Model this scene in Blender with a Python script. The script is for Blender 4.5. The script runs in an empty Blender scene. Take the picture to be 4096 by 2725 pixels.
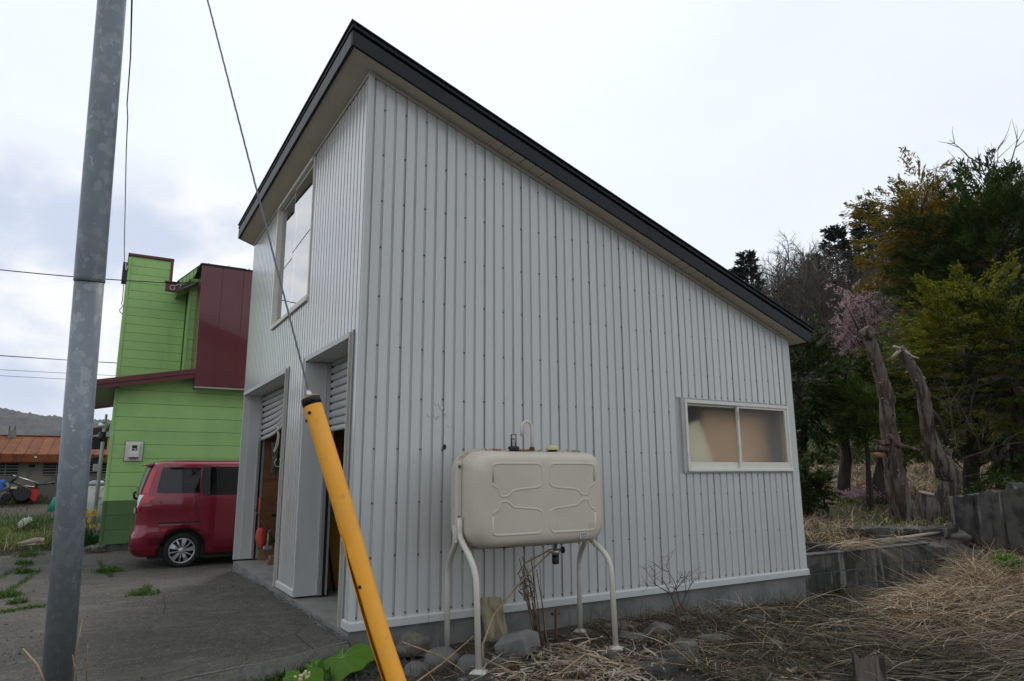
import bpy, bmesh, math, random
import numpy as np
from mathutils import Vector, Matrix

R = random.Random(11)
rng = np.random.default_rng(11)
sc = bpy.context.scene
COL = sc.collection
PI = math.pi

# ---------------------------------------------------------------- camera
YAW, PITCH, ROLL = 1.0323957, 0.1931090, -0.0057207
CAM = Vector((-1.70592, -5.20051, 1.134))
fw = Vector((math.cos(PITCH) * math.cos(YAW), math.cos(PITCH) * math.sin(YAW), math.sin(PITCH)))
rt = Vector((math.sin(YAW), -math.cos(YAW), 0))
up = rt.cross(fw)
c_, s_ = math.cos(ROLL), math.sin(ROLL)
rt, up = c_ * rt + s_ * up, -s_ * rt + c_ * up
cd = bpy.data.cameras.new('camera')
cd.sensor_width = 36
cd.lens = 23.914
cd.clip_start = 0.05
cd.clip_end = 8000
co = bpy.data.objects.new('camera', cd)
COL.objects.link(co)
M = Matrix((rt, up, -fw)).transposed().to_4x4()
M.translation = CAM
co.matrix_world = M
sc.camera = co

# ---------------------------------------------------------------- sky and sun
SUN_EL, SUN_AZ = math.radians(52), YAW + math.radians(6)     # high and thinly veiled, behind the garage
w = bpy.data.worlds.new('World')
sc.world = w
w.use_nodes = True
nt = w.node_tree
for n in list(nt.nodes):
    nt.nodes.remove(n)


def N(tree, t, **k):
    n = tree.nodes.new(t)
    for a, v in k.items():
        setattr(n, a, v)
    return n


def setin(n, **k):
    for a, v in k.items():
        n.inputs[a].default_value = v


def ramp(tree, src, lo, hi, interp='SMOOTHSTEP'):
    m = N(tree, 'ShaderNodeMapRange', interpolation_type=interp)
    m.inputs['From Min'].default_value = lo
    m.inputs['From Max'].default_value = hi
    tree.links.new(src, m.inputs['Value'])
    return m.outputs['Result']


def mathn(tree, op, a, b=None):
    m = N(tree, 'ShaderNodeMath', operation=op)
    for i, x in enumerate((a, b)):
        if x is None:
            continue
        if isinstance(x, (int, float)):
            m.inputs[i].default_value = x
        else:
            tree.links.new(x, m.inputs[i])
    return m.outputs[0]


def mixc(tree, fac, a, b):
    m = N(tree, 'ShaderNodeMix', data_type='RGBA')
    for sock, x in ((m.inputs[0], fac), (m.inputs[6], a), (m.inputs[7], b)):
        if isinstance(x, (int, float)):
            sock.default_value = x
        elif isinstance(x, tuple):
            sock.default_value = (*x, 1) if len(x) == 3 else x
        else:
            tree.links.new(x, sock)
    return m.outputs[2]


sky = N(nt, 'ShaderNodeTexSky', sky_type='NISHITA')
sky.sun_disc = False
sky.sun_elevation = SUN_EL
sky.sun_rotation = PI / 2 - SUN_AZ
sky.altitude = 100
sky.air_density = 1.0
sky.dust_density = 2.0
tc = N(nt, 'ShaderNodeTexCoord')
sep = N(nt, 'ShaderNodeSeparateXYZ')
nt.links.new(tc.outputs['Generated'], sep.inputs[0])
zz = sep.outputs['Z']
# thin high veil: nearly white, a little open towards the blue
mp = N(nt, 'ShaderNodeMapping')
mp.inputs['Scale'].default_value = (1.0, 1.0, 2.2)
mp.inputs['Location'].default_value = (3.1, 0.7, 0.2)
nt.links.new(tc.outputs['Generated'], mp.inputs[0])
nz = N(nt, 'ShaderNodeTexNoise')
setin(nz, Scale=1.6, Detail=5.0, Roughness=0.55)
nt.links.new(mp.outputs[0], nz.inputs['Vector'])
veil = mathn(nt, 'MULTIPLY_ADD', ramp(nt, nz.outputs['Fac'], 0.3, 0.7), 0.16)
nt.nodes[-1].inputs[2].default_value = 0.79
skyc = mixc(nt, veil, sky.outputs[0], (9.75, 10.35, 10.95))
# cumulus low over the horizon
mp2 = N(nt, 'ShaderNodeMapping')
mp2.inputs['Scale'].default_value = (1.0, 1.0, 1.5)
mp2.inputs['Location'].default_value = (8.8, 1.2, 1.7)
nt.links.new(tc.outputs['Generated'], mp2.inputs[0])
nc = N(nt, 'ShaderNodeTexNoise')
setin(nc, Scale=3.6, Detail=7.0, Roughness=0.5, Distortion=0.15)
nt.links.new(mp2.outputs[0], nc.inputs['Vector'])
band = mathn(nt, 'MULTIPLY', ramp(nt, zz, 0.02, 0.10), ramp(nt, zz, 0.42, 0.33))
dotn = N(nt, 'ShaderNodeVectorMath', operation='DOT_PRODUCT')       # the cloud bank lies towards the west
nt.links.new(tc.outputs['Generated'], dotn.inputs[0])
dotn.inputs[1].default_value = (-0.8585, 0.5128, 0.0)
band = mathn(nt, 'MULTIPLY', band, ramp(nt, dotn.outputs['Value'], 0.02, 0.22))
dens = mathn(nt, 'MULTIPLY', ramp(nt, nc.outputs['Fac'], 0.40, 0.50), band)
core = mathn(nt, 'MULTIPLY', ramp(nt, nc.outputs['Fac'], 0.46, 0.64), band)
skyc = mixc(nt, dens, skyc, (10.4, 10.5, 10.6))
skyc = mixc(nt, mathn(nt, 'MULTIPLY', core, 0.85), skyc, (5.7, 6.6, 8.5))
bg = N(nt, 'ShaderNodeBackground')
bg.inputs['Strength'].default_value = 0.1
nt.links.new(skyc, bg.inputs['Color'])
wo = N(nt, 'ShaderNodeOutputWorld')
nt.links.new(bg.outputs[0], wo.inputs['Surface'])

sd = bpy.data.lights.new('sun', 'SUN')
sd.energy = 1.5
sd.angle = math.radians(10)
sd.color = (1.0, 0.95, 0.88)
so = bpy.data.objects.new('sun', sd)
COL.objects.link(so)
sdir = Vector((math.cos(SUN_EL) * math.cos(SUN_AZ), math.cos(SUN_EL) * math.sin(SUN_AZ), math.sin(SUN_EL)))
so.rotation_euler = sdir.to_track_quat('Z', 'Y').to_euler()
so.location = sdir * 50

vs = sc.view_settings
vs.view_transform = 'Standard'
vs.look = 'None'
vs.exposure = 0.0
vs.gamma = 1.0
vs.use_curve_mapping = False
sc.cycles.use_denoising = True
sc.cycles.max_bounces = 8
sc.cycles.transparent_max_bounces = 12

# ---------------------------------------------------------------- materials
MATS = {}


def mat(name, col, rough=0.6, metal=0.0, spec=0.5, layers=(), bump=(), coord='Object', trans=0.0, alpha=1.0, coat=0.0,
        island=None, rnd=0.0, zdirt=None, sheen=0.0, ior=1.45, coat_r=None, rough2=None):
    """Principled material. layers: (scale, colour, lo, hi, amount[, kind]) noise masks mixed over the base colour;
    bump: (scale, strength, distance[, kind]); island: colour list picked per mesh island."""
    m = bpy.data.materials.new(name)
    m.use_nodes = True
    t = m.node_tree
    b = t.nodes['Principled BSDF']
    setin(b, Roughness=rough, Metallic=metal, IOR=ior)
    b.inputs['Specular IOR Level'].default_value = spec
    b.inputs['Transmission Weight'].default_value = trans
    b.inputs['Coat Weight'].default_value = coat
    b.inputs['Coat Roughness'].default_value = 0.03 if coat_r is None else coat_r
    b.inputs['Alpha'].default_value = alpha
    tcn = N(t, 'ShaderNodeTexCoord')
    vec = tcn.outputs[coord]

    def tex(scale, kind='noise', detail=6.0):
        v = vec
        s = scale
        if isinstance(scale, tuple):
            mpn = N(t, 'ShaderNodeMapping')
            mpn.inputs['Scale'].default_value = scale
            t.links.new(vec, mpn.inputs[0])
            v = mpn.outputs[0]
            s = 1.0
        if kind == 'noise':
            n = N(t, 'ShaderNodeTexNoise')
            setin(n, Scale=s, Detail=detail, Roughness=0.6)
            o = n.outputs['Fac']
        elif kind == 'cell':
            n = N(t, 'ShaderNodeTexVoronoi')
            setin(n, Scale=s)
            sp = N(t, 'ShaderNodeSeparateColor')
            t.links.new(n.outputs['Color'], sp.inputs[0])
            o = sp.outputs[0]
        elif kind == 'dots':
            n = N(t, 'ShaderNodeTexVoronoi')
            setin(n, Scale=s, Randomness=0.0)
            o = n.outputs['Distance']
        elif kind == 'vdist':
            n = N(t, 'ShaderNodeTexVoronoi')
            setin(n, Scale=s)
            o = n.outputs['Distance']
        elif kind == 'crack':
            d = N(t, 'ShaderNodeTexNoise')
            setin(d, Scale=s * 2.5, Detail=4.0)
            va = N(t, 'ShaderNodeVectorMath', operation='MULTIPLY_ADD')
            va.inputs[1].default_value = (0.35 / s * 1.6,) * 3
            t.links.new(d.outputs['Color'], va.inputs[0])
            t.links.new(v, va.inputs[2])
            n = N(t, 'ShaderNodeTexVoronoi', feature='DISTANCE_TO_EDGE')
            setin(n, Scale=s)
            t.links.new(va.outputs[0], n.inputs['Vector'])
            return n.outputs['Distance']
        elif kind == 'wave':
            n = N(t, 'ShaderNodeTexWave')
            setin(n, Scale=s, Distortion=6.0, Detail=3.0)
            o = n.outputs['Fac']
        t.links.new(v, n.inputs['Vector'])
        return o

    c = None
    if island:
        g = N(t, 'ShaderNodeNewGeometry')
        cr = N(t, 'ShaderNodeValToRGB')
        cr.color_ramp.interpolation = 'LINEAR'
        els = cr.color_ramp.elements
        for i, cc in enumerate(island):
            e = els[i] if i < 2 else els.new(0.5)
        for i, cc in enumerate(island):
            els[i].position = i / max(1, len(island) - 1)
        for i, cc in enumerate(island):
            els[i].color = (*cc, 1)
        t.links.new(g.outputs['Random Per Island'], cr.inputs[0])
        c = cr.outputs[0]
    cur = c if c is not None else tuple(col)
    for L in layers:
        k = L[5] if len(L) > 5 else 'noise'
        f = ramp(t, tex(L[0], k), L[2], L[3])
        f = mathn(t, 'MULTIPLY', f, L[4])
        cur = mixc(t, f, cur, tuple(L[1]))
    if zdirt:
        sx = N(t, 'ShaderNodeSeparateXYZ')
        t.links.new(vec, sx.inputs[0])
        f = mathn(t, 'MULTIPLY', ramp(t, sx.outputs['Z'], zdirt[1], zdirt[0]), ramp(t, tex(zdirt[4]), 0.35, 0.7))
        cur = mixc(t, mathn(t, 'MULTIPLY', f, zdirt[3]), cur, tuple(zdirt[2]))
    if rnd:
        oi = N(t, 'ShaderNodeObjectInfo')
        f = mathn(t, 'MULTIPLY_ADD', oi.outputs['Random'], 2 * rnd)
        t.nodes[-1].inputs[2].default_value = 1 - rnd
        vm = N(t, 'ShaderNodeVectorMath', operation='SCALE')
        if isinstance(cur, tuple):
            vm.inputs[0].default_value = cur
        else:
            t.links.new(cur, vm.inputs[0])
        t.links.new(f, vm.inputs['Scale'])
        cur = vm.outputs[0]
    if isinstance(cur, tuple):
        b.inputs['Base Color'].default_value = (*cur, 1)
    else:
        t.links.new(cur, b.inputs['Base Color'])
    if rough2:
        f = ramp(t, tex(rough2[0]), 0.35, 0.65)
        rr = mathn(t, 'MULTIPLY_ADD', f, rough2[1])
        t.nodes[-1].inputs[2].default_value = rough
        t.links.new(rr, b.inputs['Roughness'])
    prev = None
    for B in bump:
        bn = N(t, 'ShaderNodeBump')
        setin(bn, Strength=B[1], Distance=B[2])
        t.links.new(tex(B[0], B[3] if len(B) > 3 else 'noise'), bn.inputs['Height'])
        if prev is not None:
            t.links.new(prev, bn.inputs['Normal'])
        prev = bn.outputs[0]
    if prev is not None:
        t.links.new(prev, b.inputs['Normal'])
    MATS[name] = m
    return m


def leafmat(name, cols, rough=0.6, tl=0.35):
    """foliage: per-leaf colour, some light let through"""
    m = mat(name, cols[0], rough, spec=0.2, island=cols)
    t = m.node_tree
    b = t.nodes['Principled BSDF']
    src = b.inputs['Base Color'].links[0].from_socket
    tr = N(t, 'ShaderNodeBsdfTranslucent')
    t.links.new(src, tr.inputs['Color'])
    mx = N(t, 'ShaderNodeMixShader')
    mx.inputs[0].default_value = tl
    t.links.new(b.outputs[0], mx.inputs[1])
    t.links.new(tr.outputs[0], mx.inputs[2])
    t.links.new(mx.outputs[0], t.nodes['Material Output'].inputs['Surface'])
    return m


def glassmat(name, tint=(0.9, 0.93, 0.92), dark=0.0, ior=1.6, refl=0.0):
    """clear window pane: Fresnel mix of a mirror and straight see-through"""
    m = bpy.data.materials.new(name)
    m.use_nodes = True
    t = m.node_tree
    t.nodes.remove(t.nodes['Principled BSDF'])
    fr = N(t, 'ShaderNodeFresnel')
    fr.inputs['IOR'].default_value = ior
    tr = N(t, 'ShaderNodeBsdfTransparent')
    tr.inputs['Color'].default_value = (*[x * (1 - dark) for x in tint], 1)
    gl = N(t, 'ShaderNodeBsdfGlossy')
    gl.inputs['Roughness'].default_value = 0.01
    mx = N(t, 'ShaderNodeMixShader')
    t.links.new(mathn(t, 'MAXIMUM', fr.outputs[0], refl), mx.inputs[0])
    t.links.new(tr.outputs[0], mx.inputs[1])
    t.links.new(gl.outputs[0], mx.inputs[2])
    t.links.new(mx.outputs[0], t.nodes['Material Output'].inputs['Surface'])
    MATS[name] = m
    return m


# painted metal, wood, concrete ...
mat('siding', (0.495, 0.50, 0.49), 0.35, coat=1.0, coat_r=0.16, layers=[((1.2, 1.2, 0.25), (0.43, 0.43, 0.415), 0.45, 0.75, 0.35), ((9, 9, 1.1), (0.45, 0.44, 0.415), 0.55, 0.8, 0.25), (60, (0.3, 0.28, 0.25), 0.74, 0.78, 0.3)], bump=[((3, 3, 0.6), 0.03, 0.02)], rnd=0.03)
mat('siding_edge', (0.41, 0.415, 0.405), 0.5, layers=[((6, 6, 0.8), (0.2, 0.19, 0.16), 0.5, 0.75, 0.5)])  # rib-groove shade put into the backing colour; streaks over it are stains
mat('seam_dark', (0.26, 0.26, 0.25), 0.7)
mat('trim_metal', (0.50, 0.51, 0.50), 0.45, layers=[((3, 3, 1), (0.36, 0.36, 0.33), 0.5, 0.75, 0.4)])
mat('trim_warm', (0.40, 0.39, 0.35), 0.5, layers=[(6, (0.28, 0.26, 0.22), 0.5, 0.75, 0.5)])
mat('base_trim', (0.49, 0.50, 0.49), 0.5, layers=[((2, 2, 6), (0.38, 0.37, 0.34), 0.5, 0.75, 0.4)])
mat('screw_metal', (0.12, 0.12, 0.12), 0.4, metal=0.7)
mat('fascia', (0.011, 0.013, 0.018), 0.55, spec=0.3, layers=[(1.2, (0.016, 0.019, 0.024), 0.4, 0.7, 0.6)], bump=[((0.8, 6, 6), 0.04, 0.03)])
mat('fascia_dark', (0.008, 0.009, 0.011), 0.5)
mat('soffit', (0.60, 0.55, 0.45), 0.75, layers=[(1.5, (0.52, 0.475, 0.39), 0.45, 0.7, 0.5)])
mat('soffit_vent', (0.58, 0.53, 0.43), 0.75, layers=[(26, (0.02, 0.02, 0.02), 0.26, 0.2, 1.0, 'dots')])
mat('concrete', (0.20, 0.20, 0.19), 0.9, layers=[(2.2, (0.12, 0.12, 0.115), 0.42, 0.62, 0.8), ((8, 8, 1.2), (0.27, 0.265, 0.25), 0.55, 0.75, 0.5), (150, (0.11, 0.11, 0.105), 0.5, 0.65, 0.5)], bump=[(120, 0.25, 0.006), (9, 0.2, 0.02)])
mat('concrete_floor', (0.24, 0.23, 0.21), 0.85, layers=[(3, (0.15, 0.145, 0.13), 0.45, 0.65, 0.7), (40, (0.32, 0.31, 0.29), 0.6, 0.72, 0.4)], bump=[(60, 0.2, 0.006)])
mat('concrete_old', (0.088, 0.086, 0.077), 0.95, layers=[(2.6, (0.028, 0.028, 0.024), 0.44, 0.56, 0.9), ((9, 9, 1.0), (0.22, 0.215, 0.195), 0.57, 0.66, 0.75), ((14, 14, 0.7), (0.02, 0.02, 0.017), 0.58, 0.68, 0.7), (5, (0.045, 0.052, 0.02), 0.6, 0.72, 0.5), (90, (0.05, 0.05, 0.045), 0.52, 0.66, 0.6)], bump=[(70, 0.5, 0.012), (14, 0.4, 0.03)])
mat('plywood', (0.17, 0.075, 0.028), 0.7, layers=[((1.5, 1.5, 14), (0.10, 0.040, 0.014), 0.42, 0.62, 0.7), (0.9, (0.22, 0.10, 0.04), 0.5, 0.7, 0.5)])
mat('lumber', (0.24, 0.145, 0.07), 0.75, layers=[((3, 3, 20), (0.15, 0.085, 0.04), 0.45, 0.65, 0.6)], rnd=0.1)
mat('board_orange', (0.42, 0.20, 0.02), 0.55, layers=[(2, (0.34, 0.15, 0.015), 0.45, 0.65, 0.5)])
mat('cream_board', (0.86, 0.80, 0.58), 0.7, layers=[(2, (0.80, 0.74, 0.52), 0.45, 0.65, 0.5)])
mat('tan_board', (0.72, 0.50, 0.32), 0.7, layers=[(2, (0.62, 0.42, 0.26), 0.45, 0.65, 0.5)])
mat('frosted', (1.0, 0.99, 0.97), 0.40, trans=1.0, spec=0.3, ior=1.2, bump=[(220, 0.25, 0.002)])
mat('window_frame', (0.66, 0.64, 0.58), 0.45, layers=[(5, (0.55, 0.53, 0.47), 0.5, 0.7, 0.4)])
glassmat('pane')
glassmat('pane_mirror', ior=2.6, refl=0.8)
glassmat('car_glass', (0.30, 0.32, 0.33), 0.0)
mat('shutter', (0.44, 0.44, 0.43), 0.45, layers=[((1, 3, 8), (0.33, 0.33, 0.31), 0.45, 0.7, 0.5)], metal=0.15)
mat('black', (0.008, 0.008, 0.009), 0.5)
mat('black_metal', (0.012, 0.012, 0.013), 0.45)
mat('white_plastic', (0.62, 0.61, 0.58), 0.5)
mat('grey_plastic', (0.33, 0.34, 0.35), 0.5)
mat('tank_paint', (0.55, 0.495, 0.405), 0.36, layers=[(1.6, (0.47, 0.43, 0.36), 0.42, 0.65, 0.6), ((9, 9, 2), (0.42, 0.385, 0.33), 0.58, 0.75, 0.35)], bump=[(2.5, 0.05, 0.02)])
mat('tank_rust', (0.46, 0.42, 0.34), 0.6, layers=[((5, 12, 12), (0.16, 0.045, 0.012), 0.52, 0.6, 0.95), (30, (0.07, 0.025, 0.01), 0.6, 0.7, 0.7)])
mat('leg_paint', (0.55, 0.52, 0.46), 0.45, layers=[((28, 28, 10), (0.10, 0.07, 0.05), 0.66, 0.69, 0.85), (4, (0.47, 0.44, 0.385), 0.5, 0.7, 0.5)])
mat('guard_yellow', (0.90, 0.385, 0.025), 0.45, layers=[((2, 2, 9), (0.74, 0.36, 0.07), 0.5, 0.66, 0.5), ((1.6, 1.6, 1.0), (0.93, 0.44, 0.06), 0.4, 0.65, 0.6), (9, (0.55, 0.22, 0.03), 0.60, 0.75, 0.5), ((60, 60, 8), (0.35, 0.17, 0.05), 0.70, 0.74, 0.5)], bump=[(6, 0.05, 0.01)])
mat('galvanized', (0.21, 0.24, 0.265), 0.5, metal=0.35, layers=[((2.6, 2.6, 1.4), (0.175, 0.20, 0.222), 0.4, 0.6, 0.8), ((13, 13, 9), (0.33, 0.355, 0.37), 0.575, 0.59, 0.55), ((21, 21, 13), (0.43, 0.45, 0.46), 0.64, 0.65, 0.6), ((30, 30, 26), (0.27, 0.30, 0.315), 0.74, 0.78, 0.5, 'cell'), ((3, 3, 60), (0.12, 0.13, 0.14), 0.66, 0.72, 0.4)], bump=[(40, 0.06, 0.004)])
mat('steel_cable', (0.16, 0.17, 0.18), 0.5, metal=0.5)
mat('rusty_iron', (0.09, 0.04, 0.025), 0.85, layers=[(30, (0.16, 0.06, 0.025), 0.5, 0.65, 0.7)], bump=[(80, 0.4, 0.004)])
mat('aluminium', (0.55, 0.56, 0.57), 0.35, metal=0.8)
mat('green_wall', (0.335, 0.56, 0.19), 0.6, layers=[(1.3, (0.27, 0.48, 0.175), 0.42, 0.65, 0.7), ((4, 4, 0.8), (0.22, 0.39, 0.15), 0.58, 0.75, 0.5)], bump=[(45, 0.10, 0.006)], rnd=0.03)
mat('green_dark', (0.085, 0.16, 0.055), 0.6, layers=[(1.3, (0.055, 0.12, 0.035), 0.42, 0.65, 0.7)], bump=[(45, 0.10, 0.006)], rnd=0.03)
mat('red_panel', (0.115, 0.016, 0.022), 0.22, layers=[(0.9, (0.09, 0.013, 0.018), 0.4, 0.65, 0.6)], bump=[(1.6, 0.05, 0.02)], coat=0.3)
mat('red_trim', (0.12, 0.022, 0.026), 0.4, layers=[(5, (0.085, 0.016, 0.02), 0.45, 0.65, 0.6)])
mat('house_soffit', (0.33, 0.34, 0.30), 0.8)
mat('car_paint', (0.20, 0.005, 0.024), 0.22, metal=0.35, coat=1.0)
mat('car_red_lamp', (0.5, 0.01, 0.012), 0.12, coat=0.8)
mat('car_clear_lamp', (0.55, 0.56, 0.57), 0.12, metal=0.3, coat=0.8)
mat('tyre', (0.012, 0.012, 0.012), 0.85, bump=[(60, 0.2, 0.004)])
mat('hubcap', (0.46, 0.47, 0.48), 0.32, metal=0.75)
mat('rust_roof', (0.17, 0.055, 0.02), 0.8, spec=0.2, layers=[((1.5, 6, 1), (0.085, 0.026, 0.011), 0.45, 0.65, 0.8), ((0.8, 2, 1), (0.22, 0.09, 0.04), 0.55, 0.75, 0.6)], rnd=0.12)
mat('barn_wall', (0.19, 0.175, 0.15), 0.9, layers=[(0.9, (0.11, 0.10, 0.085), 0.42, 0.62, 0.8), ((3, 3, 0.6), (0.09, 0.08, 0.07), 0.55, 0.75, 0.6)])
mat('grey_wood', (0.20, 0.19, 0.18), 0.85, layers=[((2, 2, 16), (0.11, 0.10, 0.095), 0.45, 0.65, 0.6)])
mat('dark_inside', (0.012, 0.012, 0.013), 0.9)
mat('bark_dead', (0.155, 0.125, 0.108), 0.95, layers=[((15, 15, 1.3), (0.04, 0.028, 0.022), 0.46, 0.56, 0.95), ((20, 20, 2.5), (0.30, 0.27, 0.25), 0.62, 0.70, 0.7), (2.5, (0.10, 0.055, 0.038), 0.45, 0.65, 0.6)], bump=[((26, 26, 2.4), 0.9, 0.04), (40, 0.3, 0.01)])
mat('bark_live', (0.075, 0.055, 0.045), 0.95, layers=[((16, 16, 2.0), (0.03, 0.022, 0.018), 0.42, 0.58, 0.8)], bump=[((18, 18, 2.0), 0.6, 0.03)])
mat('bark_grey', (0.07, 0.06, 0.05), 0.95, layers=[(3, (0.04, 0.034, 0.028), 0.42, 0.6, 0.7)], rnd=0.25)
mat('twig_grey', (0.072, 0.060, 0.047), 0.95, rnd=0.4)
mat('cut_wood', (0.33, 0.285, 0.235), 0.85, layers=[(14, (0.22, 0.17, 0.12), 0.5, 0.7, 0.6)])
mat('split_wood', (0.22, 0.115, 0.05), 0.85, layers=[((20, 20, 3), (0.14, 0.075, 0.035), 0.5, 0.7, 0.6)])
mat('weathered_wood', (0.30, 0.255, 0.18), 0.9, layers=[((18, 6, 6), (0.13, 0.105, 0.06), 0.45, 0.65, 0.8), (4, (0.12, 0.125, 0.05), 0.55, 0.7, 0.5)], bump=[((30, 8, 8), 0.4, 0.01)])
mat('stone', (0.125, 0.122, 0.115), 0.9, layers=[(6, (0.09, 0.09, 0.09), 0.42, 0.62, 0.7), (90, (0.22, 0.22, 0.22), 0.58, 0.68, 0.5)], bump=[(70, 0.3, 0.006)], rnd=0.2)
mat('stone_rough', (0.13, 0.12, 0.10), 0.95, layers=[(5, (0.075, 0.07, 0.06), 0.42, 0.6, 0.8), (60, (0.25, 0.24, 0.2), 0.6, 0.7, 0.5)], bump=[(18, 0.6, 0.03), (80, 0.3, 0.006)], rnd=0.15)
mat('soil', (0.058, 0.049, 0.040), 0.97, layers=[(1.1, (0.05, 0.042, 0.032), 0.42, 0.6, 0.8), (7, (0.115, 0.098, 0.078), 0.5, 0.66, 0.6), (2.3, (0.045, 0.055, 0.02), 0.56, 0.68, 0.5), (70, (0.16, 0.145, 0.12), 0.62, 0.7, 0.5)], bump=[(55, 0.7, 0.03), (9, 0.5, 0.06)])
mat('asphalt', (0.100, 0.091, 0.078), 0.92, layers=[(0.8, (0.058, 0.053, 0.045), 0.42, 0.62, 0.8), ((2.2, 5.0, 1), (0.165, 0.152, 0.132), 0.52, 0.72, 0.6), (9, (0.055, 0.05, 0.043), 0.5, 0.62, 0.6), (26, (0.19, 0.178, 0.158), 0.56, 0.66, 0.7), (44, (0.22, 0.205, 0.185), 0.60, 0.66, 0.8), (52, (0.02, 0.019, 0.017), 0.58, 0.65, 0.7), (0.42, (0.022, 0.021, 0.017), 0.0030, 0.0006, 0.8, 'crack')], bump=[(70, 0.8, 0.02), (22, 0.5, 0.03)])
mat('asphalt_edge', (0.15, 0.145, 0.13), 0.95, layers=[(30, (0.105, 0.10, 0.09), 0.45, 0.6, 0.8)], bump=[(50, 0.7, 0.02)])
mat('joint_flakes', (0.30, 0.30, 0.31), 0.9, island=[(0.06, 0.06, 0.06), (0.16, 0.16, 0.16), (0.36, 0.36, 0.36)])
mat('hill_soil', (0.045, 0.038, 0.027), 0.97, layers=[(0.12, (0.045, 0.050, 0.022), 0.45, 0.6, 0.8), (0.7, (0.065, 0.054, 0.038), 0.5, 0.66, 0.6)], bump=[(1.5, 0.6, 0.3)])
mat('tan_slope', (0.25, 0.18, 0.11), 0.95, layers=[(3, (0.16, 0.11, 0.065), 0.45, 0.62, 0.7)], bump=[(9, 0.6, 0.1)])
mat('mountain', (0.062, 0.060, 0.062), 0.97, layers=[(0.012, (0.035, 0.045, 0.032), 0.45, 0.6, 0.7), (0.05, (0.09, 0.078, 0.068), 0.5, 0.65, 0.6), (0.006, (0.05, 0.06, 0.045), 0.5, 0.6, 0.5)], bump=[(0.06, 0.8, 8.0)])
mat('ballast', (0.15, 0.14, 0.13), 0.95, island=[(0.08, 0.075, 0.07), (0.16, 0.15, 0.14), (0.25, 0.235, 0.22)])
mat('pebbles', (0.13, 0.13, 0.13), 0.9, island=[(0.05, 0.05, 0.05), (0.11, 0.108, 0.105), (0.19, 0.185, 0.175)])
mat('straw', (0.4, 0.3, 0.17), 0.7, spec=0.25, island=[(0.10, 0.058, 0.028), (0.27, 0.19, 0.11), (0.40, 0.31, 0.20), (0.155, 0.10, 0.055), (0.30, 0.23, 0.15), (0.12, 0.085, 0.05), (0.58, 0.50, 0.38)])
mat('straw_dark', (0.2, 0.15, 0.1), 0.8, spec=0.2, island=[(0.04, 0.03, 0.02), (0.075, 0.06, 0.044), (0.13, 0.108, 0.082), (0.055, 0.038, 0.025), (0.09, 0.075, 0.055), (0.22, 0.19, 0.15)])
mat('stalk', (0.34, 0.235, 0.12), 0.6, layers=[((20, 20, 4), (0.2, 0.115, 0.05), 0.45, 0.65, 0.7)])
mat('stalk_dark', (0.085, 0.05, 0.035), 0.8)
mat('dry_leaf', (0.35, 0.28, 0.2), 0.8, island=[(0.20, 0.14, 0.09), (0.34, 0.27, 0.19), (0.46, 0.40, 0.31)])
leafmat('grass', [(0.055, 0.11, 0.016), (0.10, 0.18, 0.026), (0.15, 0.21, 0.035), (0.13, 0.13, 0.035)], 0.6, 0.3)
leafmat('weeds', [(0.035, 0.075, 0.012), (0.06, 0.12, 0.018), (0.09, 0.15, 0.025)], 0.6, 0.3)
leafmat('moss', [(0.035, 0.04, 0.007), (0.06, 0.06, 0.01)], 0.9, 0.1)
leafmat('yew_yellow', [(0.05, 0.08, 0.008), (0.12, 0.14, 0.010), (0.20, 0.17, 0.014), (0.03, 0.055, 0.008)], 0.6, 0.45)
leafmat('yew_dark', [(0.012, 0.026, 0.006), (0.022, 0.045, 0.008), (0.035, 0.062, 0.010), (0.045, 0.048, 0.008)], 0.6, 0.3)
leafmat('yew_mid', [(0.028, 0.055, 0.008), (0.055, 0.090, 0.012), (0.085, 0.11, 0.014)], 0.6, 0.35)
leafmat('thuja_dark', [(0.016, 0.034, 0.008), (0.028, 0.056, 0.010), (0.045, 0.075, 0.014), (0.05, 0.045, 0.008)], 0.6, 0.3)
leafmat('thuja_gold', [(0.08, 0.08, 0.008), (0.15, 0.12, 0.010), (0.21, 0.145, 0.013), (0.17, 0.085, 0.012)], 0.6, 0.45)
leafmat('fir', [(0.008, 0.016, 0.009), (0.014, 0.026, 0.014), (0.02, 0.03, 0.014)], 0.7, 0.15)
leafmat('bud_green', [(0.07, 0.075, 0.016), (0.11, 0.10, 0.02), (0.09, 0.07, 0.018)], 0.7, 0.3)
leafmat('blossom', [(0.40, 0.28, 0.31), (0.54, 0.42, 0.45), (0.32, 0.21, 0.23), (0.22, 0.12, 0.10)], 0.7, 0.35)
leafmat('sasa', [(0.05, 0.085, 0.02), (0.10, 0.13, 0.04), (0.19, 0.20, 0.09), (0.25, 0.22, 0.12)], 0.5, 0.25)
leafmat('brush', [(0.035, 0.045, 0.012), (0.06, 0.06, 0.02), (0.085, 0.07, 0.03), (0.05, 0.035, 0.02)], 0.8, 0.2)
leafmat('butterbur', [(0.075, 0.17, 0.016), (0.095, 0.20, 0.02)], 0.45, 0.3)
mat('leaf_vein', (0.17, 0.30, 0.06), 0.5)
leafmat('narcissus_leaf', [(0.03, 0.07, 0.02), (0.05, 0.10, 0.03)], 0.5, 0.25)
leafmat('petal_yellow', [(0.75, 0.60, 0.14), (0.80, 0.68, 0.25)], 0.6, 0.3)
leafmat('petal_white', [(0.75, 0.76, 0.68), (0.8, 0.8, 0.75)], 0.6, 0.3)
leafmat('petal_pink', [(0.42, 0.26, 0.33), (0.5, 0.36, 0.41)], 0.6, 0.3)
mat('trumpet', (0.80, 0.42, 0.03), 0.6)
mat('red_plastic', (0.45, 0.06, 0.03), 0.5)
mat('tiller_red', (0.42, 0.012, 0.012), 0.35, coat=0.5)
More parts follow.
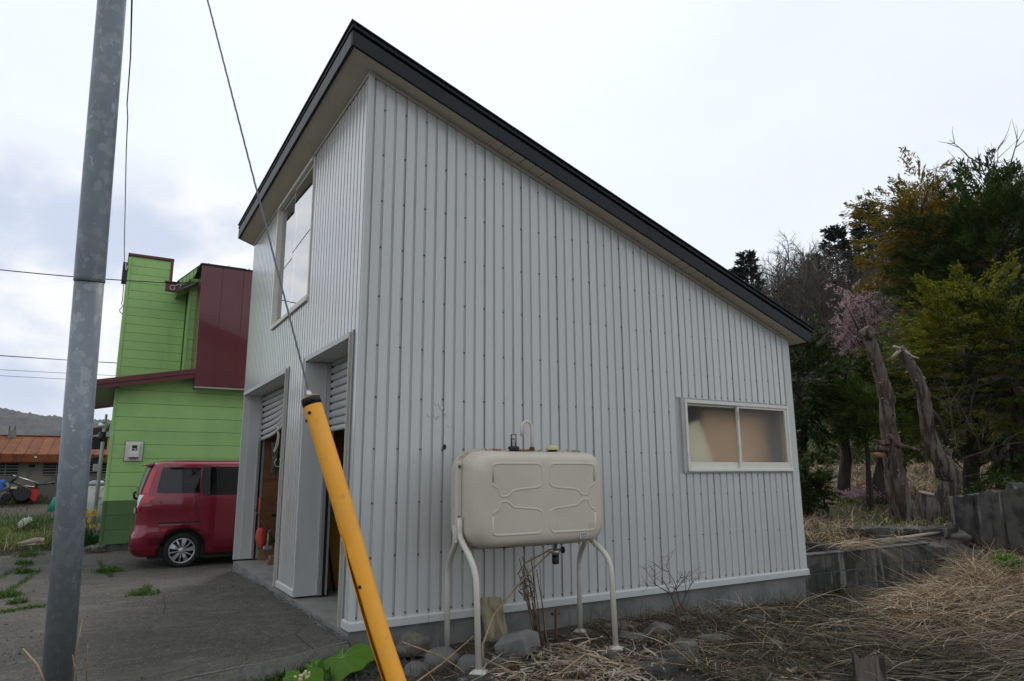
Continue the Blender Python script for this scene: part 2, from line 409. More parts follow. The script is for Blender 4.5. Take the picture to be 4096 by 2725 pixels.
mat('tractor_blue', (0.03, 0.13, 0.42), 0.4)
mat('cone_green', (0.012, 0.22, 0.15), 0.5)
mat('shoe', (0.36, 0.29, 0.24), 0.8)
mat('shoe_sole', (0.62, 0.58, 0.52), 0.7)
mat('cylinder_paint', (0.42, 0.42, 0.40), 0.5, layers=[(4, (0.24, 0.235, 0.215), 0.45, 0.65, 0.6)])
mat('awning', (0.012, 0.035, 0.035), 0.7)
mat('rope_dark', (0.06, 0.06, 0.045), 0.9, layers=[((60, 60, 60), (0.2, 0.19, 0.15), 0.5, 0.6, 0.7)])
mat('net_black', (0.02, 0.02, 0.022), 0.6)
mat('snow', (0.75, 0.78, 0.8), 0.8)
mat('yellow_cap', (0.50, 0.46, 0.26), 0.6)
mat('sticker', (0.55, 0.56, 0.55), 0.5)
mat('sticker_print', (0.10, 0.12, 0.16), 0.5)
mat('haze', (0.8, 0.85, 0.9))
hz = MATS['haze'].node_tree
hz.nodes.remove(hz.nodes['Principled BSDF'])
hv = N(hz, 'ShaderNodeVolumePrincipled')
setin(hv, Density=0.00013, Anisotropy=0.3)
hv.inputs['Color'].default_value = (0.80, 0.88, 1.0, 1)
hz.links.new(hv.outputs[0], hz.nodes['Material Output'].inputs['Volume'])
mat('lcd', (0.02, 0.022, 0.024), 0.2)

# ---------------------------------------------------------------- mesh helpers


class MB:
    def __init__(s):
        s.v = []
        s.f = []
        s.sm = []

    def add(s, vs_, fs, smooth=False):
        o = len(s.v)
        s.v += [tuple(p) for p in vs_]
        s.f += [tuple(i + o for i in f) for f in fs]
        s.sm += [smooth] * len(fs)
        return s

    def box(s, x0, x1, y0, y1, z0, z1):
        v = [(x, y, z) for z in (z0, z1) for y in (y0, y1) for x in (x0, x1)]
        return s.add(v, [(0, 2, 3, 1), (4, 5, 7, 6), (0, 1, 5, 4), (2, 6, 7, 3), (0, 4, 6, 2), (1, 3, 7, 5)])

    def obox(s, c, ax, ay, az):
        c, ax, ay, az = map(Vector, (c, ax, ay, az))
        v = [c + ax * i + ay * j + az * k for k in (-1, 1) for j in (-1, 1) for i in (-1, 1)]
        return s.add(v, [(0, 2, 3, 1), (4, 5, 7, 6), (0, 1, 5, 4), (2, 6, 7, 3), (0, 4, 6, 2), (1, 3, 7, 5)])

    def prism(s, poly, vec):
        n = len(poly)
        vec = Vector(vec)
        a = [Vector(p) for p in poly]
        v = a + [p + vec for p in a]
        f = [tuple(range(n))[::-1], tuple(range(n, 2 * n))] + [(i, (i + 1) % n, n + (i + 1) % n, n + i) for i in range(n)]
        return s.add(v, f)

    def tube(s, pts, rs, n=8, cap=True, smooth=True, jit=0.0):
        pts = [Vector(p) for p in pts]
        if isinstance(rs, (int, float)):
            rs = [rs] * len(pts)
        o = len(s.v)
        ref = None
        for i, p in enumerate(pts):
            d = (pts[min(i + 1, len(pts) - 1)] - pts[max(i - 1, 0)]).normalized()
            if ref is None:
                ref = d.orthogonal().normalized()
            a = (ref - d * ref.dot(d))
            a = a.normalized() if a.length > 1e-6 else d.orthogonal().normalized()
            ref = a
            b = d.cross(a)
            for k in range(n):
                th = 2 * PI * k / n
                r = rs[i] * (1 + (R.uniform(-jit, jit) if jit else 0))
                s.v.append(tuple(p + a * (r * math.cos(th)) + b * (r * math.sin(th))))
        for i in range(len(pts) - 1):
            for k in range(n):
                k2 = (k + 1) % n
                s.f.append((o + i * n + k, o + i * n + k2, o + (i + 1) * n + k2, o + (i + 1) * n + k))
                s.sm.append(smooth)
        if cap:
            s.f.append(tuple(o + k for k in range(n))[::-1])
            s.f.append(tuple(o + (len(pts) - 1) * n + k for k in range(n)))
            s.sm += [False, False]
        return s

    def lathe(s, c, prof, n=24, axis='z', smooth=True, cap=True):
        c = Vector(c)
        o = len(s.v)
        for r, h in prof:
            for k in range(n):
                t = 2 * PI * k / n
                if axis == 'z':
                    p = (r * math.cos(t), r * math.sin(t), h)
                elif axis == 'y':
                    p = (r * math.cos(t), h, r * math.sin(t))
                else:
                    p = (h, r * math.cos(t), r * math.sin(t))
                s.v.append(tuple(c + Vector(p)))
        for i in range(len(prof) - 1):
            for k in range(n):
                k2 = (k + 1) % n
                s.f.append((o + i * n + k, o + i * n + k2, o + (i + 1) * n + k2, o + (i + 1) * n + k))
                s.sm.append(smooth)
        if cap:
            s.f.append(tuple(o + k for k in range(n))[::-1])
            s.f.append(tuple(o + (len(prof) - 1) * n + k for k in range(n)))
            s.sm += [False, False]
        return s

    def build(s, name, material, parent=None, world=True, bevel=0.0, seg=2, solid=0.0, subd=0):
        off = Vector((0, 0, 0))
        if world and parent is not None:
            q = parent
            while q is not None:
                off += q.location
                q = q.parent
        me = bpy.data.meshes.new(name)
        me.from_pydata([(p[0] - off.x, p[1] - off.y, p[2] - off.z) for p in s.v], [], s.f)
        me.polygons.foreach_set('use_smooth', s.sm)
        me.materials.append(MATS[material])
        o = bpy.data.objects.new(name, me)
        COL.objects.link(o)
        if parent is not None:
            o.parent = parent
        if solid:
            md = o.modifiers.new('solid', 'SOLIDIFY')
            md.thickness = solid
            md.offset = 0
        if bevel:
            md = o.modifiers.new('bevel', 'BEVEL')
            md.width = bevel
            md.segments = seg
            md.limit_method = 'ANGLE'
        if subd:
            md = o.modifiers.new('sub', 'SUBSURF')
            md.levels = md.render_levels = subd
        return o


def recalc(o):
    bm = bmesh.new()
    bm.from_mesh(o.data)
    bmesh.ops.recalc_face_normals(bm, faces=bm.faces)
    bm.to_mesh(o.data)
    bm.free()


def tag(o, label, cat, group=None, kind=None):
    if kind:
        o['kind'] = kind
        if label:
            o['label'] = label
        return o
    o['label'] = label
    o['category'] = cat
    if group:
        o['group'] = group
    return o


def thing(name, label, cat, loc=(0, 0, 0), group=None, rotz=0.0):
    o = bpy.data.objects.new(name, None)
    o.empty_display_size = 0.1
    o.location = loc
    o.rotation_euler = (0, 0, rotz)
    COL.objects.link(o)
    return tag(o, label, cat, group)


def BX(name, m, parent, *a, **k):
    b = MB()
    b.box(*a)
    return b.build(name, m, parent, **k)


def npmesh(name, V, Q, material, parent=None, smooth=False, kind=None, label=None):
    """numpy mesh of equal-sided faces; V world coordinates"""
    V = np.asarray(V, dtype=np.float32).reshape(-1, 3)
    Q = np.asarray(Q, dtype=np.int32)
    if parent is not None:
        off = Vector((0, 0, 0))
        q = parent
        while q is not None:
            off += q.location
            q = q.parent
        V = V - np.array(off, dtype=np.float32)
    me = bpy.data.meshes.new(name)
    me.vertices.add(len(V))
    me.vertices.foreach_set('co', V.ravel())
    k = Q.shape[1]
    me.loops.add(Q.size)
    me.loops.foreach_set('vertex_index', Q.ravel())
    me.polygons.add(len(Q))
    me.polygons.foreach_set('loop_start', np.arange(0, Q.size, k, dtype=np.int32))
    if smooth:
        me.polygons.foreach_set('use_smooth', np.ones(len(Q), dtype=bool))
    me.update(calc_edges=True)
    me.materials.append(MATS[material])
    o = bpy.data.objects.new(name, me)
    COL.objects.link(o)
    if parent is not None:
        o.parent = parent
    if kind:
        tag(o, label, None, kind=kind)
    return o


def ribbons(P, side, W, taper=True):
    """P (n,k,3) polylines, side (n,3), W (n,) half widths -> V, Q"""
    n, k, _ = P.shape
    t = np.linspace(0, 1, k)
    tp = (np.clip(1.15 - t, 0.12, 1.0) if taper else np.ones(k))[None, :, None]
    off = side[:, None, :] * W[:, None, None] * tp
    V = np.stack([P - off, P + off], axis=2).reshape(-1, 3)
    base = (np.arange(n) * k * 2)[:, None] + (np.arange(k - 1) * 2)[None, :]
    Q = np.stack([base, base + 1, base + 3, base + 2], axis=-1).reshape(-1, 4)
    return V, Q


def unit(a):
    return a / np.maximum(np.linalg.norm(a, axis=-1, keepdims=True), 1e-9)


def blades(base, length, az, el0, curl, width, k=6, kink=0.0):
    """bent grass blades: az heading, el0 start elevation, curl total droop (radians)"""
    n = len(base)
    P = np.zeros((n, k, 3))
    P[:, 0] = base
    el = el0.copy()
    a = az.copy()
    for i in range(1, k):
        st = length / (k - 1)
        P[:, i, 0] = P[:, i - 1, 0] + st * np.cos(el) * np.cos(a)
        P[:, i, 1] = P[:, i - 1, 1] + st * np.cos(el) * np.sin(a)
        P[:, i, 2] = P[:, i - 1, 2] + st * np.sin(el)
        el = el - curl / (k - 1)
        a = a + rng.normal(0, 0.10 + kink, n)
    side = np.stack([-np.sin(az), np.cos(az), rng.normal(0, 0.5, n)], axis=1)
    return P, unit(side), width



def ray(px, py, t):
    """point at depth t along the sight line of a full-size photo pixel (used to lay out real positions)"""
    d = fw + rt * ((px - 2048) / 2720.9) - up * ((py - 1362.5) / 2720.9)
    return CAM + d * t



def onz_(px, py, z):
    d = fw + rt * ((px - 2048) / 2720.9) - up * ((py - 1362.5) / 2720.9)
    return CAM + d * ((z - CAM.z) / d.z)


# ---------------------------------------------------------------- ground heights
GX, GY = math.cos(YAW), math.sin(YAW)


def sst(a, b, x):
    t = np.clip((x - a) / (b - a), 0, 1)
    return t * t * (3 - 2 * t)


def bumps(x, y, s=1.0):
    return (np.sin(x * 3.1 / s + 1.3) * np.sin(y * 2.7 / s + 0.4) * 0.5 + np.sin(x * 7.3 / s + y * 4.1 / s) * 0.25 + np.sin(x * 5.1 / s - y * 8.3 / s + 2) * 0.25)


def fwdD(x, y):
    return (x - CAM.x) * GX + (y - CAM.y) * GY


def apron_z(x, y):
    return -0.065 - 0.115 * sst(2.0, 7.0, y) - 0.02 * sst(-0.5, -4, x) + 0.06 * sst(8.0, 10.5, y) + 0.006 * bumps(x, y, 1.5)


def gz(x, y):
    x = np.asarray(x, float)
    y = np.asarray(y, float)
    D = fwdD(x, y)
    low = -0.19 - 0.055 * np.clip(-y - 0.2, 0, 4) - 0.05 * np.clip(x - 3.2, 0, 2.2) + 0.02 * bumps(x, y)
    mound = 0.11 * np.exp(-(((x - 6.7) / 1.3) ** 2 + ((y + 1.15) / 0.45) ** 2)) + 0.14 * np.exp(-(((x - 8.2) / 0.9) ** 2 + ((y + 0.7) / 0.7) ** 2))
    low = low + mound
    upr = 0.14 + 0.052 * np.clip(D - 8, 0, 16) + 0.02 * bumps(x, y, 2)
    upr = upr + 0.30 * sst(20.5, 22.5, D) * sst(30, 26, D)
    m_up = np.maximum(sst(0.14, 0.19, y) * sst(5.2, 5.26, x), sst(9.02, 9.12, x) * sst(-14, -6, y))
    left = np.where(y < 9.75, apron_z(x, y) - 0.14, -0.13 + 0.02 * bumps(x, y, 2.5) + 0.55 * sst(22.0, 26.6, y))
    # left yard (x small or far behind) against the weedy ground beside the garage
    m_left = sst(-0.05, 0.35, y)
    z = low * (1 - m_left) + left * m_left
    z = z * (1 - m_up) + upr * m_up
    return z

# ---------------------------------------------------------------- setting: ground, yard, hill, mountain
def sheet(name, xs, ys, fz, material, label=None):
    X, Y = np.meshgrid(xs, ys)
    Z = fz(X, Y)
    V = np.stack([X, Y, Z], -1).reshape(-1, 3)
    nx, ny = len(xs), len(ys)
    i = np.arange(nx - 1)[None, :] + (np.arange(ny - 1) * nx)[:, None]
    Q = np.stack([i, i + 1, i + nx + 1, i + nx], -1).reshape(-1, 4)
    o = npmesh(name, V, Q, material, smooth=True)
    o['kind'] = 'structure'
    return o


gxs = np.concatenate([-np.geomspace(4000, 7, 26), np.arange(-6.6, 5.1, 0.15), np.arange(5.1, 9.6, 0.075), np.arange(9.6, 15, 0.2), np.geomspace(15.4, 4000, 30)])
gys = np.concatenate([-np.geomspace(2000, 6.5, 16), np.arange(-6.2, -0.2, 0.12), np.arange(-0.2, 0.4, 0.04), np.arange(0.44, 12, 0.2), np.geomspace(12.2, 5000, 44)])
sheet('ground', gxs, gys, gz, 'soil')

# paved yard in front of the garage, with a broken concrete edge
edge = [(0.015, -0.03), (-0.25, -0.14), (-0.56, -0.30), (-0.9, -0.36), (-1.2, -0.42), (-2.2, -0.52), (-4, -0.7), (-7.5, -0.9)]


def edge_y(x):
    return np.interp(x, [p[0] for p in edge][::-1], [p[1] for p in edge][::-1])


axs = np.concatenate([np.arange(-7.5, -0.03, 0.1), [-0.035]])
rows = np.linspace(0, 1, 60) ** 1.3
V = []
for r in rows:
    for x in axs:
        e = float(edge_y(x)) + 0.012 * math.sin(x * 37) + 0.01 * math.sin(x * 91 + 1)
        back = 9.45 + 0.12 * math.sin(x * 2.3) + 0.08 * math.sin(x * 7.1)
        y = e + (back - e) * r
        V.append((x, y, float(apron_z(x, y))))
na, nr = len(axs), len(rows)
V = np.array(V)
i = np.arange(na - 1)[None, :] + (np.arange(nr - 1) * na)[:, None]
Q = np.stack([i, i + 1, i + na + 1, i + na], -1).reshape(-1, 4)
ap = npmesh('paved_yard', V, Q, 'asphalt', smooth=True)
ap['kind'] = 'structure'
# the strip between garage and house, 4 mm lower seam at the join
sx = np.arange(-0.035, 6.4, 0.3)
sy = np.arange(5.17, 9.5, 0.2)
sheet('paved_strip', sx, sy, lambda x, y: apron_z(x, y) - 0.002, 'asphalt')
b = MB()
pts = [(x, float(edge_y(x)) + 0.012 * math.sin(x * 37) + 0.01 * math.sin(x * 91 + 1)) for x in axs[::-1]]
for (x0, y0), (x1, y1) in zip(pts[:-1], pts[1:]):
    h0, h1 = float(apron_z(x0, y0)), float(apron_z(x1, y1))
    q = [(x0, y0 + 0.03, h0 + 0.004), (x1, y1 + 0.03, h1 + 0.004), (x1, y1 - 0.015, h1 - 0.012 + 0.008 * math.sin(x1 * 60)), (x0, y0 - 0.015, h0 - 0.012 + 0.008 * math.sin(x0 * 60)), (x1, y1 - 0.005, -0.45), (x0, y0 - 0.005, -0.45)]
    b.add(q, [(0, 1, 2, 3), (3, 2, 4, 5)], True)
o = b.build('yard_edge', 'asphalt_edge')
o['kind'] = 'structure'
BX('yard_edge_end', 'asphalt_edge', None, -0.01, 0.014, -0.028, 0.004, -0.4, -0.072)['kind'] = 'structure'


# wooded hillside to the right, beyond the railway
def hill_local(u, d):
    """u lateral ratio (right), d forward distance -> height"""
    base = 1.0
    top = 12.0 + 26 * (u - 0.32) + 5 * sst(0.5, 0.8, u) - 16 * sst(0.30, -0.2, u)
    s = sst(0, 1, np.clip((d - 25.0) / 46.0, 0, 1)) * 0.55 + np.clip((d - 25.0) / 46.0, 0, 1) * 0.45
    h = base + np.maximum(top, 2.0) * s
    return h + 0.25 * np.sin(d * 0.55 + u * 9) * sst(26, 32, d) + 0.3 * np.sin(u * 38 + d * 0.2) * sst(26, 34, d)


RX, RY = math.sin(YAW), -math.cos(YAW)


def hill_pt(u, d):
    x = CAM.x + GX * d + RX * d * u
    y = CAM.y + GY * d + RY * d * u
    return x, y, hill_local(u, d)


us = np.linspace(-0.35, 1.5, 110)
dsn = np.concatenate([np.linspace(25.0, 72, 60), np.linspace(75, 130, 12)])
U_, D_ = np.meshgrid(us, dsn)
X, Y, Z = hill_pt(U_, D_)
Z = np.where(D_ <= 25.01, Z - 1.2, Z) - 6 * sst(80, 130, D_)
nu, nd = len(us), len(dsn)
i = np.arange(nu - 1)[None, :] + (np.arange(nd - 1) * nu)[:, None]
Q = np.stack([i, i + 1, i + nu + 1, i + nu], -1).reshape(-1, 4)
o = npmesh('hillside', np.stack([X, Y, Z], -1), Q, 'hill_soil', smooth=True)
o['kind'] = 'structure'

# far mountain behind the barn
mx = np.linspace(-420, 200, 260)
my = np.linspace(600, 1050, 60)


def mountain_z(x, y):
    r = 74 * np.exp(-((y - 860) / 190) ** 2) * (0.80 + 0.20 * np.cos((x + 200) / 150))
    f = 1.6 * np.sin(x / 23 + 1.1 * np.sin(y / 19)) + 1.0 * np.sin(x / 9 + y / 15) + 0.9 * rng.normal(0, 1, np.shape(x))
    return r + f * sst(4, 20, r) - 4


sheet('mountain', mx, my, mountain_z, 'mountain')

# ---------------------------------------------------------------- the garage
L_, W_, H1 = 5.231, 5.15, 4.553
SL = 0.3515


def zs(x):
    return H1 - SL * x


G = thing('garage', 'light grey corrugated steel garage with dark single-pitch roof and two half-open shutters', 'garage')
PITCH_ = 0.0982
WX0, WX1, WZ0, WZ1 = 3.482, 5.126, 1.154, 1.887
# --- side wall: backing, ribs, screws
b = MB()
yb0, yb1 = 0.003, 0.06


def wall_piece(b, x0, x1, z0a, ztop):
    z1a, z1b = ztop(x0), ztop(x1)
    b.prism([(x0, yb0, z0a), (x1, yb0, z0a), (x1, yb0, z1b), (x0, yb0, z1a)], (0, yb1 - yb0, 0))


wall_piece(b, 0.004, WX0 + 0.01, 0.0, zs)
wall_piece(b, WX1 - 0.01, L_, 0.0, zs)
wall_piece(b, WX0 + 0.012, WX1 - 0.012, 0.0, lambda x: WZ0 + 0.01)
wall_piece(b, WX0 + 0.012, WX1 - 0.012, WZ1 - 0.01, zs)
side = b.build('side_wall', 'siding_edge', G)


def strip_x(x, z0, f0, f1):
    """one rib of the side wall: flank, flat face, flank"""
    jit = R.uniform(-0.0006, 0.0006)
    prof = [(x + 0.0185, 0.0025), (x + 0.0218, -0.0062 + jit), (x + 0.06, -0.0072 + jit), (x + PITCH_ - 0.003, -0.0062 + jit), (x + PITCH_ + 0.0005, 0.0025)]
    m = MB()
    v = [(px, py, z0) for px, py in prof] + [(px, py, f0 + (f1 - f0) * (px - x) / PITCH_) for px, py in prof]
    n = len(prof)
    m.add(v, [(k, k + 1, n + k + 1, n + k) for k in range(n - 1)])
    return m


valleys = []
x = 0.0225
while x + PITCH_ < L_ - 0.02:
    valleys.append(x)
    tp0, tp1 = zs(x) - 0.03, zs(x + PITCH_) - 0.03
    if x + PITCH_ > WX0 - 0.045 and x < WX1 + 0.02:
        strip_x(x, 0.066, WZ0 - 0.03, WZ0 - 0.03).build('siding_panel', 'siding', side)
        strip_x(x, WZ1 + 0.018, tp0, tp1).build('siding_panel', 'siding', side)
    else:
        strip_x(x, 0.066, tp0, tp1).build('siding_panel', 'siding', side)
    x += PITCH_
for k in range(3, len(valleys), 4):
    vx = valleys[k]
    zt_ = zs(vx) - 0.04
    spans = [(0.066, zt_)] if not (vx > WX0 - 0.06 and vx < WX1 + 0.02) else [(0.066, WZ0 - 0.03), (WZ1 + 0.018, zt_)]
    for z0_, z1_ in spans:
        BX('lap_seam', 'seam_dark', side, vx + 0.0165, vx + 0.0185, -0.0035, 0.0024, z0_, z1_)
sm = MB()
sm.lathe((0, 0, 0), [(0.0075, 0.0), (0.0075, -0.004), (0.0045, -0.007), (0.001, -0.0078)], 8, 'y')
screw0 = sm.build('screw', 'screw_metal', side)
sme = screw0.data
first = [screw0]


def screw(x, z):
    if first:
        o = first.pop()
    else:
        o = bpy.data.objects.new('screw', sme)
        COL.objects.link(o)
        o.parent = side
    o.location = (x, 0.001, z)


rows_z = [4.23 - 0.414 * k for k in range(9)] + [0.51]
for k, vx in enumerate(valleys):
    cx = vx + 0.0095
    screw(cx, 0.088)
    if k % 2 == 1:
        for z in rows_z:
            if z < zs(cx) - 0.1 and not (cx > WX0 - 0.04 and WZ0 - 0.06 < z < WZ1 + 0.06):
                screw(cx, z + R.uniform(-0.006, 0.006))
    if WX0 < cx < WX1:
        screw(cx, WZ1 + 0.045)
# corner flashings, base trim, eave trim
b = MB()
b.prism([(-0.020, -0.018, 0.062), (0.022, -0.018, 0.062), (0.022, -0.018, zs(0.022) - 0.03), (-0.020, -0.018, zs(0) - 0.03)], (0, 0.0195, 0))
b.prism([(-0.020, 0.0016, 0.062), (-0.020, 0.022, 0.062), (-0.020, 0.022, zs(0) - 0.03), (-0.020, 0.0016, zs(0) - 0.03)], (0.0195, 0, 0))
b.build('corner_flashing', 'trim_metal', G)
b = MB()
xr0 = valleys[-1] + PITCH_ + 0.002
b.prism([(xr0, -0.018, 0.062), (L_ + 0.016, -0.018, 0.062), (L_ + 0.016, -0.018, zs(L_) - 0.03), (xr0, -0.018, zs(xr0) - 0.03)], (0, 0.0195, 0))
b.box(L_ + 0.001, L_ + 0.016, 0.002, 0.07, 0.062, zs(L_) - 0.04)
b.build('corner_flashing', 'trim_metal', G)
for x0, x1 in ((-0.030, 0.606), (0.609, 3.02), (3.023, L_ + 0.03)):
    b = MB()
    b.prism([(x0, -0.032, 0.0), (x0, -0.032, 0.052), (x0, -0.020, 0.0655), (x0, 0.001, 0.0655), (x0, 0.001, 0.0)], (x1 - x0, 0, 0))
    b.build('base_trim', 'base_trim', G)
for y0, y1 in ((0.0025, 0.15), (1.70, 2.44)):
    b = MB()
    b.prism([(-0.030, y0, 0.0), (-0.030, y0, 0.052), (-0.020, y0, 0.0655), (0.001, y0, 0.0655), (0.001, y0, 0.0)], (0, y1 - y0, 0))
    b.build('base_trim', 'base_trim', G)
b = MB()
x0, x1 = -0.024, L_ + 0.018
b.prism([(x0, -0.021, zs(x0) - 0.040), (x1, -0.021, zs(x1) - 0.040), (x1, -0.021, zs(x1) - 0.004), (x0, -0.021, zs(x0) - 0.004)], (0, 0.0195, 0))
b.build('eave_trim', 'trim_warm', G)
BX('eave_trim', 'trim_warm', G, -0.0265, -0.004, 0.004, W_ + 0.02, H1 - 0.036, H1 - 0.003)

# --- front wall
OP = [(0.197, 1.682), (2.454, 5.105)]                 # shutter openings
HD = 2.255
FY0, FY1, FZ0, FZ1 = 1.784, 3.419, 2.946, 4.474
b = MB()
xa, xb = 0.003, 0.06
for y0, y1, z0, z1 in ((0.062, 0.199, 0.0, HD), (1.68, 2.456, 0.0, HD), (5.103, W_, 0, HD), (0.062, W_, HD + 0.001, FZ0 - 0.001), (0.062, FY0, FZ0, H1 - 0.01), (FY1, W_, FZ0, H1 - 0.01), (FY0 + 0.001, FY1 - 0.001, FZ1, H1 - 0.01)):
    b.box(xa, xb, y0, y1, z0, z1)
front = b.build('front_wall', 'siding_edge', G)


def strip_y(y, z0, z1):
    prof = [(y + 0.0185, 0.0025), (y + 0.0225, -0.0170), (y + 0.06, -0.0182), (y + PITCH_ - 0.0035, -0.0170), (y + PITCH_ + 0.0005, 0.0025)]
    m = MB()
    v = [(px, py, z0) for py, px in prof] + [(px, py, z1) for py, px in prof]
    n = len(prof)
    m.add(v, [(k + 1, k, n + k, n + k + 1) for k in range(n - 1)])
    return m


y = 0.0225
while y + PITCH_ < W_ + 0.03:
    segs = [(0.066, H1 - 0.04)]

    def cut(segs, a, c):
        out = []
        for s0, s1 in segs:
            if c <= s0 or a >= s1:
                out.append((s0, s1))
            else:
                if a - s0 > 0.03:
                    out.append((s0, a))
                if s1 - c > 0.03:
                    out.append((c, s1))
        return out
    for o0, o1 in OP:
        if y + PITCH_ > o0 - 0.03 and y < o1 + 0.03:
            segs = cut(segs, -1, HD + 0.045)
    if y + PITCH_ > FY0 - 0.03 and y < FY1 + 0.03:
        segs = cut(segs, FZ0 - 0.05, FZ1 + 0.3)
    for z0, z1 in segs:
        strip_y(y, z0, z1).build('siding_panel', 'siding', front)
    y += PITCH_
BX('corner_flashing', 'trim_metal', G, -0.018, 0.0015, W_ - 0.01, W_ + 0.012, HD + 0.05, H1 - 0.04)

# --- shutter openings
RD = 0.20
for n, (o0, o1) in enumerate(OP):
    b = MB()
    b.box(-0.024, 0.0015, o0 - 0.03, o1 + (0.03 if n == 0 else 0.045), HD, HD + 0.048)
    b.box(0.0605, RD + 0.08, o0, o1, HD + 0.002, HD + 0.04)
    b.box(0.002, 0.0600, o0 + 0.003, o1 - 0.003, HD - 0.004, HD + 0.001)
    frame = b.build('door_frame', 'trim_metal', G)
    # jambs: far reveal seen from the yard, near reveal
    for yy0, yy1 in ((o1 - 0.0025, o1 + 0.03), (o0 - 0.03, o0 + 0.0025)):
        b = MB()
        b.box(-0.022, RD, yy0, yy1, -0.002, HD - 0.0045)
        b.build('jamb', 'trim_metal', frame)
    # guide rails
    for yy, sgn in ((o1 - 0.004, -1), (o0 + 0.004, 1)):
        b = MB()
        ya, yc = sorted((yy, yy + sgn * 0.035))
        b.box(RD + 0.002, RD + 0.035, ya, yc, -0.002, HD)
        b.box(RD + 0.065, RD + 0.085, ya, yc, -0.002, HD)
        b.build('guide_rail', 'aluminium', frame)
        BX('guide_rail_slot', 'black', frame, RD + 0.036, RD + 0.064, ya + 0.002, yc - 0.002, -0.002, HD)
    if n == 0:
        b = MB()
        b.box(-0.026, -0.0225, o0 - 0.052, o0 - 0.004, 0.0, HD + 0.046)
        b.box(-0.045, -0.0265, o0 - 0.016, o0 + 0.006, 0.0, HD + 0.03)
        b.build('edge_trim', 'trim_warm', frame)
    else:
        b = MB()
        b.box(-0.026, -0.0225, o0 - 0.06, o0 - 0.012, 0.0, HD + 0.05)
        b.box(-0.048, -0.0265, o0 - 0.022, o0 + 0.004, 0.0, HD + 0.03)
        b.build('edge_trim', 'trim_warm', frame)
    # slats of the half-raised shutter
    sh = BX('shutter_roll_box', 'shutter', G, RD + 0.03, RD + 0.30, o0 + 0.01, o1 - 0.01, HD + 0.045, HD + 0.33)
    zbot = 1.555 if n == 0 else 1.69
    h = 0.075
    ns = int(round((HD + 0.04 - zbot - 0.06) / h))
    ny = 14
    for k in range(ns + 1):
        m = MB()
        z0 = zbot + 0.06 + (k - 1) * h if k else zbot
        hh = h if k else 0.058
        vv = []
        for jy in range(ny + 1):
            yy = o0 + 0.012 + (o1 - o0 - 0.024) * jy / ny
            sag = 0.0
            if n == 1:
                tt = jy / ny
                sag = (0.11 * (0.5 - tt) + 0.085 * math.exp(-((tt - 0.42) / 0.18) ** 2)) * max(0, 1 - k / (ns * 0.85))
                sag -= 0.02
            xx = RD + 0.05
            for dx, dz in ((0.0, 0.002), (-0.012, 0.012), (-0.016, hh * 0.5), (-0.012, hh - 0.018), (0.004, hh - 0.010), (0.004, hh - 0.002)):
                vv.append((xx + dx, yy, z0 + dz + sag))
        np_ = 6
        ff = []
        for jy in range(ny):
            for q in range(np_ - 1):
                a0 = jy * np_ + q
                ff.append((a0, a0 + 1, a0 + np_ + 1, a0 + np_))
        m.add(vv, ff, False)
        m.build('shutter_slat' if k else 'shutter_bottom_bar', 'shutter' if k else 'trim_metal', sh)
    if n == 0:
        BX('shutter_label', 'sticker', sh, RD + 0.028, RD + 0.0325, 0.33, 0.45, zbot + 0.012, zbot + 0.042)
        BX('shutter_label', 'yellow_cap', sh, RD + 0.028, RD + 0.033, 0.62, 0.69, 2.02, 2.05)
    else:
        BX('shutter_label', 'sticker', sh, RD + 0.028, RD + 0.0325, 3.42, 3.54, zbot + 0.095, zbot + 0.135)
# --- upper front window
b = MB()
b.box(-0.044, 0.065, FY0 - 0.03, FY1 + 0.03, FZ0 - 0.045, FZ0 - 0.002)
b.box(-0.022, 0.065, FY0 - 0.03, FY0 + 0.002, FZ0, FZ1 + 0.04)
b.box(-0.044, 0.065, FY1 - 0.002, FY1 + 0.03, FZ0, FZ1 + 0.04)
b.box(-0.044, 0.065, FY0 + 0.003, FY1 - 0.003, FZ1 + 0.002, FZ1 + 0.04)
fwn = b.build('upper_window', 'window_frame', G, bevel=0.003)
ym = 2.62
for y0, y1, xo in ((FY0 + 0.003, ym + 0.03, -0.006), (ym - 0.03, FY1 - 0.003, 0.018)):
    b = MB()
    b.box(xo, xo + 0.018, y0, y0 + 0.03, FZ0, FZ1)
    b.box(xo, xo + 0.018, y1 - 0.03, y1, FZ0, FZ1)
    b.box(xo, xo + 0.018, y0 + 0.031, y1 - 0.031, FZ0, FZ0 + 0.055)
    b.box(xo, xo + 0.018, y0 + 0.031, y1 - 0.031, FZ1 - 0.03, FZ1)
    b.build('sash', 'window_frame', fwn)
    b = MB()
    b.add([(xo + 0.012, y0 + 0.028, FZ0 + 0.05), (xo - 0.004, y1 - 0.028, FZ0 + 0.05), (xo - 0.004, y1 - 0.028, FZ1 - 0.028), (xo + 0.012, y0 + 0.028, FZ1 - 0.028)], [(0, 3, 2, 1)])
    b.build('pane', 'pane_mirror', fwn)
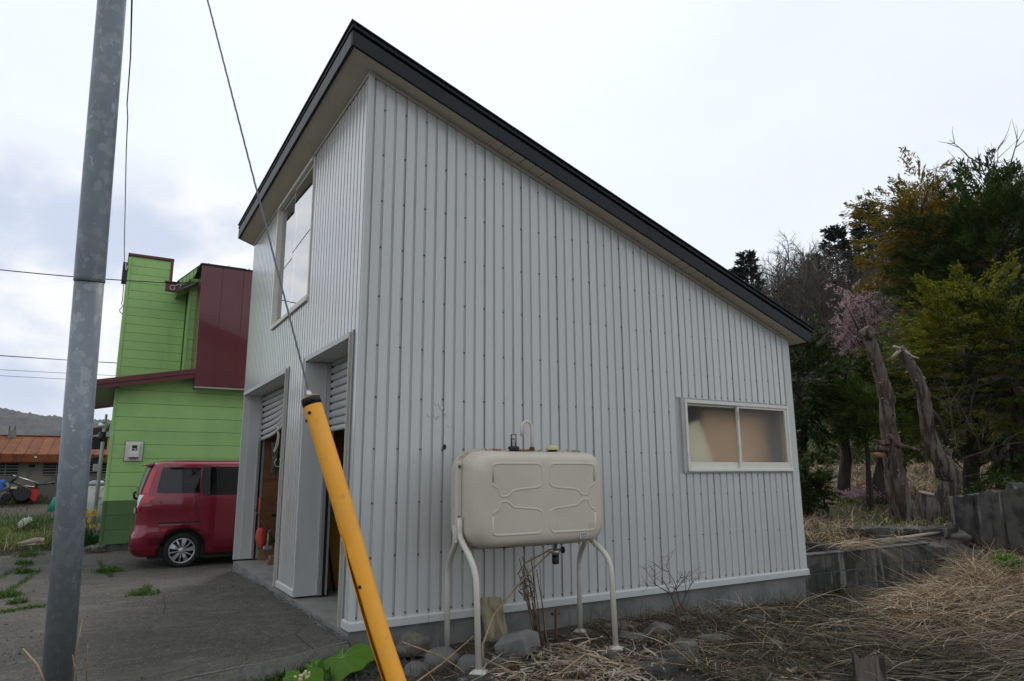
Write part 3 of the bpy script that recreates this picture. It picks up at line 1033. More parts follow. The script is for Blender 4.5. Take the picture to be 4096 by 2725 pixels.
# --- frosted side window
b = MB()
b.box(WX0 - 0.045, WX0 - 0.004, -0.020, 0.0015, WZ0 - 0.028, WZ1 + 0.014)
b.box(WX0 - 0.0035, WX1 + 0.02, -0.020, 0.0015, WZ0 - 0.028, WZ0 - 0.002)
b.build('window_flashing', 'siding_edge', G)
b = MB()
b.box(WX0, WX0 + 0.03, -0.034, 0.07, WZ0, WZ1)
b.box(WX1 - 0.03, WX1, -0.034, 0.07, WZ0, WZ1)
b.box(WX0 + 0.031, WX1 - 0.031, -0.034, 0.07, WZ1 - 0.035, WZ1)
b.box(WX0 + 0.031, WX1 - 0.031, -0.034, 0.07, WZ0, WZ0 + 0.022)
b.box(WX0 - 0.004, WX1 + 0.008, -0.044, -0.0345, WZ0 - 0.012, WZ0 + 0.012)
swn = b.build('side_window', 'window_frame', G, bevel=0.003)
xm = 4.297
for x0, x1, yo in ((WX0 + 0.031, xm + 0.02, 0.006), (xm - 0.028, WX1 - 0.031, -0.022)):
    b = MB()
    z0, z1 = WZ0 + 0.0225, WZ1 - 0.0355
    b.box(x0, x0 + 0.03, yo, yo + 0.024, z0, z1)
    b.box(x1 - 0.03, x1, yo, yo + 0.024, z0, z1)
    b.box(x0 + 0.0305, x1 - 0.0305, yo, yo + 0.024, z0, z0 + 0.065)
    b.box(x0 + 0.0305, x1 - 0.0305, yo, yo + 0.024, z1 - 0.022, z1)
    b.build('sash', 'window_frame', swn)
    BX('frosted_pane', 'frosted', swn, x0 + 0.028, x1 - 0.028, yo + 0.010, yo + 0.014, z0 + 0.06, z1 - 0.018)
BX('latch', 'grey_plastic', swn, xm - 0.024, xm - 0.012, -0.028, -0.0225, WZ1 - 0.19, WZ1 - 0.09)
# --- other walls (far side, back) and inside
b = MB()
b.prism([(0.061, W_ - 0.06, 0.0), (L_, W_ - 0.06, 0.0), (L_, W_ - 0.06, zs(L_)), (0.061, W_ - 0.06, zs(0.061))], (0, 0.06, 0))
b.build('far_wall', 'siding', G)
BW = (1.2, 3.6, 1.0, 2.0)     # unseen back window, added to bring daylight inside
b = MB()
for y0, y1, z0, z1 in ((0.061, BW[0], 0, zs(L_)), (BW[1], W_ - 0.061, 0, zs(L_)), (BW[0] + 0.001, BW[1] - 0.001, 0, BW[2]), (BW[0] + 0.001, BW[1] - 0.001, BW[3], zs(L_))):
    b.box(L_ - 0.06, L_ - 0.0005, y0, y1, z0, z1)
b.build('back_wall', 'siding', G)
b = MB()
b.add([(L_ - 0.03, BW[0], BW[2]), (L_ - 0.03, BW[1], BW[2]), (L_ - 0.03, BW[1], BW[3]), (L_ - 0.03, BW[0], BW[3])], [(0, 1, 2, 3)])
b.build('added_back_window_pane', 'pane', G)
lin = MB()
lin.prism([(0.3, W_ - 0.075, 0.12), (L_ - 0.062, W_ - 0.075, 0.12), (L_ - 0.062, W_ - 0.075, zs(L_) - 0.05), (0.3, W_ - 0.075, zs(0.3) - 0.05)], (0, 0.013, 0))
lin.build('plywood_lining', 'plywood', G)
BX('sill_plate', 'lumber', G, 0.29, L_ - 0.065, W_ - 0.16, W_ - 0.077, -0.018, 0.12)
for xs_ in (0.80, 1.7, 2.6, 3.5, 4.4):
    BX('stud', 'lumber', G, xs_, xs_ + 0.09, W_ - 0.155, W_ - 0.0765, 0.122, min(3.2, zs(xs_) - 0.1))
BX('floor_slab', 'concrete_floor', G, -0.012, L_ - 0.02, 0.012, W_ - 0.02, -0.5, -0.022)
b = MB()
b.box(-0.005, L_ - 0.004, 0.006, 0.011, -0.7, -0.001)
b.build('foundation', 'concrete', G)
BX('foundation', 'concrete', G, -0.0125, -0.0055, 0.006, W_ - 0.1, -0.7, -0.03)
BX('foundation', 'concrete', G, L_ - 0.019, L_ - 0.0045, 0.012, W_ - 0.1, -0.7, -0.001)
# --- roof
XO0, XO1, YO0, YO1 = -0.238, 5.43, -0.19, W_ + 0.14
b = MB()
T = 0.125


def slab(b, x0, x1, y0, y1, dz0, dz1):
    b.prism([(x0, y0, zs(x0) + dz0), (x1, y0, zs(x1) + dz0), (x1, y0, zs(x1) + dz1), (x0, y0, zs(x0) + dz1)], (0, y1 - y0, 0))


slab(b, XO0 + 0.03, XO1 - 0.03, YO0 + 0.03, YO1 - 0.03, 0.012, 0.15)
roof = b.build('roof', 'fascia_dark', G)
b = MB()
slab(b, XO0 - 0.008, XO1 + 0.075, YO0 - 0.010, YO1 + 0.010, 0.152, 0.168)
slab(b, XO0 + 0.004, XO1 + 0.06, YO0 + 0.002, YO1 - 0.002, 0.169, 0.200)
b.build('roof_edge', 'fascia', roof, bevel=0.003)
b = MB()
slab(b, XO0 - 0.015, XO1 + 0.095, YO0 - 0.016, YO1 + 0.016, 0.201, 0.212)
b.build('roof_sheet', 'fascia', roof)
xsplit = [XO0, 1.15, 2.95, 4.62, XO1]
for a, c in zip(xsplit[:-1], xsplit[1:]):
    b = MB()
    slab(b, a + 0.001, c - 0.001, YO0, YO0 + 0.026, -0.004, 0.128)
    b.build('fascia_board', 'fascia', roof, bevel=0.002)
b = MB()
slab(b, XO0, XO1, YO1 - 0.026, YO1, -0.004, 0.128)
b.build('fascia_board', 'fascia', roof)
b = MB()
slab(b, XO0 - 0.002, XO0 + 0.024, YO0 + 0.027, YO1 - 0.027, -0.006, 0.126)
b.build('fascia_board', 'fascia_dark', roof)
b = MB()
slab(b, XO1 - 0.024, XO1 + 0.002, YO0 + 0.027, YO1 - 0.027, -0.006, 0.126)
b.build('fascia_board', 'fascia', roof)
# soffit boards
cuts = [XO0 + 0.025, 0.27, 1.05, 1.87, 2.62, 3.36, 4.10, 4.92, XO1 - 0.025]
for k, (a, c) in enumerate(zip(cuts[:-1], cuts[1:])):
    b = MB()
    slab(b, a + 0.0015, c - 0.0015, YO0 + 0.0265, -0.0005, 0.0, 0.011)
    b.build('soffit_board', 'soffit_vent' if k in (2, 5) else 'soffit', roof)
ycuts = [0.0, 0.75, 1.65, 2.55, 3.45, 4.35, YO1 - 0.0265]
for a, c in zip(ycuts[:-1], ycuts[1:]):
    b = MB()
    slab(b, XO0 + 0.0245, 0.06, a + 0.0015, c - 0.0015, 0.0, 0.011)
    b.build('soffit_board', 'soffit', roof)
b = MB()
slab(b, L_ + 0.002, XO1 - 0.0245, 0.0, YO1 - 0.0265, 0.0, 0.0115)
b.build('soffit_board', 'soffit', roof)
b = MB()
slab(b, 0.061, L_, 0.061, W_, 0.002, 0.0115)
b.build('ceiling_board', 'plywood', roof)
# scuffs and bird marks on the siding
b = MB()
for _ in range(16):
    px, pz = 0.72 + R.gauss(0, 0.045), 1.62 + R.gauss(0, 0.07)
    r = R.uniform(0.004, 0.012)
    b.prism([(px + r * math.cos(t) * R.uniform(0.6, 1.2), -0.0145, pz + 1.8 * r * math.sin(t) * R.uniform(0.6, 1.2)) for t in [2 * PI * q / 7 for q in range(7)]], (0, 0.0018, 0))
b.build('paint_scrape', 'white_plastic', side)
b = MB()
b.prism([(0.735 + 0.016 * math.cos(t), -0.0145, 1.353 + 0.023 * math.sin(t)) for t in [2 * PI * q / 10 for q in range(10)]], (0, 0.0018, 0))
b.build('hole', 'black', side)

# ragged joint between slab and yard
n = 700
t = rng.uniform(0, 1, n)
jy = 0.0 + t * 5.15
cx = -0.035 + rng.normal(0, 0.014, n) - 0.02 * np.sin(jy * 4)
sz = rng.uniform(0.004, 0.013, n)
base = np.stack([cx, jy, apron_z(cx, jy) + 0.004], -1)
d = np.array([(-1, -1, 0.3), (1, -1, 0.9), (1, 1, 0.4), (-1, 1, 1.0)], float)
V = base[:, None, :] + d[None] * sz[:, None, None] * rng.uniform(0.4, 1.2, (n, 4, 1)) * np.array([0.8, 1.2, 0.7])
Q = np.arange(n * 4).reshape(-1, 4)
npmesh('joint_rubble', V, Q, 'joint_flakes', kind='stuff', label='crumbled pale filler along the garage sill joint')

# ---------------------------------------------------------------- heating oil tank
TX0, TX1, TZ0, TZ1 = 0.585, 1.80, 0.580, 1.322
TYF, TYM, TYB = -0.82, -0.56, -0.34
T_ = thing('oil_tank', 'beige steel heating oil tank on four bent legs beside the garage wall', 'oil tank', (1.2, -0.55, -0.18))


def tank_half(y0, y1, ins, rad):
    """rounded pan from the seam y0 out to the face y1"""
    m = MB()
    rings = []
    steps = [(0, 0), (0.45, 0.0), (0.7, 0.06), (0.85, 0.18), (0.94, 0.38), (0.985, 0.62), (1.0, 1.0)]
    for t, s in steps:
        y = y0 + (y1 - y0) * t
        k = 0.022 + ins * s
        x0, x1, z0, z1 = TX0 + k, TX1 - k, TZ0 + k, TZ1 - k
        r = max(0.03, rad - 0.2 * k)
        ring = []
        for cx, cz, a0 in ((x1 - r, z1 - r, 0), (x0 + r, z1 - r, 90), (x0 + r, z0 + r, 180), (x1 - r, z0 + r, 270)):
            for q in range(9):
                a = math.radians(a0 + 90 * q / 8)
                ring.append((cx + r * math.cos(a), y, cz + r * math.sin(a)))
        rings.append(ring)
    n = len(rings[0])
    v = [p for r in rings for p in r]
    f = []
    for i in range(len(rings) - 1):
        for k in range(n):
            k2 = (k + 1) % n
            f.append((i * n + k, i * n + k2, (i + 1) * n + k2, (i + 1) * n + k))
    f.append(tuple((len(rings) - 1) * n + k for k in range(n)))
    m.add(v, f, True)
    return m


shell = tank_half(TYM, TYF, 0.10, 0.14).build('tank_front_shell', 'tank_paint', T_)
tank_half(TYM, TYB, 0.10, 0.14).build('tank_back_shell', 'tank_paint', T_)
# seam flange all round
m = MB()
ring = []
for grow in (0.0, -0.03):
    x0, x1, z0, z1 = TX0 - grow * 0 - 0.0 + (-grow), TX1 + grow, TZ0 - grow, TZ1 + grow
    r = 0.13
    for cx, cz, a0 in ((x1 - r, z1 - r, 0), (x0 + r, z1 - r, 90), (x0 + r, z0 + r, 180), (x1 - r, z0 + r, 270)):
        for q in range(9):
            a = math.radians(a0 + 90 * q / 8)
            ring.append((cx + r * math.cos(a), cz + r * math.sin(a)))
n = 36
v = [(p[0], TYM - 0.004, p[1]) for p in ring] + [(p[0], TYM + 0.004, p[1]) for p in ring]
f = []
for k in range(n):
    k2 = (k + 1) % n
    f += [(k, k2, n + k2, n + k), (2 * n + k, 3 * n + k, 3 * n + k2, 2 * n + k2), (k, 2 * n + k, 2 * n + k2, k2)]
m.add(v, f)
m.build('seam_flange', 'tank_rust', T_)
# pressed beads on the front face
FX0, FX1, FZ0_, FZ1_ = 0.745, 1.66, 0.70, 1.205


def bead(pts):
    m = MB()
    # smooth the corners
    P = [Vector((p[0], 0, p[1])) for p in pts]
    out = []
    for i in range(len(P)):
        if i in (0, len(P) - 1):
            out.append(P[i])
            continue
        a, c, d = P[i - 1], P[i], P[i + 1]
        l = min((a - c).length, (d - c).length) * 0.42
        s0 = c + (a - c).normalized() * l
        s1 = c + (d - c).normalized() * l
        for q in range(5):
            t = q / 4
            out.append(s0 * (1 - t) ** 2 + c * 2 * t * (1 - t) + s1 * t * t)
    m.tube([(p.x, TYF + 0.0098, p.z) for p in out], 0.0135, 10)
    m.build('pressed_bead', 'tank_paint', shell)


xc = (FX0 + FX1) / 2
for sx in (-1, 1):
    for szn in (-1, 1):
        zc = (FZ0_ + FZ1_) / 2
        hw, hh = (FX1 - FX0) / 2, (FZ1_ - FZ0_) / 2

        def q(u, v):
            return (xc + sx * (0.035 + u * (hw - 0.035)), zc + szn * (0.018 + v * (hh - 0.018)))
        bead([q(1, 0.42), q(1, 0.98), q(0.86, 1.0), q(0.06, 1.0), q(0, 0.9), q(0, 0.34), q(0.10, 0.26), q(0.60, 0.18), q(0.70, 0.0), q(0.86, 0.0), q(0.88, 0.24), q(1.0, 0.34), q(1, 0.42)])
# straps and legs
for xs_, dx in ((TX0, -1), (TX1, 1)):
    b = MB()
    b.box(xs_ - 0.022, xs_ + 0.022, TYM - 0.034, TYM - 0.0045, TZ0 + 0.06, TZ1 - 0.10)
    st = b.build('leg_bracket', 'leg_paint', T_, bevel=0.006)
    for zz_ in (TZ1 - 0.135, 0.82):
        b = MB()
        b.lathe((xs_, TYM - 0.034, zz_), [(0.013, 0), (0.013, -0.006), (0.008, -0.012)], 8, 'y')
        b.build('bolt', 'screw_metal', st)
legs = [((TX0, TYM - 0.05, 0.72), (0.598, -0.80, 0.47), (0.605, -0.87, -0.165)), ((TX0 + 0.02, TYM + 0.06, 0.66), (0.655, -0.27, 0.44), (0.665, -0.25, -0.20)),
        ((TX1 - 0.08, TYM - 0.09, 0.66), (1.77, -0.83, 0.475), (1.79, -0.86, -0.165)), ((TX1 + 0.02, TYM + 0.09, 0.62), (1.895, -0.27, 0.42), (1.905, -0.25, -0.165))]
for a, k, f_ in legs:
    a, k, f_ = Vector(a), Vector(k), Vector(f_)
    dirv = (k - a)
    pts = [a + Vector((0, 0, 0.10)), a + Vector((0, 0, 0.02))]
    p1, p2 = a + dirv * 0.30, a + dirv * 0.62
    kk = Vector((f_.x, f_.y, k.z)) * 0.7 + k * 0.3
    low = Vector((f_.x * 0.6 + k.x * 0.4, f_.y * 0.6 + k.y * 0.4, k.z - 0.12))
    for t in np.linspace(0, 1, 9):
        t = float(t)
        b0, b1, b2, b3 = a, a + Vector((0, 0, -0.10)), Vector((low.x, low.y, k.z + 0.10)), low
        pts.append(b0 * (1 - t) ** 3 + b1 * 3 * t * (1 - t) ** 2 + b2 * 3 * t * t * (1 - t) + b3 * t ** 3)
    pts.append(f_)
    m = MB()
    m.tube(pts, 0.0215, 14)
    lg = m.build('leg', 'leg_paint', T_)
    m = MB()
    m.lathe((f_.x, f_.y, f_.z), [(0.075, -0.012), (0.072, -0.004), (0.035, 0.006), (0.024, 0.016)], 4 if True else 16)
    m.build('foot_plate', 'leg_paint', lg)
# top fittings
m = MB()
vx = 1.245
m.tube([(vx, TYM, TZ1 - 0.02), (vx, TYM, 1.49)] + [(vx - 0.046 + 0.046 * math.cos(t), TYM, 1.49 + 0.052 * math.sin(t)) for t in np.linspace(0.15, PI, 9)] + [(vx - 0.092, TYM, 1.425)], 0.0125, 12)
vp = m.build('vent_pipe', 'leg_paint', T_)
m = MB()
m.lathe((vx, TYM, TZ1), [(0.022, -0.01), (0.022, 0.012), (0.016, 0.02)], 8)
m.build('vent_collar', 'rusty_iron', vp)
m = MB()
gx = 1.075
m.lathe((gx, TYM, TZ1), [(0.042, -0.025), (0.042, -0.006), (0.046, 0.0), (0.046, 0.018), (0.024, 0.024)], 16)
gg = m.build('level_gauge', 'black_metal', T_)
m = MB()
m.lathe((gx, TYM, TZ1), [(0.024, 0.0242), (0.024, 0.11), (0.020, 0.117)], 14)
m.build('gauge_glass', 'pane', gg)
m = MB()
m.lathe((gx - 0.003, TYM, TZ1), [(0.009, 0.072), (0.009, 0.084)], 10)
m.build('gauge_float', 'red_plastic', gg)
m = MB()
m.lathe((gx, TYM, TZ1), [(0.0035, 0.02), (0.0035, 0.11)], 6)
m.build('gauge_rod', 'white_plastic', gg)
m = MB()
m.lathe((1.44, TYM, TZ1), [(0.040, -0.022), (0.040, -0.004)], 16)
m.build('filler_neck', 'black_metal', T_)
m = MB()
m.lathe((1.44, TYM, TZ1), [(0.054, -0.003), (0.056, 0.004), (0.054, 0.016), (0.047, 0.020), (0.044, 0.034), (0.030, 0.036)], 20)
m.build('filler_cap', 'yellow_cap', T_)
# outlet valve and filter bowl underneath
m = MB()
vx = 1.455
m.lathe((vx, TYM, 0.0), [(0.015, 0.60), (0.015, 0.545), (0.032, 0.543), (0.032, 0.505)], 14)
m.tube([(vx - 0.07, TYM, 0.535), (vx + 0.06, TYM, 0.535)], 0.012, 10)
vv = m.build('outlet_valve', 'aluminium', T_)
m = MB()
m.lathe((vx, TYM, 0.0), [(0.028, 0.5045), (0.028, 0.445), (0.024, 0.432)], 14)
m.build('filter_bowl', 'black_metal', vv)
m = MB()
m.lathe((vx + 0.062, TYM, 0.535), [(0.022, 0.0), (0.026, 0.006), (0.026, 0.014), (0.020, 0.018)], 12, 'x')
m.build('valve_knob', 'black_metal', vv)
m = MB()
m.tube([(vx - 0.07, TYM, 0.535), (1.33, -0.52, 0.50), (1.22, -0.47, 0.44), (1.17, -0.45, 0.36)], 0.006, 8)
m.build('copper_line', 'stalk', vv)
# stickers on the face
BX('sticker', 'tank_rust', T_, 1.595, 1.665, TYF - 0.001, TYF + 0.0005, 0.705, 0.755)
stk = BX('label_plate', 'sticker', T_, 1.508, 1.576, TYF - 0.0012, TYF + 0.0005, 0.642, 0.682)
for k in range(3):
    BX('label_mark', 'sticker_print', stk, 1.516 + k * 0.02, 1.530 + k * 0.02, TYF - 0.0020, TYF - 0.0013, 0.666, 0.679)
BX('label_line', 'sticker_print', stk, 1.512, 1.572, TYF - 0.0020, TYF - 0.0013, 0.6605, 0.6625)
BX('label_line', 'sticker_print', stk, 1.520, 1.570, TYF - 0.0020, TYF - 0.0013, 0.647, 0.656)

# ---------------------------------------------------------------- guy wire with yellow guard
A = Vector((-0.809, -1.671, 1.524))
Bq = Vector((-0.419, -1.979, 0.185))
dg = (A - Bq).normalized()
base = Bq + dg * ((-0.33 - Bq.z) / dg.z)
GW = thing('guy_wire', 'steel guy wire running down into a split yellow plastic guard tube', 'guy wire', base)
m = MB()
topw = ray(830, 0, 4.0)
dw = (topw - A).normalized()
top = A + dw * 4.2
# laid wire: slight helix of three strands
for s3 in range(3):
    pts = []
    a = dw.orthogonal().normalized()
    c = dw.cross(a)
    L = (top - A).length
    for k in range(150):
        t = k / 149
        th = 2 * PI * s3 / 3 + t * L / 0.06 * 2 * PI * 0.25
        pts.append(A - dw * 0.03 + dw * (L * t) + (a * math.cos(th) + c * math.sin(th)) * 0.0026)
    m.tube(pts, 0.0030, 5, cap=False)
m.build('wire', 'steel_cable', GW)
m = MB()
LG = (A - base).length
side_l = dg.cross(fw).normalized()          # to one side as seen from the yard
if side_l.dot(rt) > 0:
    side_l = -side_l
back_l = dg.cross(side_l).normalized()
if back_l.dot(fw) > 0:
    back_l = -back_l                        # towards the street
ns, na = 60, 30
vv, ff = [], []
for i in range(ns + 1):
    t = i / ns
    p = base + dg * (LG * t)
    r = 0.0455 + 0.006 * (1 - t)
    fold = math.exp(-((t - 0.615) / 0.016) ** 2)
    kink = side_l * (0.016 * math.exp(-((t - 0.42) / 0.22) ** 2))
    gap = 0.02 + 0.34 * sst(0.66, 0.50, t)
    for k in range(na + 1):
        th = gap + (2 * PI - 2 * gap) * k / na + 0.78
        rr = r * (1 - 0.14 * fold * max(0, math.cos(th - 0.95)))
        vv.append(p + kink + side_l * (rr * math.cos(th)) + back_l * (rr * math.sin(th)))
for i in range(ns):
    for k in range(na):
        q0 = i * (na + 1) + k
        ff.append((q0, q0 + 1, q0 + na + 2, q0 + na + 1))
m.add(vv, ff, True)
m.build('guard_tube', 'guard_yellow', GW, solid=0.0035)
m = MB()
m.tube([base + dg * 0.05, A - dg * 0.02], 0.020, 8)
m.build('anchor_rod', 'black_metal', GW)
m = MB()
m.tube([A - dg * 0.045, A - dg * 0.01, A + dg * 0.0, A + dg * 0.004], [0.049, 0.0485, 0.047, 0.040], 24)
cap = m.build('guard_cap', 'black', GW)
m = MB()
m.tube([A + dg * 0.004, A + dg * 0.022, A + dg * 0.04], [0.018, 0.014, 0.008], 10)
m.build('wire_clamp', 'aluminium', cap)
for tt, th in ((LG - 0.085, 1.35), (LG - 0.11, 0.15), (0.52 * LG - 0.02, 1.38), (0.20 * LG, 1.35), (LG - 0.022, 2.0)):
    p = base + dg * tt
    n_ = side_l * math.cos(th) + back_l * math.sin(th)
    kink = side_l * (0.016 * math.exp(-((tt / LG - 0.42) / 0.22) ** 2))
    m = MB()
    m.tube([p + kink + n_ * 0.044, p + kink + n_ * 0.054, p + kink + n_ * 0.057], [0.0085, 0.0085, 0.005], 10)
    m.build('rivet', 'black', GW)

# ---------------------------------------------------------------- galvanised pole
pb, pt = Vector((-1.798, -0.442, 0.025)), Vector((-1.892, -1.148, 3.76))
dp = (pt - pb).normalized()
PO = thing('utility_pole', 'grey galvanised steel utility pole with a sleeve joint, beside the paved yard', 'utility pole', pb - dp * 0.3)
jt = pb + dp * 2.215
m = MB()
m.tube([pb - dp * 0.32, jt + dp * 0.1], [0.0765, 0.0725], 40)
m.build('lower_section', 'galvanized', PO)
m = MB()
m.tube([jt - dp * 0.003, jt, jt + dp * 0.02, pt + dp * 5.0], [0.0735, 0.0765, 0.0765, 0.050], 40)
m.build('upper_section', 'galvanized', PO)
m = MB()
m.tube([jt - dp * 0.006, jt - dp * 0.0005], [0.0745, 0.0775], 40)
m.build('joint_ring', 'black_metal', PO)


# ---------------------------------------------------------------- overhead wires
def wire(name, label, pts, r, material='black', cat='wire', sag=0.0, group=None, n=24, wig=0.0):
    P = [Vector(p) for p in pts]
    out = []
    if len(P) == 2:
        for k in range(n + 1):
            t = k / n
            p = P[0].lerp(P[1], t)
            p.z -= sag * 4 * t * (1 - t)
            if wig:
                p += Vector((R.gauss(0, wig), R.gauss(0, wig), 0)) * math.sin(PI * t)
            out.append(p)
    else:
        out = P
    m = MB()
    m.tube(out, r, 6)
    o = m.build(name, material)
    return tag(o, label, cat, group)


wire('service_wire', 'thin twisted wire hanging down to the box on the green tower', [ray(529, -60, 6.0), ray(522, 230, 8.0), ray(508, 420, 9.4), ray(511, 470, 9.8), ray(505, 600, 10.8), ray(502, 760, 12.0), ray(497, 1000, 13.9), ray(499, 1062, 14.3), ray(506, 1066, 14.35)], 0.008)
wire('service_wire', 'thin curled wire dangling below the box on the green tower', [ray(496, 1120, 14.4), ray(490, 1200, 14.4), ray(486, 1215, 14.4), ray(492, 1225, 14.4), ray(478, 1240, 14.4), ray(480, 1248, 14.4), ray(492, 1258, 14.4)], 0.008)
wire('power_cable', 'black overhead cable running to the eave bracket of the green house', [(-14, 14.0, 7.1), (-0.93, 9.78, 4.96)], 0.010, sag=0.55, n=40)
wire('far_wire', 'uppermost of the thin far wires behind the pole, dipping to the left', [(-22, 25, 6.2), (18.0, 8.5, 4.3)], 0.009, sag=1.0, n=50)
wire('far_wire', 'second far wire behind the pole, sagging gently', [(-26, 30, 7.2), (22.0, 10.6, 4.7)], 0.010, sag=1.2, n=50)
wire('far_wire', 'upper of the two lowest far wires behind the pole', [(-30, 42, 7.4), (26.0, 14.8, 4.5)], 0.009, sag=0.6, n=50)
wire('far_wire', 'lowest far wire behind the pole', [(-30, 42, 7.1), (26.0, 14.8, 4.3)], 0.009, sag=0.6, n=50)

# ---------------------------------------------------------------- green house
HH = thing('green_house', 'light green lap-sided house with dark red roof edges and a tall narrow tower', 'house', (-1.59, 9.0, -0.1))
HY = 9.0
zl = [-0.041 + 0.2474 * k for k in range(12)]


def rake_z(x):
    return 2.66 + (x + 1.9) * 0.195            # underside of the lower roof


def boards(parent, y, x0, x1, z0, z1, h, material, slope=None, face=-1):
    z = z0
    while z < z1 - 0.01:
        zt = min(z + h, z1)
        m = MB()
        g = 0.006
        t0 = zt - g
        if slope:
            ta, tb = min(t0, slope(x0)), min(t0, slope(x1))
            if tb <= z + 0.01:
                break
            if ta < z + 0.005:
                xa = x0 + (x1 - x0) * (z + 0.005 - slope(x0)) / max(1e-6, slope(x1) - slope(x0))
                poly = [(xa, y, z), (x1, y, z), (x1, y, tb), (xa, y, z + 0.004)]
            else:
                xb_ = x1
                if tb >= t0 > slope(x0):
                    xk = x0 + (x1 - x0) * (t0 - slope(x0)) / (slope(x1) - slope(x0))
                    poly = [(x0, y, z), (x1, y, z), (x1, y, t0), (xk, y, t0), (x0, y, ta)]
                else:
                    poly = [(x0, y, z), (x1, y, z), (x1, y, tb), (x0, y, ta)]
        else:
            poly = [(x0, y, z), (x1, y, z), (x1, y, t0), (x0, y, t0)]
        m.prism(poly, (0, 0.016, 0))
        m.build('siding_board', material, parent, bevel=0.002, seg=1)
        z = zt


b = MB()
b.prism([(-1.56, HY + 0.016, -0.04), (3.2, HY + 0.016, -0.04), (3.2, HY + 0.016, rake_z(-0.32)), (-0.32, HY + 0.016, rake_z(-0.32)), (-1.56, HY + 0.016, rake_z(-1.56))], (0, 0.1, 0))
lw = b.build('lower_wall', 'green_dark', HH)
b = MB()
b.box(-1.575, -1.475, HY + 0.117, 12.0, -0.04, 2.72)
b.build('west_wall', 'green_wall', HH)
lim = lambda x: rake_z(min(x, -0.32))
boards(lw, HY, -1.545, 3.2, zl[0], zl[3], 0.2474, 'green_dark')
z = zl[3]
while z < 2.95:
    zt = z + 0.2474 - 0.006
    x0_, x1_ = -1.545, 3.2
    top = []
    poly = [(x0_, z), (x1_, z), (x1_, min(zt, lim(x1_)))]
    # follow the roof slope on the left
    if lim(x0_) < zt:
        xk = min(-0.32, -1.9 + (min(zt, lim(3)) - 2.66) / 0.195)
        poly.append((xk, min(zt, lim(3))))
    if lim(x0_) > z + 0.004:
        poly.append((x0_, min(zt, lim(x0_))))
    else:
        xk0 = -1.9 + (z - 2.66) / 0.195
        if xk0 > -0.34:
            break
        poly[0] = (xk0, z)
    m = MB()
    m.prism([(p[0], HY, p[1]) for p in poly], (0, 0.016, 0))
    m.build('siding_board', 'green_wall', lw, bevel=0.002, seg=1)
    z += 0.2474
for mname, z0, z1 in (('green_dark', -0.06, 0.699), ('green_wall', 0.701, 2.70)):
    b = MB()
    b.box(-1.600, -1.5465, HY - 0.012, HY + 0.116, z0, z1)
    b.box(-1.590, -1.568, HY - 0.020, HY - 0.0122, z0, z1)
    b.build('corner_board', mname, HH)
BX('house_base', 'concrete_old', HH, -1.56, 3.2, HY + 0.02, HY + 0.2, -0.5, -0.041)
# lower roof: rake boards, soffit, sheet
rk = MB()
xr, xl = -0.335, -2.02


def sl(b, x0, x1, y0, y1, d0, d1):
    b.prism([(x0, y0, rake_z(x0) + d0), (x1, y0, rake_z(x1) + d0), (x1, y0, rake_z(x1) + d1), (x0, y0, rake_z(x0) + d1)], (0, y1 - y0, 0))


sl(rk, xl, xr, 8.72, 13.5, 0.012, 0.11)
lroof = rk.build('lower_roof', 'red_trim', HH)
for a, c in ((xl, -1.47), (-1.468, xr)):
    b = MB()
    sl(b, a, c, 8.695, 8.7185, -0.135 + 0.10, 0.055)
    b.build('rake_board', 'red_trim', lroof)
b = MB()
sl(b, xl - 0.02, xr, 8.675, 8.6945, 0.045, 0.135)
b.build('rake_cap', 'red_trim', lroof)
b = MB()
sl(b, xl + 0.01, xr, 8.7195, HY - 0.001, -0.004, 0.011)
b.build('rake_soffit', 'house_soffit', lroof)
b = MB()
sl(b, xl + 0.01, -1.602, HY, 12.5, -0.012, 0.011)
b.build('eave_soffit', 'house_soffit', lroof)
# red sheet-metal front above the roof
redz0, redz1 = 2.775, 5.125
b = MB()
b.box(-0.33, 3.0, 8.712, 9.7, redz0 + 0.004, redz1 - 0.01)
red = b.build('upper_front', 'red_panel', HH)
seams = [-0.375, 0.012, 0.402, 0.79, 1.18, 1.57, 1.96, 2.35, 2.74]
for k, (a, c) in enumerate(zip(seams[:-1], seams[1:])):
    m = MB()
    # slight skew: the left edge leans as in the photograph's old sheeting
    m.prism([(a + 0.004 + (0.045 if k == 0 else 0), 8.695, redz0), (c - 0.004, 8.695, redz0), (c - 0.004, 8.695, redz1), (a + 0.004, 8.695, redz1)], (0, 0.0165, 0))
    m.build('sheet_panel', 'red_panel', red, bevel=0.004, seg=2)
BX('red_soffit', 'house_soffit', HH, -0.33, 3.0, 8.70, HY - 0.002, redz0 - 0.03, redz0 - 0.002)
b = MB()
b.box(-0.40, 3.0, 8.68, 9.8, redz1 + 0.002, redz1 + 0.03)
cp = b.build('coping', 'fascia', red)
for x in (-0.27, 0.10, 0.48, 0.86):
    BX('coping_clip', 'fascia', cp, x, x + 0.02, 8.70, 8.72, redz1 + 0.031, redz1 + 0.055)
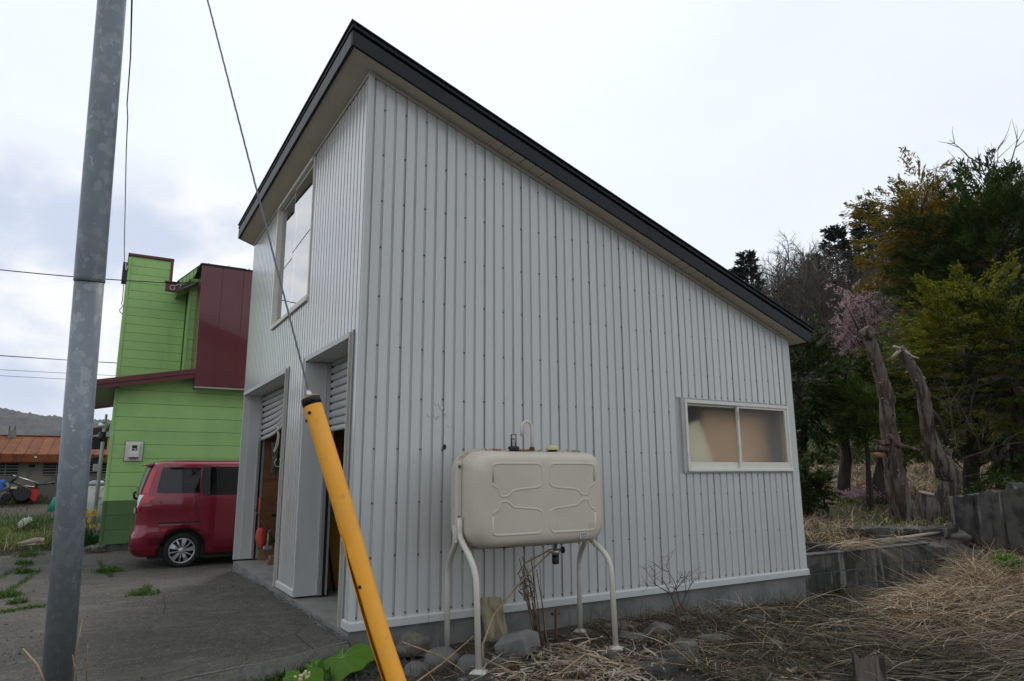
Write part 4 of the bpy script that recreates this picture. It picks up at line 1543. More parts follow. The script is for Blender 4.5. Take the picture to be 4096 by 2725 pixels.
# recessed green bay and the tower behind
TY, SY = 10.6, 10.0
b = MB()
b.box(-0.40, 3.0, SY + 0.017, 12.5, 2.9, 5.20)
bay = b.build('bay_wall', 'green_wall', HH)
boards(bay, SY, -0.398, 3.0, 2.86, 5.20, 0.205, 'green_wall')
for k in range(11):
    BX('siding_board', 'green_wall', bay, -0.418, -0.4005, SY + 0.03, 12.2, 2.86 + 0.205 * k, 2.86 + 0.205 * k + 0.197)
BX('corner_board', 'green_wall', HH, -0.440, -0.400, SY - 0.012, SY + 0.028, 2.85, 5.22)
b = MB()
b.box(-1.56, -0.45, TY + 0.017, TY + 1.2, 2.8, 5.08)
b.box(-1.56, -0.78, TY + 0.017, TY + 1.2, 5.081, 5.66)
tw = b.build('tower_wall', 'green_wall', HH)
boards(tw, TY, -1.535, -0.44, 2.964, 5.10, 0.178, 'green_wall')
boards(tw, TY, -1.535, -0.795, 5.10, 5.63, 0.178, 'green_wall')
BX('tower_corner', 'green_wall', HH, -1.588, -1.538, TY - 0.01, TY + 0.05, 2.9, 5.63)
BX('tower_corner', 'green_wall', HH, -1.598, -1.562, TY + 0.052, TY + 1.2, 2.8, 5.64)
BX('tower_cap', 'red_trim', HH, -1.605, -0.74, TY - 0.03, TY + 1.3, 5.661, 5.71)
BX('tower_edge', 'red_trim', HH, -0.793, -0.745, TY - 0.02, TY + 1.25, 5.12, 5.66)
# roof edge dropping to the left over the bay
RYf = 9.80


def r2(x):
    return 5.45 + (x + 0.27) * 1.03


b = MB()
b.prism([(-0.70, RYf, r2(-0.70)), (-0.26, RYf, r2(-0.26)), (0.6, RYf, r2(-0.26)), (0.6, RYf, r2(-0.26) + 0.03), (-0.26, RYf, r2(-0.26) + 0.03), (-0.70, RYf, r2(-0.70) + 0.03)], (0, 2.4, 0))
ur = b.build('upper_roof', 'fascia', HH)
for k in range(5):
    xa_ = -0.66 + k * 0.062
    b = MB()
    b.prism([(xa_, RYf - 0.012, r2(xa_) - 0.145), (xa_ + 0.052, RYf - 0.012, r2(xa_ + 0.052) - 0.165), (xa_ + 0.052, RYf - 0.012, r2(xa_ + 0.052) - 0.004), (xa_, RYf - 0.012, r2(xa_) - 0.004)], (0, 0.02, 0))
    b.build('rake_shingle', 'green_wall', ur)
b = MB()
b.prism([(-0.66, RYf + 0.01, 4.845), (-0.24, RYf + 0.01, 5.10), (-0.24, RYf + 0.01, 5.115), (-0.66, RYf + 0.01, 4.86)], (0, 0.9, 0))
b.build('rake_soffit', 'house_soffit', ur)
b = MB()
b.box(-0.905, -0.64, RYf - 0.02, RYf + 0.12, 4.815, 4.985)
eb = b.build('eave_block', 'red_trim', HH)
BX('eave_block_cap', 'red_trim', eb, -0.925, -0.63, RYf - 0.03, RYf + 0.13, 4.987, 5.005)
m = MB()
m.tube([(-0.78 + 0.045 * math.cos(t), RYf - 0.03, 4.875 + 0.05 * math.sin(t)) for t in np.linspace(0, 2 * PI, 15)], 0.007, 6)
m.tube([(-0.75, RYf - 0.03, 4.90), (-0.68, RYf - 0.06, 4.95), (-0.645, RYf - 0.05, 4.97), (-0.64, RYf - 0.05, 4.87)], 0.009, 6)
m.build('insulator_loop', 'white_plastic', eb)
m = MB()
m.tube([(-0.93, RYf - 0.03, 4.965), (-0.6, RYf - 0.06, 4.99), (-0.25, RYf - 0.3, 4.985)], 0.012, 6, jit=0.3)
m.build('cable_grip', 'black', eb)
bx_ = BX('junction_box', 'black_metal', HH, -1.685, -1.600, TY - 0.02, TY + 0.25, 5.09, 5.50)
m = MB()
m.tube([(-1.64, TY - 0.05, 5.47), (-1.63, TY - 0.05, 5.34), (-1.61, TY - 0.05, 5.32), (-1.60, TY - 0.05, 5.42)], 0.008, 6)
m.build('wire_hook', 'white_plastic', bx_)
# electricity meter
mt = BX('meter_board', 'white_plastic', HH, -1.346, -1.060, HY - 0.018, HY - 0.0005, 1.396, 1.745, bevel=0.003)
BX('meter_gasket', 'black', HH, -1.352, -1.054, HY - 0.0165, HY - 0.001, 1.390, 1.751)
b = MB()
b.box(-1.292, -1.112, HY - 0.085, HY - 0.0185, 1.452, 1.706)
mc = b.build('meter_case', 'window_frame', mt, bevel=0.012, seg=3)
BX('meter_cover', 'window_frame', mt, -1.280, -1.122, HY - 0.112, HY - 0.0855, 1.458, 1.548, bevel=0.008)
BX('meter_window', 'lcd', mt, -1.240, -1.158, HY - 0.089, HY - 0.0855, 1.578, 1.672)
BX('meter_dial', 'grey_plastic', mt, -1.205, -1.172, HY - 0.0905, HY - 0.0892, 1.588, 1.618)
BX('meter_dial', 'grey_plastic', mt, -1.236, -1.214, HY - 0.0905, HY - 0.0892, 1.604, 1.618)
BX('meter_clip', 'tank_rust', mt, -1.272, -1.13, HY - 0.07, HY - 0.0185, 1.440, 1.4515)
# things along the west wall
WXW = -1.60
m = MB()
m.tube([(WXW - 0.10, 10.6, 2.1), (WXW - 0.10, 10.6, 0.15)], 0.035, 12)
m.build('downpipe', 'grey_plastic', HH)
m = MB()
m.tube([(WXW - 0.09, 10.1, 2.3), (WXW - 0.09, 10.1, 1.65), (WXW - 0.09, 10.2, 0.6)], 0.022, 10)
m.build('flue_pipe', 'grey_plastic', HH)
m = MB()
m.lathe((WXW - 0.12, 9.7, 2.02), [(0.02, 0.10), (0.075, 0.09), (0.085, 0.05), (0.085, 0.0), (0.06, -0.01)], 14)
m.build('vent_hood', 'aluminium', HH)
m = MB()
m.lathe((WXW - 0.12, 9.75, 1.84), [(0.06, 0.10), (0.065, 0.0), (0.05, -0.08)], 14)
m.build('vent_hood', 'black_metal', HH)
BX('conduit_box', 'grey_plastic', HH, WXW - 0.22, WXW - 0.09, 10.3, 10.4, 1.22, 1.36, bevel=0.01)
b = MB()
b.prism([(WXW - 0.01, 11.0, 2.10), (WXW - 0.62, 11.0, 1.92), (WXW - 0.62, 11.0, 1.98), (WXW - 0.01, 11.0, 2.17)], (0, 1.6, 0))
b.build('porch_roof', 'red_trim', HH)
BX('porch_fascia', 'black_metal', HH, WXW - 0.60, WXW - 0.02, 11.02, 11.06, 1.66, 1.90)
m = MB()
vv, ff = [], []
for i in range(7):
    a = PI / 2 * i / 6
    for y in (11.6, 12.8):
        vv.append((WXW - 0.02 - 0.55 * math.sin(a), y, 1.12 + 0.42 * math.cos(a)))
for i in range(6):
    ff.append((2 * i, 2 * i + 1, 2 * i + 3, 2 * i + 2))
ff.append(tuple(2 * i for i in range(7)))
m.add(vv, ff)
m.build('awning', 'awning', HH)

# ---------------------------------------------------------------- gas cylinder
GCP = onz_(372, 2092, -0.13)
GCX, GCY = GCP.x, GCP.y
GC = thing('gas_cylinder', 'tall grey gas cylinder chained to the corner of the green house', 'gas cylinder', (GCX, GCY, -0.12))
m = MB()
cz = -0.13
m.lathe((GCX, GCY, cz), [(0.19, 0.0), (0.225, 0.02), (0.225, 1.02)], 28)
m.build('body', 'cylinder_paint', GC)
m = MB()
m.lathe((GCX, GCY, cz), [(0.228, 1.0), (0.225, 1.06), (0.19, 1.11), (0.12, 1.135), (0.05, 1.14)], 28)
m.build('shoulder', 'galvanized', GC)
m = MB()
m.lathe((GCX, GCY, cz), [(0.035, 1.135), (0.03, 1.22), (0.055, 1.225), (0.055, 1.245)], 12)
m.tube([(GCX, GCY, cz + 1.19), (GCX + 0.13, GCY - 0.05, cz + 1.18), (GCX + 0.2, GCY - 0.1, cz + 1.08), (GCX + 0.24, GCY - 0.1, cz + 1.05)], 0.018, 8)
m.build('valve', 'black_metal', GC)
for zz_ in (0.52, 0.95):
    m = MB()
    m.tube([(GCX - 0.24, GCY - 0.05, cz + zz_ - 0.28), (GCX, GCY - 0.235, cz + zz_ - 0.14), (GCX + 0.19, GCY - 0.15, cz + zz_), (GCX + 0.29, GCY - 0.3, cz + zz_ + 0.04)], 0.009, 6, jit=0.35)
    m.build('chain', 'steel_cable', GC)
cu = bpy.data.curves.new('lettering', 'FONT')
cu.body = 'LP'
cu.size = 0.11
cu.extrude = 0.001
lo = bpy.data.objects.new('lettering', cu)
COL.objects.link(lo)
cu.materials.append(MATS['red_trim'])
lo.parent = GC
lo.location = (0.02, -0.227, 0.60)
lo.rotation_euler = (PI / 2, 0, 0.15)
lm = bpy.data.meshes.new_from_object(lo.evaluated_get(bpy.context.evaluated_depsgraph_get()))
l2 = bpy.data.objects.new('lettering', lm)
COL.objects.link(l2)
l2.parent = GC
l2.location = lo.location
l2.rotation_euler = lo.rotation_euler
bpy.data.objects.remove(lo)

# ---------------------------------------------------------------- red van in the gap
CY = 6.80
CARZ = -0.183
CR = thing('minivan', 'dark red boxy minivan parked between the garage and the green house, rear towards the yard', 'van', (-0.57, CY, CARZ))


def lerp_tab(tab, z):
    return float(np.interp(z, [t[0] for t in tab], [t[1] for t in tab]))


XR = [(0.0, -1.16), (0.08, -1.225), (0.22, -1.245), (0.30, -1.235), (0.36, -1.205), (0.62, -1.20), (0.80, -1.195), (0.92, -1.18), (1.15, -1.115), (1.27, -1.075), (1.32, -1.03), (1.35, -0.92), (1.372, -0.6)]
XF = [(0.0, 1.98), (0.1, 2.06), (0.4, 2.08), (0.66, 2.02), (0.74, 1.92), (0.80, 1.55), (1.0, 1.38), (1.25, 1.12), (1.31, 0.95), (1.35, 0.8), (1.372, 0.5)]
WH = [(0.0, 0.70), (0.06, 0.735), (0.12, 0.750), (0.30, 0.755), (0.50, 0.748), (0.70, 0.755), (0.80, 0.752), (0.88, 0.735), (1.20, 0.675), (1.27, 0.655), (1.32, 0.615), (1.35, 0.54), (1.372, 0.36)]


def plan(z, off=0.0):
    return lerp_tab(XR, z), lerp_tab(XF, z), lerp_tab(WH, z)


RC = 0.17


def car_pt(u, z, off=0.0):
    """u runs from the middle of the tail round the near corner and forward"""
    x0, x1, hw_ = plan(z)
    rc = min(RC, hw_ * 0.6)
    l0 = hw_ - rc
    la = rc * PI / 2
    if u < l0:
        return Vector((x0 - off, CY - u, z))
    if u < l0 + la:
        a = (u - l0) / rc
        return Vector((x0 + rc - (rc + off) * math.cos(a), CY - l0 - (rc + off) * math.sin(a), z))
    return Vector((x0 + rc + (u - l0 - la), CY - hw_ - off, z))


def u_of_x(x, z):
    x0, x1, hw_ = plan(z)
    rc = min(RC, hw_ * 0.6)
    return hw_ - rc + rc * PI / 2 + (x - x0 - rc)


# body shell from stacked rounded outlines
levels = [0.0, 0.02, 0.06, 0.12, 0.22, 0.27, 0.30, 0.36, 0.45, 0.55, 0.65, 0.70, 0.74, 0.77, 0.80, 0.84, 0.88, 0.92, 1.0, 1.1, 1.2, 1.25, 1.27, 1.30, 1.32, 1.34, 1.35, 1.362, 1.372]
rings = []
for z in levels:
    x0, x1, hw_ = plan(z)
    rc = min(RC, hw_ * 0.6)
    rf = min(0.30, hw_ * 0.6)
    ring = []
    ring = []
    for (cxx, cyy, r, a0) in ((x0 + rc, CY + hw_ - rc, rc, 90), (x0 + rc, CY - hw_ + rc, rc, 180), (x1 - rf, CY - hw_ + rf, rf, 270), (x1 - rf, CY + hw_ - rf, rf, 0)):
        for k in range(9):
            a = math.radians(a0 + 90 * k / 8)
            ring.append((cxx + r * math.cos(a), cyy + r * math.sin(a), z))
        if a0 in (180,):
            for k in range(1, 12):
                t = k / 12
                ring.append((x0 + rc + (x1 - rf - x0 - rc) * t, CY - hw_, z))
        if a0 == 0:
            for k in range(1, 12):
                t = k / 12
                ring.append((x1 - rf + (x0 + rc - x1 + rf) * t, CY + hw_, z))
    rings.append(ring)
n = len(rings[0])
m = MB()
vv = [p for r in rings for p in r]
ff = []
for i in range(len(rings) - 1):
    for k in range(n):
        k2 = (k + 1) % n
        ff.append((i * n + k, i * n + k2, (i + 1) * n + k2, (i + 1) * n + k))
ff.append(tuple(range(n))[::-1])
ff.append(tuple((len(rings) - 1) * n + k for k in range(n)))
m.add(vv, ff, True)
body = m.build('body', 'car_paint', CR)
recalc(body)
body.data.materials.append(MATS['black'])
AX = (-0.572, 1.62)
WR = 0.247
wz = CARZ + WR
cuts_ = []
for ax in AX:
    for sy in (-1, 1):
        m = MB()
        m.lathe((ax, CY + sy * 0.66, wz), [(0.315, -0.14), (0.315, 0.14)], 32, 'y')
        c = m.build('cutter', 'black', None)
        recalc(c)
        md = body.modifiers.new('arch', 'BOOLEAN')
        md.operation = 'DIFFERENCE'
        md.object = c
        md.solver = 'EXACT'
        cuts_.append(c)
dgp = bpy.context.evaluated_depsgraph_get()
nm = bpy.data.meshes.new_from_object(body.evaluated_get(dgp))
body.modifiers.clear()
body.data = nm
for c in cuts_:
    bpy.data.objects.remove(c)


def patch(name, material, parent, z0, z1, ul, ur, off=0.004, rows=6, cols=8, thick=0.0):
    """panel wrapped on the body; ul/ur: u at (bottom, top)"""
    m = MB()
    vv, ff = [], []
    for i in range(rows + 1):
        t = i / rows
        z = z0 + (z1 - z0) * t
        ua, ub = ul[0] + (ul[1] - ul[0]) * t, ur[0] + (ur[1] - ur[0]) * t
        for j in range(cols + 1):
            vv.append(car_pt(ua + (ub - ua) * j / cols, z, off))
    for i in range(rows):
        for j in range(cols):
            a = i * (cols + 1) + j
            ff.append((a, a + 1, a + cols + 2, a + cols + 1))
    m.add(vv, ff, True)
    return m.build(name, material, parent)


def X2(x, z):
    return u_of_x(x, z)


patch('quarter_window', 'car_glass', CR, 0.885, 1.245, (X2(-0.955, 0.885), X2(-0.895, 1.245)), (X2(-0.392, 0.885), X2(-0.400, 1.245)), 0.005)
patch('window_backing', 'black', CR, 0.880, 1.252, (X2(-0.962, 0.88), X2(-0.90, 1.252)), (X2(-0.380, 0.88), X2(-0.388, 1.252)), 0.002)
patch('door_window', 'car_glass', CR, 0.850, 1.262, (X2(-0.330, 0.85), X2(-0.345, 1.262)), (X2(0.45, 0.85), X2(0.45, 1.262)), 0.005)
patch('window_backing', 'black', CR, 0.842, 1.275, (X2(-0.345, 0.842), X2(-0.362, 1.275)), (X2(0.47, 0.842), X2(0.47, 1.275)), 0.002)
patch('front_window', 'car_glass', CR, 0.850, 1.25, (X2(0.50, 0.85), X2(0.50, 1.25)), (X2(1.30, 0.85), X2(1.02, 1.25)), 0.004)
patch('window_reveal', 'black_metal', CR, 0.852, 1.255, (X2(-0.335, 0.852), X2(-0.345, 1.255)), (X2(-0.245, 0.852), X2(-0.255, 1.255)), 0.006)
patch('rear_window', 'car_glass', CR, 0.86, 1.262, (0.0, 0.0), (0.66, 0.60), 0.005, 6, 14)
patch('rear_window_backing', 'black', CR, 0.85, 1.27, (0.0, 0.0), (0.675, 0.61), 0.002, 6, 14)
tl = patch('tail_strip', 'car_red_lamp', CR, 0.885, 1.235, (0.705, 0.635), (0.785, 0.705), 0.007)
lamp = patch('tail_lamp', 'car_red_lamp', CR, 0.64, 0.875, (0.66, 0.655), (0.70, 0.80), 0.014)
patch('tail_lamp_clear', 'car_clear_lamp', lamp, 0.685, 0.86, (0.66, 0.655), (0.685, 0.735), 0.020)
patch('tail_lamp_point', 'car_red_lamp', CR, 0.745, 0.84, (0.74, 0.77), (0.80, 0.90), 0.012)
patch('tail_lamp_frame', 'car_paint', CR, 0.70, 0.885, (0.70, 0.75), (0.86, 0.98), 0.008)
patch('slide_rail', 'black', CR, 0.448, 0.472, (X2(-0.90, 0.45), X2(-0.90, 0.47)), (X2(-0.365, 0.45), X2(-0.365, 0.47)), 0.003, 1, 12)
patch('rail_lip', 'car_paint', CR, 0.428, 0.448, (X2(-0.90, 0.43), X2(-0.90, 0.448)), (X2(-0.36, 0.43), X2(-0.36, 0.448)), 0.010, 2, 12)
patch('door_gap', 'black', CR, 0.42, 1.285, (X2(-0.357, 0.42), X2(-0.372, 1.285)), (X2(-0.351, 0.42), X2(-0.366, 1.285)), 0.003, 8, 1)
patch('door_gap', 'black', CR, 0.10, 0.42, (X2(-0.20, 0.10), X2(-0.355, 0.42)), (X2(-0.193, 0.10), X2(-0.349, 0.42)), 0.003, 4, 1)
patch('fuel_flap_gap', 'black', CR, 0.598, 0.602, (X2(-0.90, 0.6), X2(-0.90, 0.6)), (X2(-0.62, 0.6), X2(-0.62, 0.6)), 0.003, 1, 6)
patch('panel_gap', 'black', CR, 0.10, 0.70, (X2(-0.885, 0.10), X2(-0.925, 0.70)), (X2(-0.880, 0.10), X2(-0.920, 0.70)), 0.003, 8, 1)
patch('bumper', 'car_paint', CR, 0.02, 0.155, (0.0, 0.0), (X2(-0.895, 0.02), X2(-0.885, 0.155)), 0.016, 4, 16)
patch('plate_panel', 'aluminium', CR, 0.60, 0.68, (0.16, 0.16), (0.62, 0.62), 0.012, 2, 8)
patch('tailgate_gap', 'black', CR, 0.36, 0.85, (0.645, 0.66), (0.652, 0.667), 0.003, 6, 1)
# roof spoiler, wiper, sill
m = MB()
vv, ff = [], []
for j in range(13):
    yy = CY - 0.60 + 1.2 * j / 12
    bow = 0.04 * (1 - ((yy - CY) / 0.6) ** 2)
    for dx, dz in ((0.0, 1.315), (-0.10 - bow, 1.296), (-0.105 - bow, 1.275), (0.02, 1.262)):
        vv.append((-1.02 + dx, yy, dz))
for j in range(12):
    for q in range(3):
        a = j * 4 + q
        ff.append((a, a + 1, a + 5, a + 4))
    ff.append((j * 4 + 3, j * 4, j * 4 + 4, j * 4 + 7))
ff += [(0, 1, 2, 3)[::-1], (48, 49, 50, 51)]
m.add(vv, ff, True)
m.build('roof_spoiler', 'car_paint', CR)
m = MB()
m.tube([(-1.22, CY - 0.48, 0.90), (-1.245, CY - 0.50, 0.88), (-1.235, CY - 0.50, 0.82), (-1.20, CY - 0.47, 0.80)], 0.018, 8)
m.build('rear_wiper', 'black', CR)
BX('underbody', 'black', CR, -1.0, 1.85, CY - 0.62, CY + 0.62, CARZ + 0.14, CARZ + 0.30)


def wheel(ax, sy, first_=[None]):
    w_ = thing('wheel', 'x', 'x', (0, 0, 0))
    for k in ('label', 'category'):
        del w_[k]
    w_.parent = CR
    w_.location = Vector((ax, CY + sy * 0.655, wz)) - Vector(CR.location)
    if sy > 0:
        w_.rotation_euler = (0, 0, PI)
    if first_[0] is not None:
        for ch in first_[0].children:
            c = ch.copy()
            COL.objects.link(c)
            c.parent = w_
        return
    first_[0] = w_
    m = MB()
    m.lathe((0, 0, 0), [(0.165, 0.06), (0.225, 0.075), (0.243, 0.06), (0.247, 0.03), (0.247, -0.05), (0.240, -0.075), (0.222, -0.088), (0.185, -0.084), (0.172, -0.074)], 40, 'y', cap=False)
    m.build('tyre', 'tyre', w_, world=False)
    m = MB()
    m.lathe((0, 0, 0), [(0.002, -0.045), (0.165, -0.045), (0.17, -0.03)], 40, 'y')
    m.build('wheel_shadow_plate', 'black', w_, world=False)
    m = MB()
    m.lathe((0, 0, 0), [(0.158, -0.066), (0.165, -0.078), (0.176, -0.080), (0.180, -0.070)], 40, 'y', cap=False)
    for k in range(10):
        a = 2 * PI * k / 10 + 0.16
        wd0, wd1 = ((0.012, 0.036) if k % 2 == 0 else (0.006, 0.011))
        ca, sa = math.cos(a), math.sin(a)
        vv = []
        for r_, wd, yy in ((0.03, wd0, -0.080), (0.10, wd0 * 0.5 + wd1 * 0.5, -0.084), (0.163, wd1, -0.075)):
            vv += [(r_ * ca - wd * sa, yy, r_ * sa + wd * ca), (r_ * ca + wd * sa, yy, r_ * sa - wd * ca)]
        vv += [(p[0], p[1] + 0.02, p[2]) for p in vv]
        m.add(vv, [(0, 1, 3, 2), (2, 3, 5, 4), (0, 2, 8, 6), (2, 4, 10, 8), (1, 7, 9, 3), (3, 9, 11, 5)])
    m.lathe((0, 0, 0), [(0.044, -0.062), (0.044, -0.084), (0.036, -0.088), (0.002, -0.089)], 20, 'y', cap=False)
    m.build('hubcap', 'hubcap', w_, world=False)
    m = MB()
    m.lathe((0, 0, 0), [(0.014, -0.0885), (0.014, -0.0905)], 12, 'y')
    m.build('hub_badge', 'aluminium', w_, world=False)


for ax in AX:
    for sy in (-1, 1):
        wheel(ax, sy)

# ---------------------------------------------------------------- inside the garage
m = MB()
m.tube([ray(1040, 1990, 9.4), ray(1037, 2080, 9.38), ray(1041, 2120, 9.36)], 0.014, 8)
SV = thing('shovel', 'red scoop shovel leaning inside the left garage opening', 'shovel', ray(1036, 2190, 9.25))
m.build('handle', 'red_plastic', SV)
c0 = ray(1046, 2150, 9.34)
m = MB()
vv, ff = [], []
for i in range(7):
    t = i / 6
    wd = 0.055 + 0.025 * math.sin(PI * min(1, t * 1.2))
    if t > 0.6:
        wd *= 1 - 0.55 * ((t - 0.6) / 0.4) ** 2
    for j in range(7):
        s = j / 3 - 1
        vv.append((c0.x + wd * s, c0.y - 0.03 + 0.04 * s * s, c0.z + 0.13 - 0.27 * t))
for i in range(6):
    for j in range(6):
        a = i * 7 + j
        ff.append((a, a + 1, a + 8, a + 7))
m.add(vv, ff, True)
m.build('blade', 'red_plastic', SV, solid=0.006)
HM = thing('mallet', 'pale wooden mallet standing head down inside the left opening', 'mallet', ray(1070, 2192, 9.25))
m = MB()
m.tube([ray(1070, 2186, 9.25), ray(1076, 2120, 9.3)], 0.017, 10)
m.build('handle', 'weathered_wood', HM)
p = ray(1070, 2190, 9.25)
BX('head', 'aluminium', HM, p.x - 0.055, p.x + 0.055, p.y - 0.03, p.y + 0.03, p.z - 0.025, p.z + 0.02, bevel=0.006)
for k, (dx, dz) in enumerate(((0.0, 0.0), (0.03, 0.055))):
    p = ray(1100, 2228, 9.0)
    o = BX('wood_block', 'lumber', None, p.x - 0.10 + dx, p.x + 0.3 + dx, p.y - 0.06, p.y + 0.06, -0.02 + dz, 0.033 + dz, bevel=0.004)
    tag(o, ('lower' if k == 0 else 'upper') + ' of two short lumber offcuts stacked on the garage floor', 'wood block', 'lumber offcuts inside the left opening')
m = MB()
m.tube([ray(1022, 2040, 9.3), ray(1110, 2190, 8.95), onz_(1128, 2222, -0.018)], 0.010, 6)
tag(m.build('black_pole', 'black'), 'thin black pole leaning diagonally inside the left opening', 'pole')
for i, (px, py, px2, py2) in enumerate(((1083, 2062, 1140, 2062), (1083, 2165, 1140, 2165))):
    a = ray(px, py, 9.25)
    o = BX('wall_bracket', 'black_metal', None, a.x, a.x + 0.3, a.y - 0.04, a.y, a.z - 0.02, a.z + 0.02)
    tag(o, ('upper' if i == 0 else 'lower') + ' black bracket on the plywood inside the left opening', 'bracket', 'brackets on the plywood')
CO = thing('rope_coil', 'dark knotted ropes hanging inside the left opening', 'rope', ray(1105, 1850, 9.4))
for k in range(9):
    m = MB()
    c = ray(1098 + R.uniform(-9, 9), 1770, 9.4 + R.uniform(-0.05, 0.05))
    L = R.uniform(0.22, 0.5)
    wv = R.uniform(0.02, 0.05)
    pts = [c + Vector((wv * math.sin(PI * t) * (1 if t < 1 else -1) + R.gauss(0, 0.006), R.gauss(0, 0.006), -L * (1 - abs(1 - t)))) for t in np.linspace(0, 2, 17)]
    m.tube(pts, 0.010, 5)
    m.build('strand', 'rope_dark', CO)
CO2 = thing('rope_coil', 'dark rope bundle hanging at the edge of the left opening, lower down', 'rope', ray(1118, 1980, 9.2))
for k in range(7):
    m = MB()
    c = ray(1117 + R.uniform(-5, 5), 1890 + R.uniform(0, 40), 9.2)
    L = R.uniform(0.2, 0.4)
    pts = [c + Vector((0.025 * math.sin(PI * t) * (1 if t < 1 else -1) + R.gauss(0, 0.006), R.gauss(0, 0.006), -L * (1 - abs(1 - t)))) for t in np.linspace(0, 2, 15)]
    m.tube(pts, 0.010, 5)
    m.build('strand', 'rope_dark', CO2)
m = MB()
m.tube([ray(1110, 1700, 8.9), ray(1112, 1745, 8.9), ray(1105, 1780, 8.9), ray(1095, 1807, 8.9), ray(1100, 1806, 8.9), ray(1112, 1780, 8.9), ray(1117, 1745, 8.9), ray(1113, 1700, 8.9)], 0.0085, 8)
tag(m.build('white_cord', 'white_plastic'), 'loop of white cord hanging under the left shutter', 'cord')
m = MB()
m.tube([ray(1107, 1835, 9.0), ray(1098, 1850, 9.0), ray(1104, 1866, 9.0), ray(1118, 1866, 9.0), ray(1126, 1850, 9.0), ray(1118, 1834, 9.0)], 0.005, 6)
tag(m.build('small_cord_loop', 'white_plastic'), 'thin pale cord loop below the hanging dark ropes', 'cord')
o = BX('leaning_panel', 'board_orange', None, 0.29, 1.5, 2.12, 2.15, -0.021, 0.84)
tag(o, 'orange-brown board standing on the floor inside the right opening', 'board')
m = MB()
m.tube([ray(1300, 2100, 7.0), ray(1338, 2372, 6.85)], 0.013, 6)
tag(m.build('black_rod', 'black'), 'black rod leaning against the orange-brown board', 'rod')
# boards that show blurred through the frosted window
b = MB()
b.prism([(3.35, 0.21, -0.02), (4.42, 0.19, -0.02), (4.22, 0.19, 0.9), (3.92, 0.21, 1.70), (3.35, 0.22, 1.52)], (0, 0.01, 0))
tag(b.build('cream_panel', 'cream_board'), 'cream panel leaning behind the left frosted pane', 'panel')
o = BX('tan_panel', 'tan_board', None, 4.02, 5.08, 0.25, 0.27, -0.021, 1.82)
tag(o, 'tan board behind the right frosted pane', 'board')
o = BX('dark_cabinet', 'black', None, 3.42, 3.62, 0.10, 0.15, -0.021, 1.30)
tag(o, 'narrow dark cabinet showing low behind the left frosted pane', 'cabinet')

# ---------------------------------------------------------------- block wall and rubble beside the garage
BWL = thing('block_wall', 'low grey concrete block retaining wall running from the garage corner', 'wall', (6.5, 0.15, -0.45))
BL, BH = 0.40, 0.198
for row in range(4):
    z0 = 0.178 - BH * (row + 1)
    off = 0.0 if row % 2 == 0 else -0.2
    for k in range(8):
        x0 = 5.29 + BL * k + off
        x1 = x0 + BL
        x0 = max(x0, 5.29)
        x1 = min(x1, 8.02)
        if x1 - x0 < 0.08:
            continue
        j = R.uniform(-0.005, 0.004)
        BX('block', 'concrete_old', BWL, x0 + 0.004, x1 - 0.004, 0.06 + j, 0.20 + j, z0 + 0.004, z0 + BH - 0.003, bevel=0.006)
BX('mortar', 'concrete', BWL, 5.295, 8.01, 0.071, 0.195, -0.62, 0.172)
BX('coping', 'concrete_old', BWL, 5.28, 7.92, 0.052, 0.21, 0.179, 0.196, bevel=0.008)
# second, thinner wall running back behind it
WB = thing('kerb_wall', 'low broken concrete kerb wall set back behind the block wall', 'wall', (7.5, 1.1, 0.1))
for k in range(5):
    x0 = 6.6 + 0.42 * k
    BX('block', 'concrete_old', WB, x0, x0 + 0.41, 0.80 - 0.11 * k, 0.93 - 0.11 * k, -0.1, 0.235 + 0.004 * k, bevel=0.008)


def rock(name, c, r, material, label, cat='rock', group=None, sub=2, seed=0, flat=1.0):
    rr = random.Random(seed)
    n, k = 26, 17
    vs_, fs = [], []
    ph = [rr.uniform(0, 6.28) for _ in range(6)]
    for i in range(k + 1):
        th = PI * i / k
        for j in range(n):
            p = 2 * PI * j / n
            d = Vector((math.sin(th) * math.cos(p), math.sin(th) * math.sin(p), math.cos(th)))
            s = 1 + flat * (0.13 * math.sin(3 * d.x + ph[0]) * math.cos(2.5 * d.y + ph[1]) + 0.10 * math.sin(5 * d.z + ph[2] + 2 * d.x) + 0.05 * math.sin(9 * d.x + 7 * d.y + ph[3]) * math.sin(8 * d.z + ph[4]) + 0.022 * rr.uniform(-1, 1))
            vs_.append((c[0] + r[0] * d.x * s, c[1] + r[1] * d.y * s, c[2] + r[2] * d.z * s))
    for i in range(k):
        for j in range(n):
            j2 = (j + 1) % n
            fs.append((i * n + j, (i + 1) * n + j, (i + 1) * n + j2, i * n + j2))
    m = MB()
    m.add(vs_, fs, True)
    o = m.build(name, material)
    return tag(o, label, cat, group)


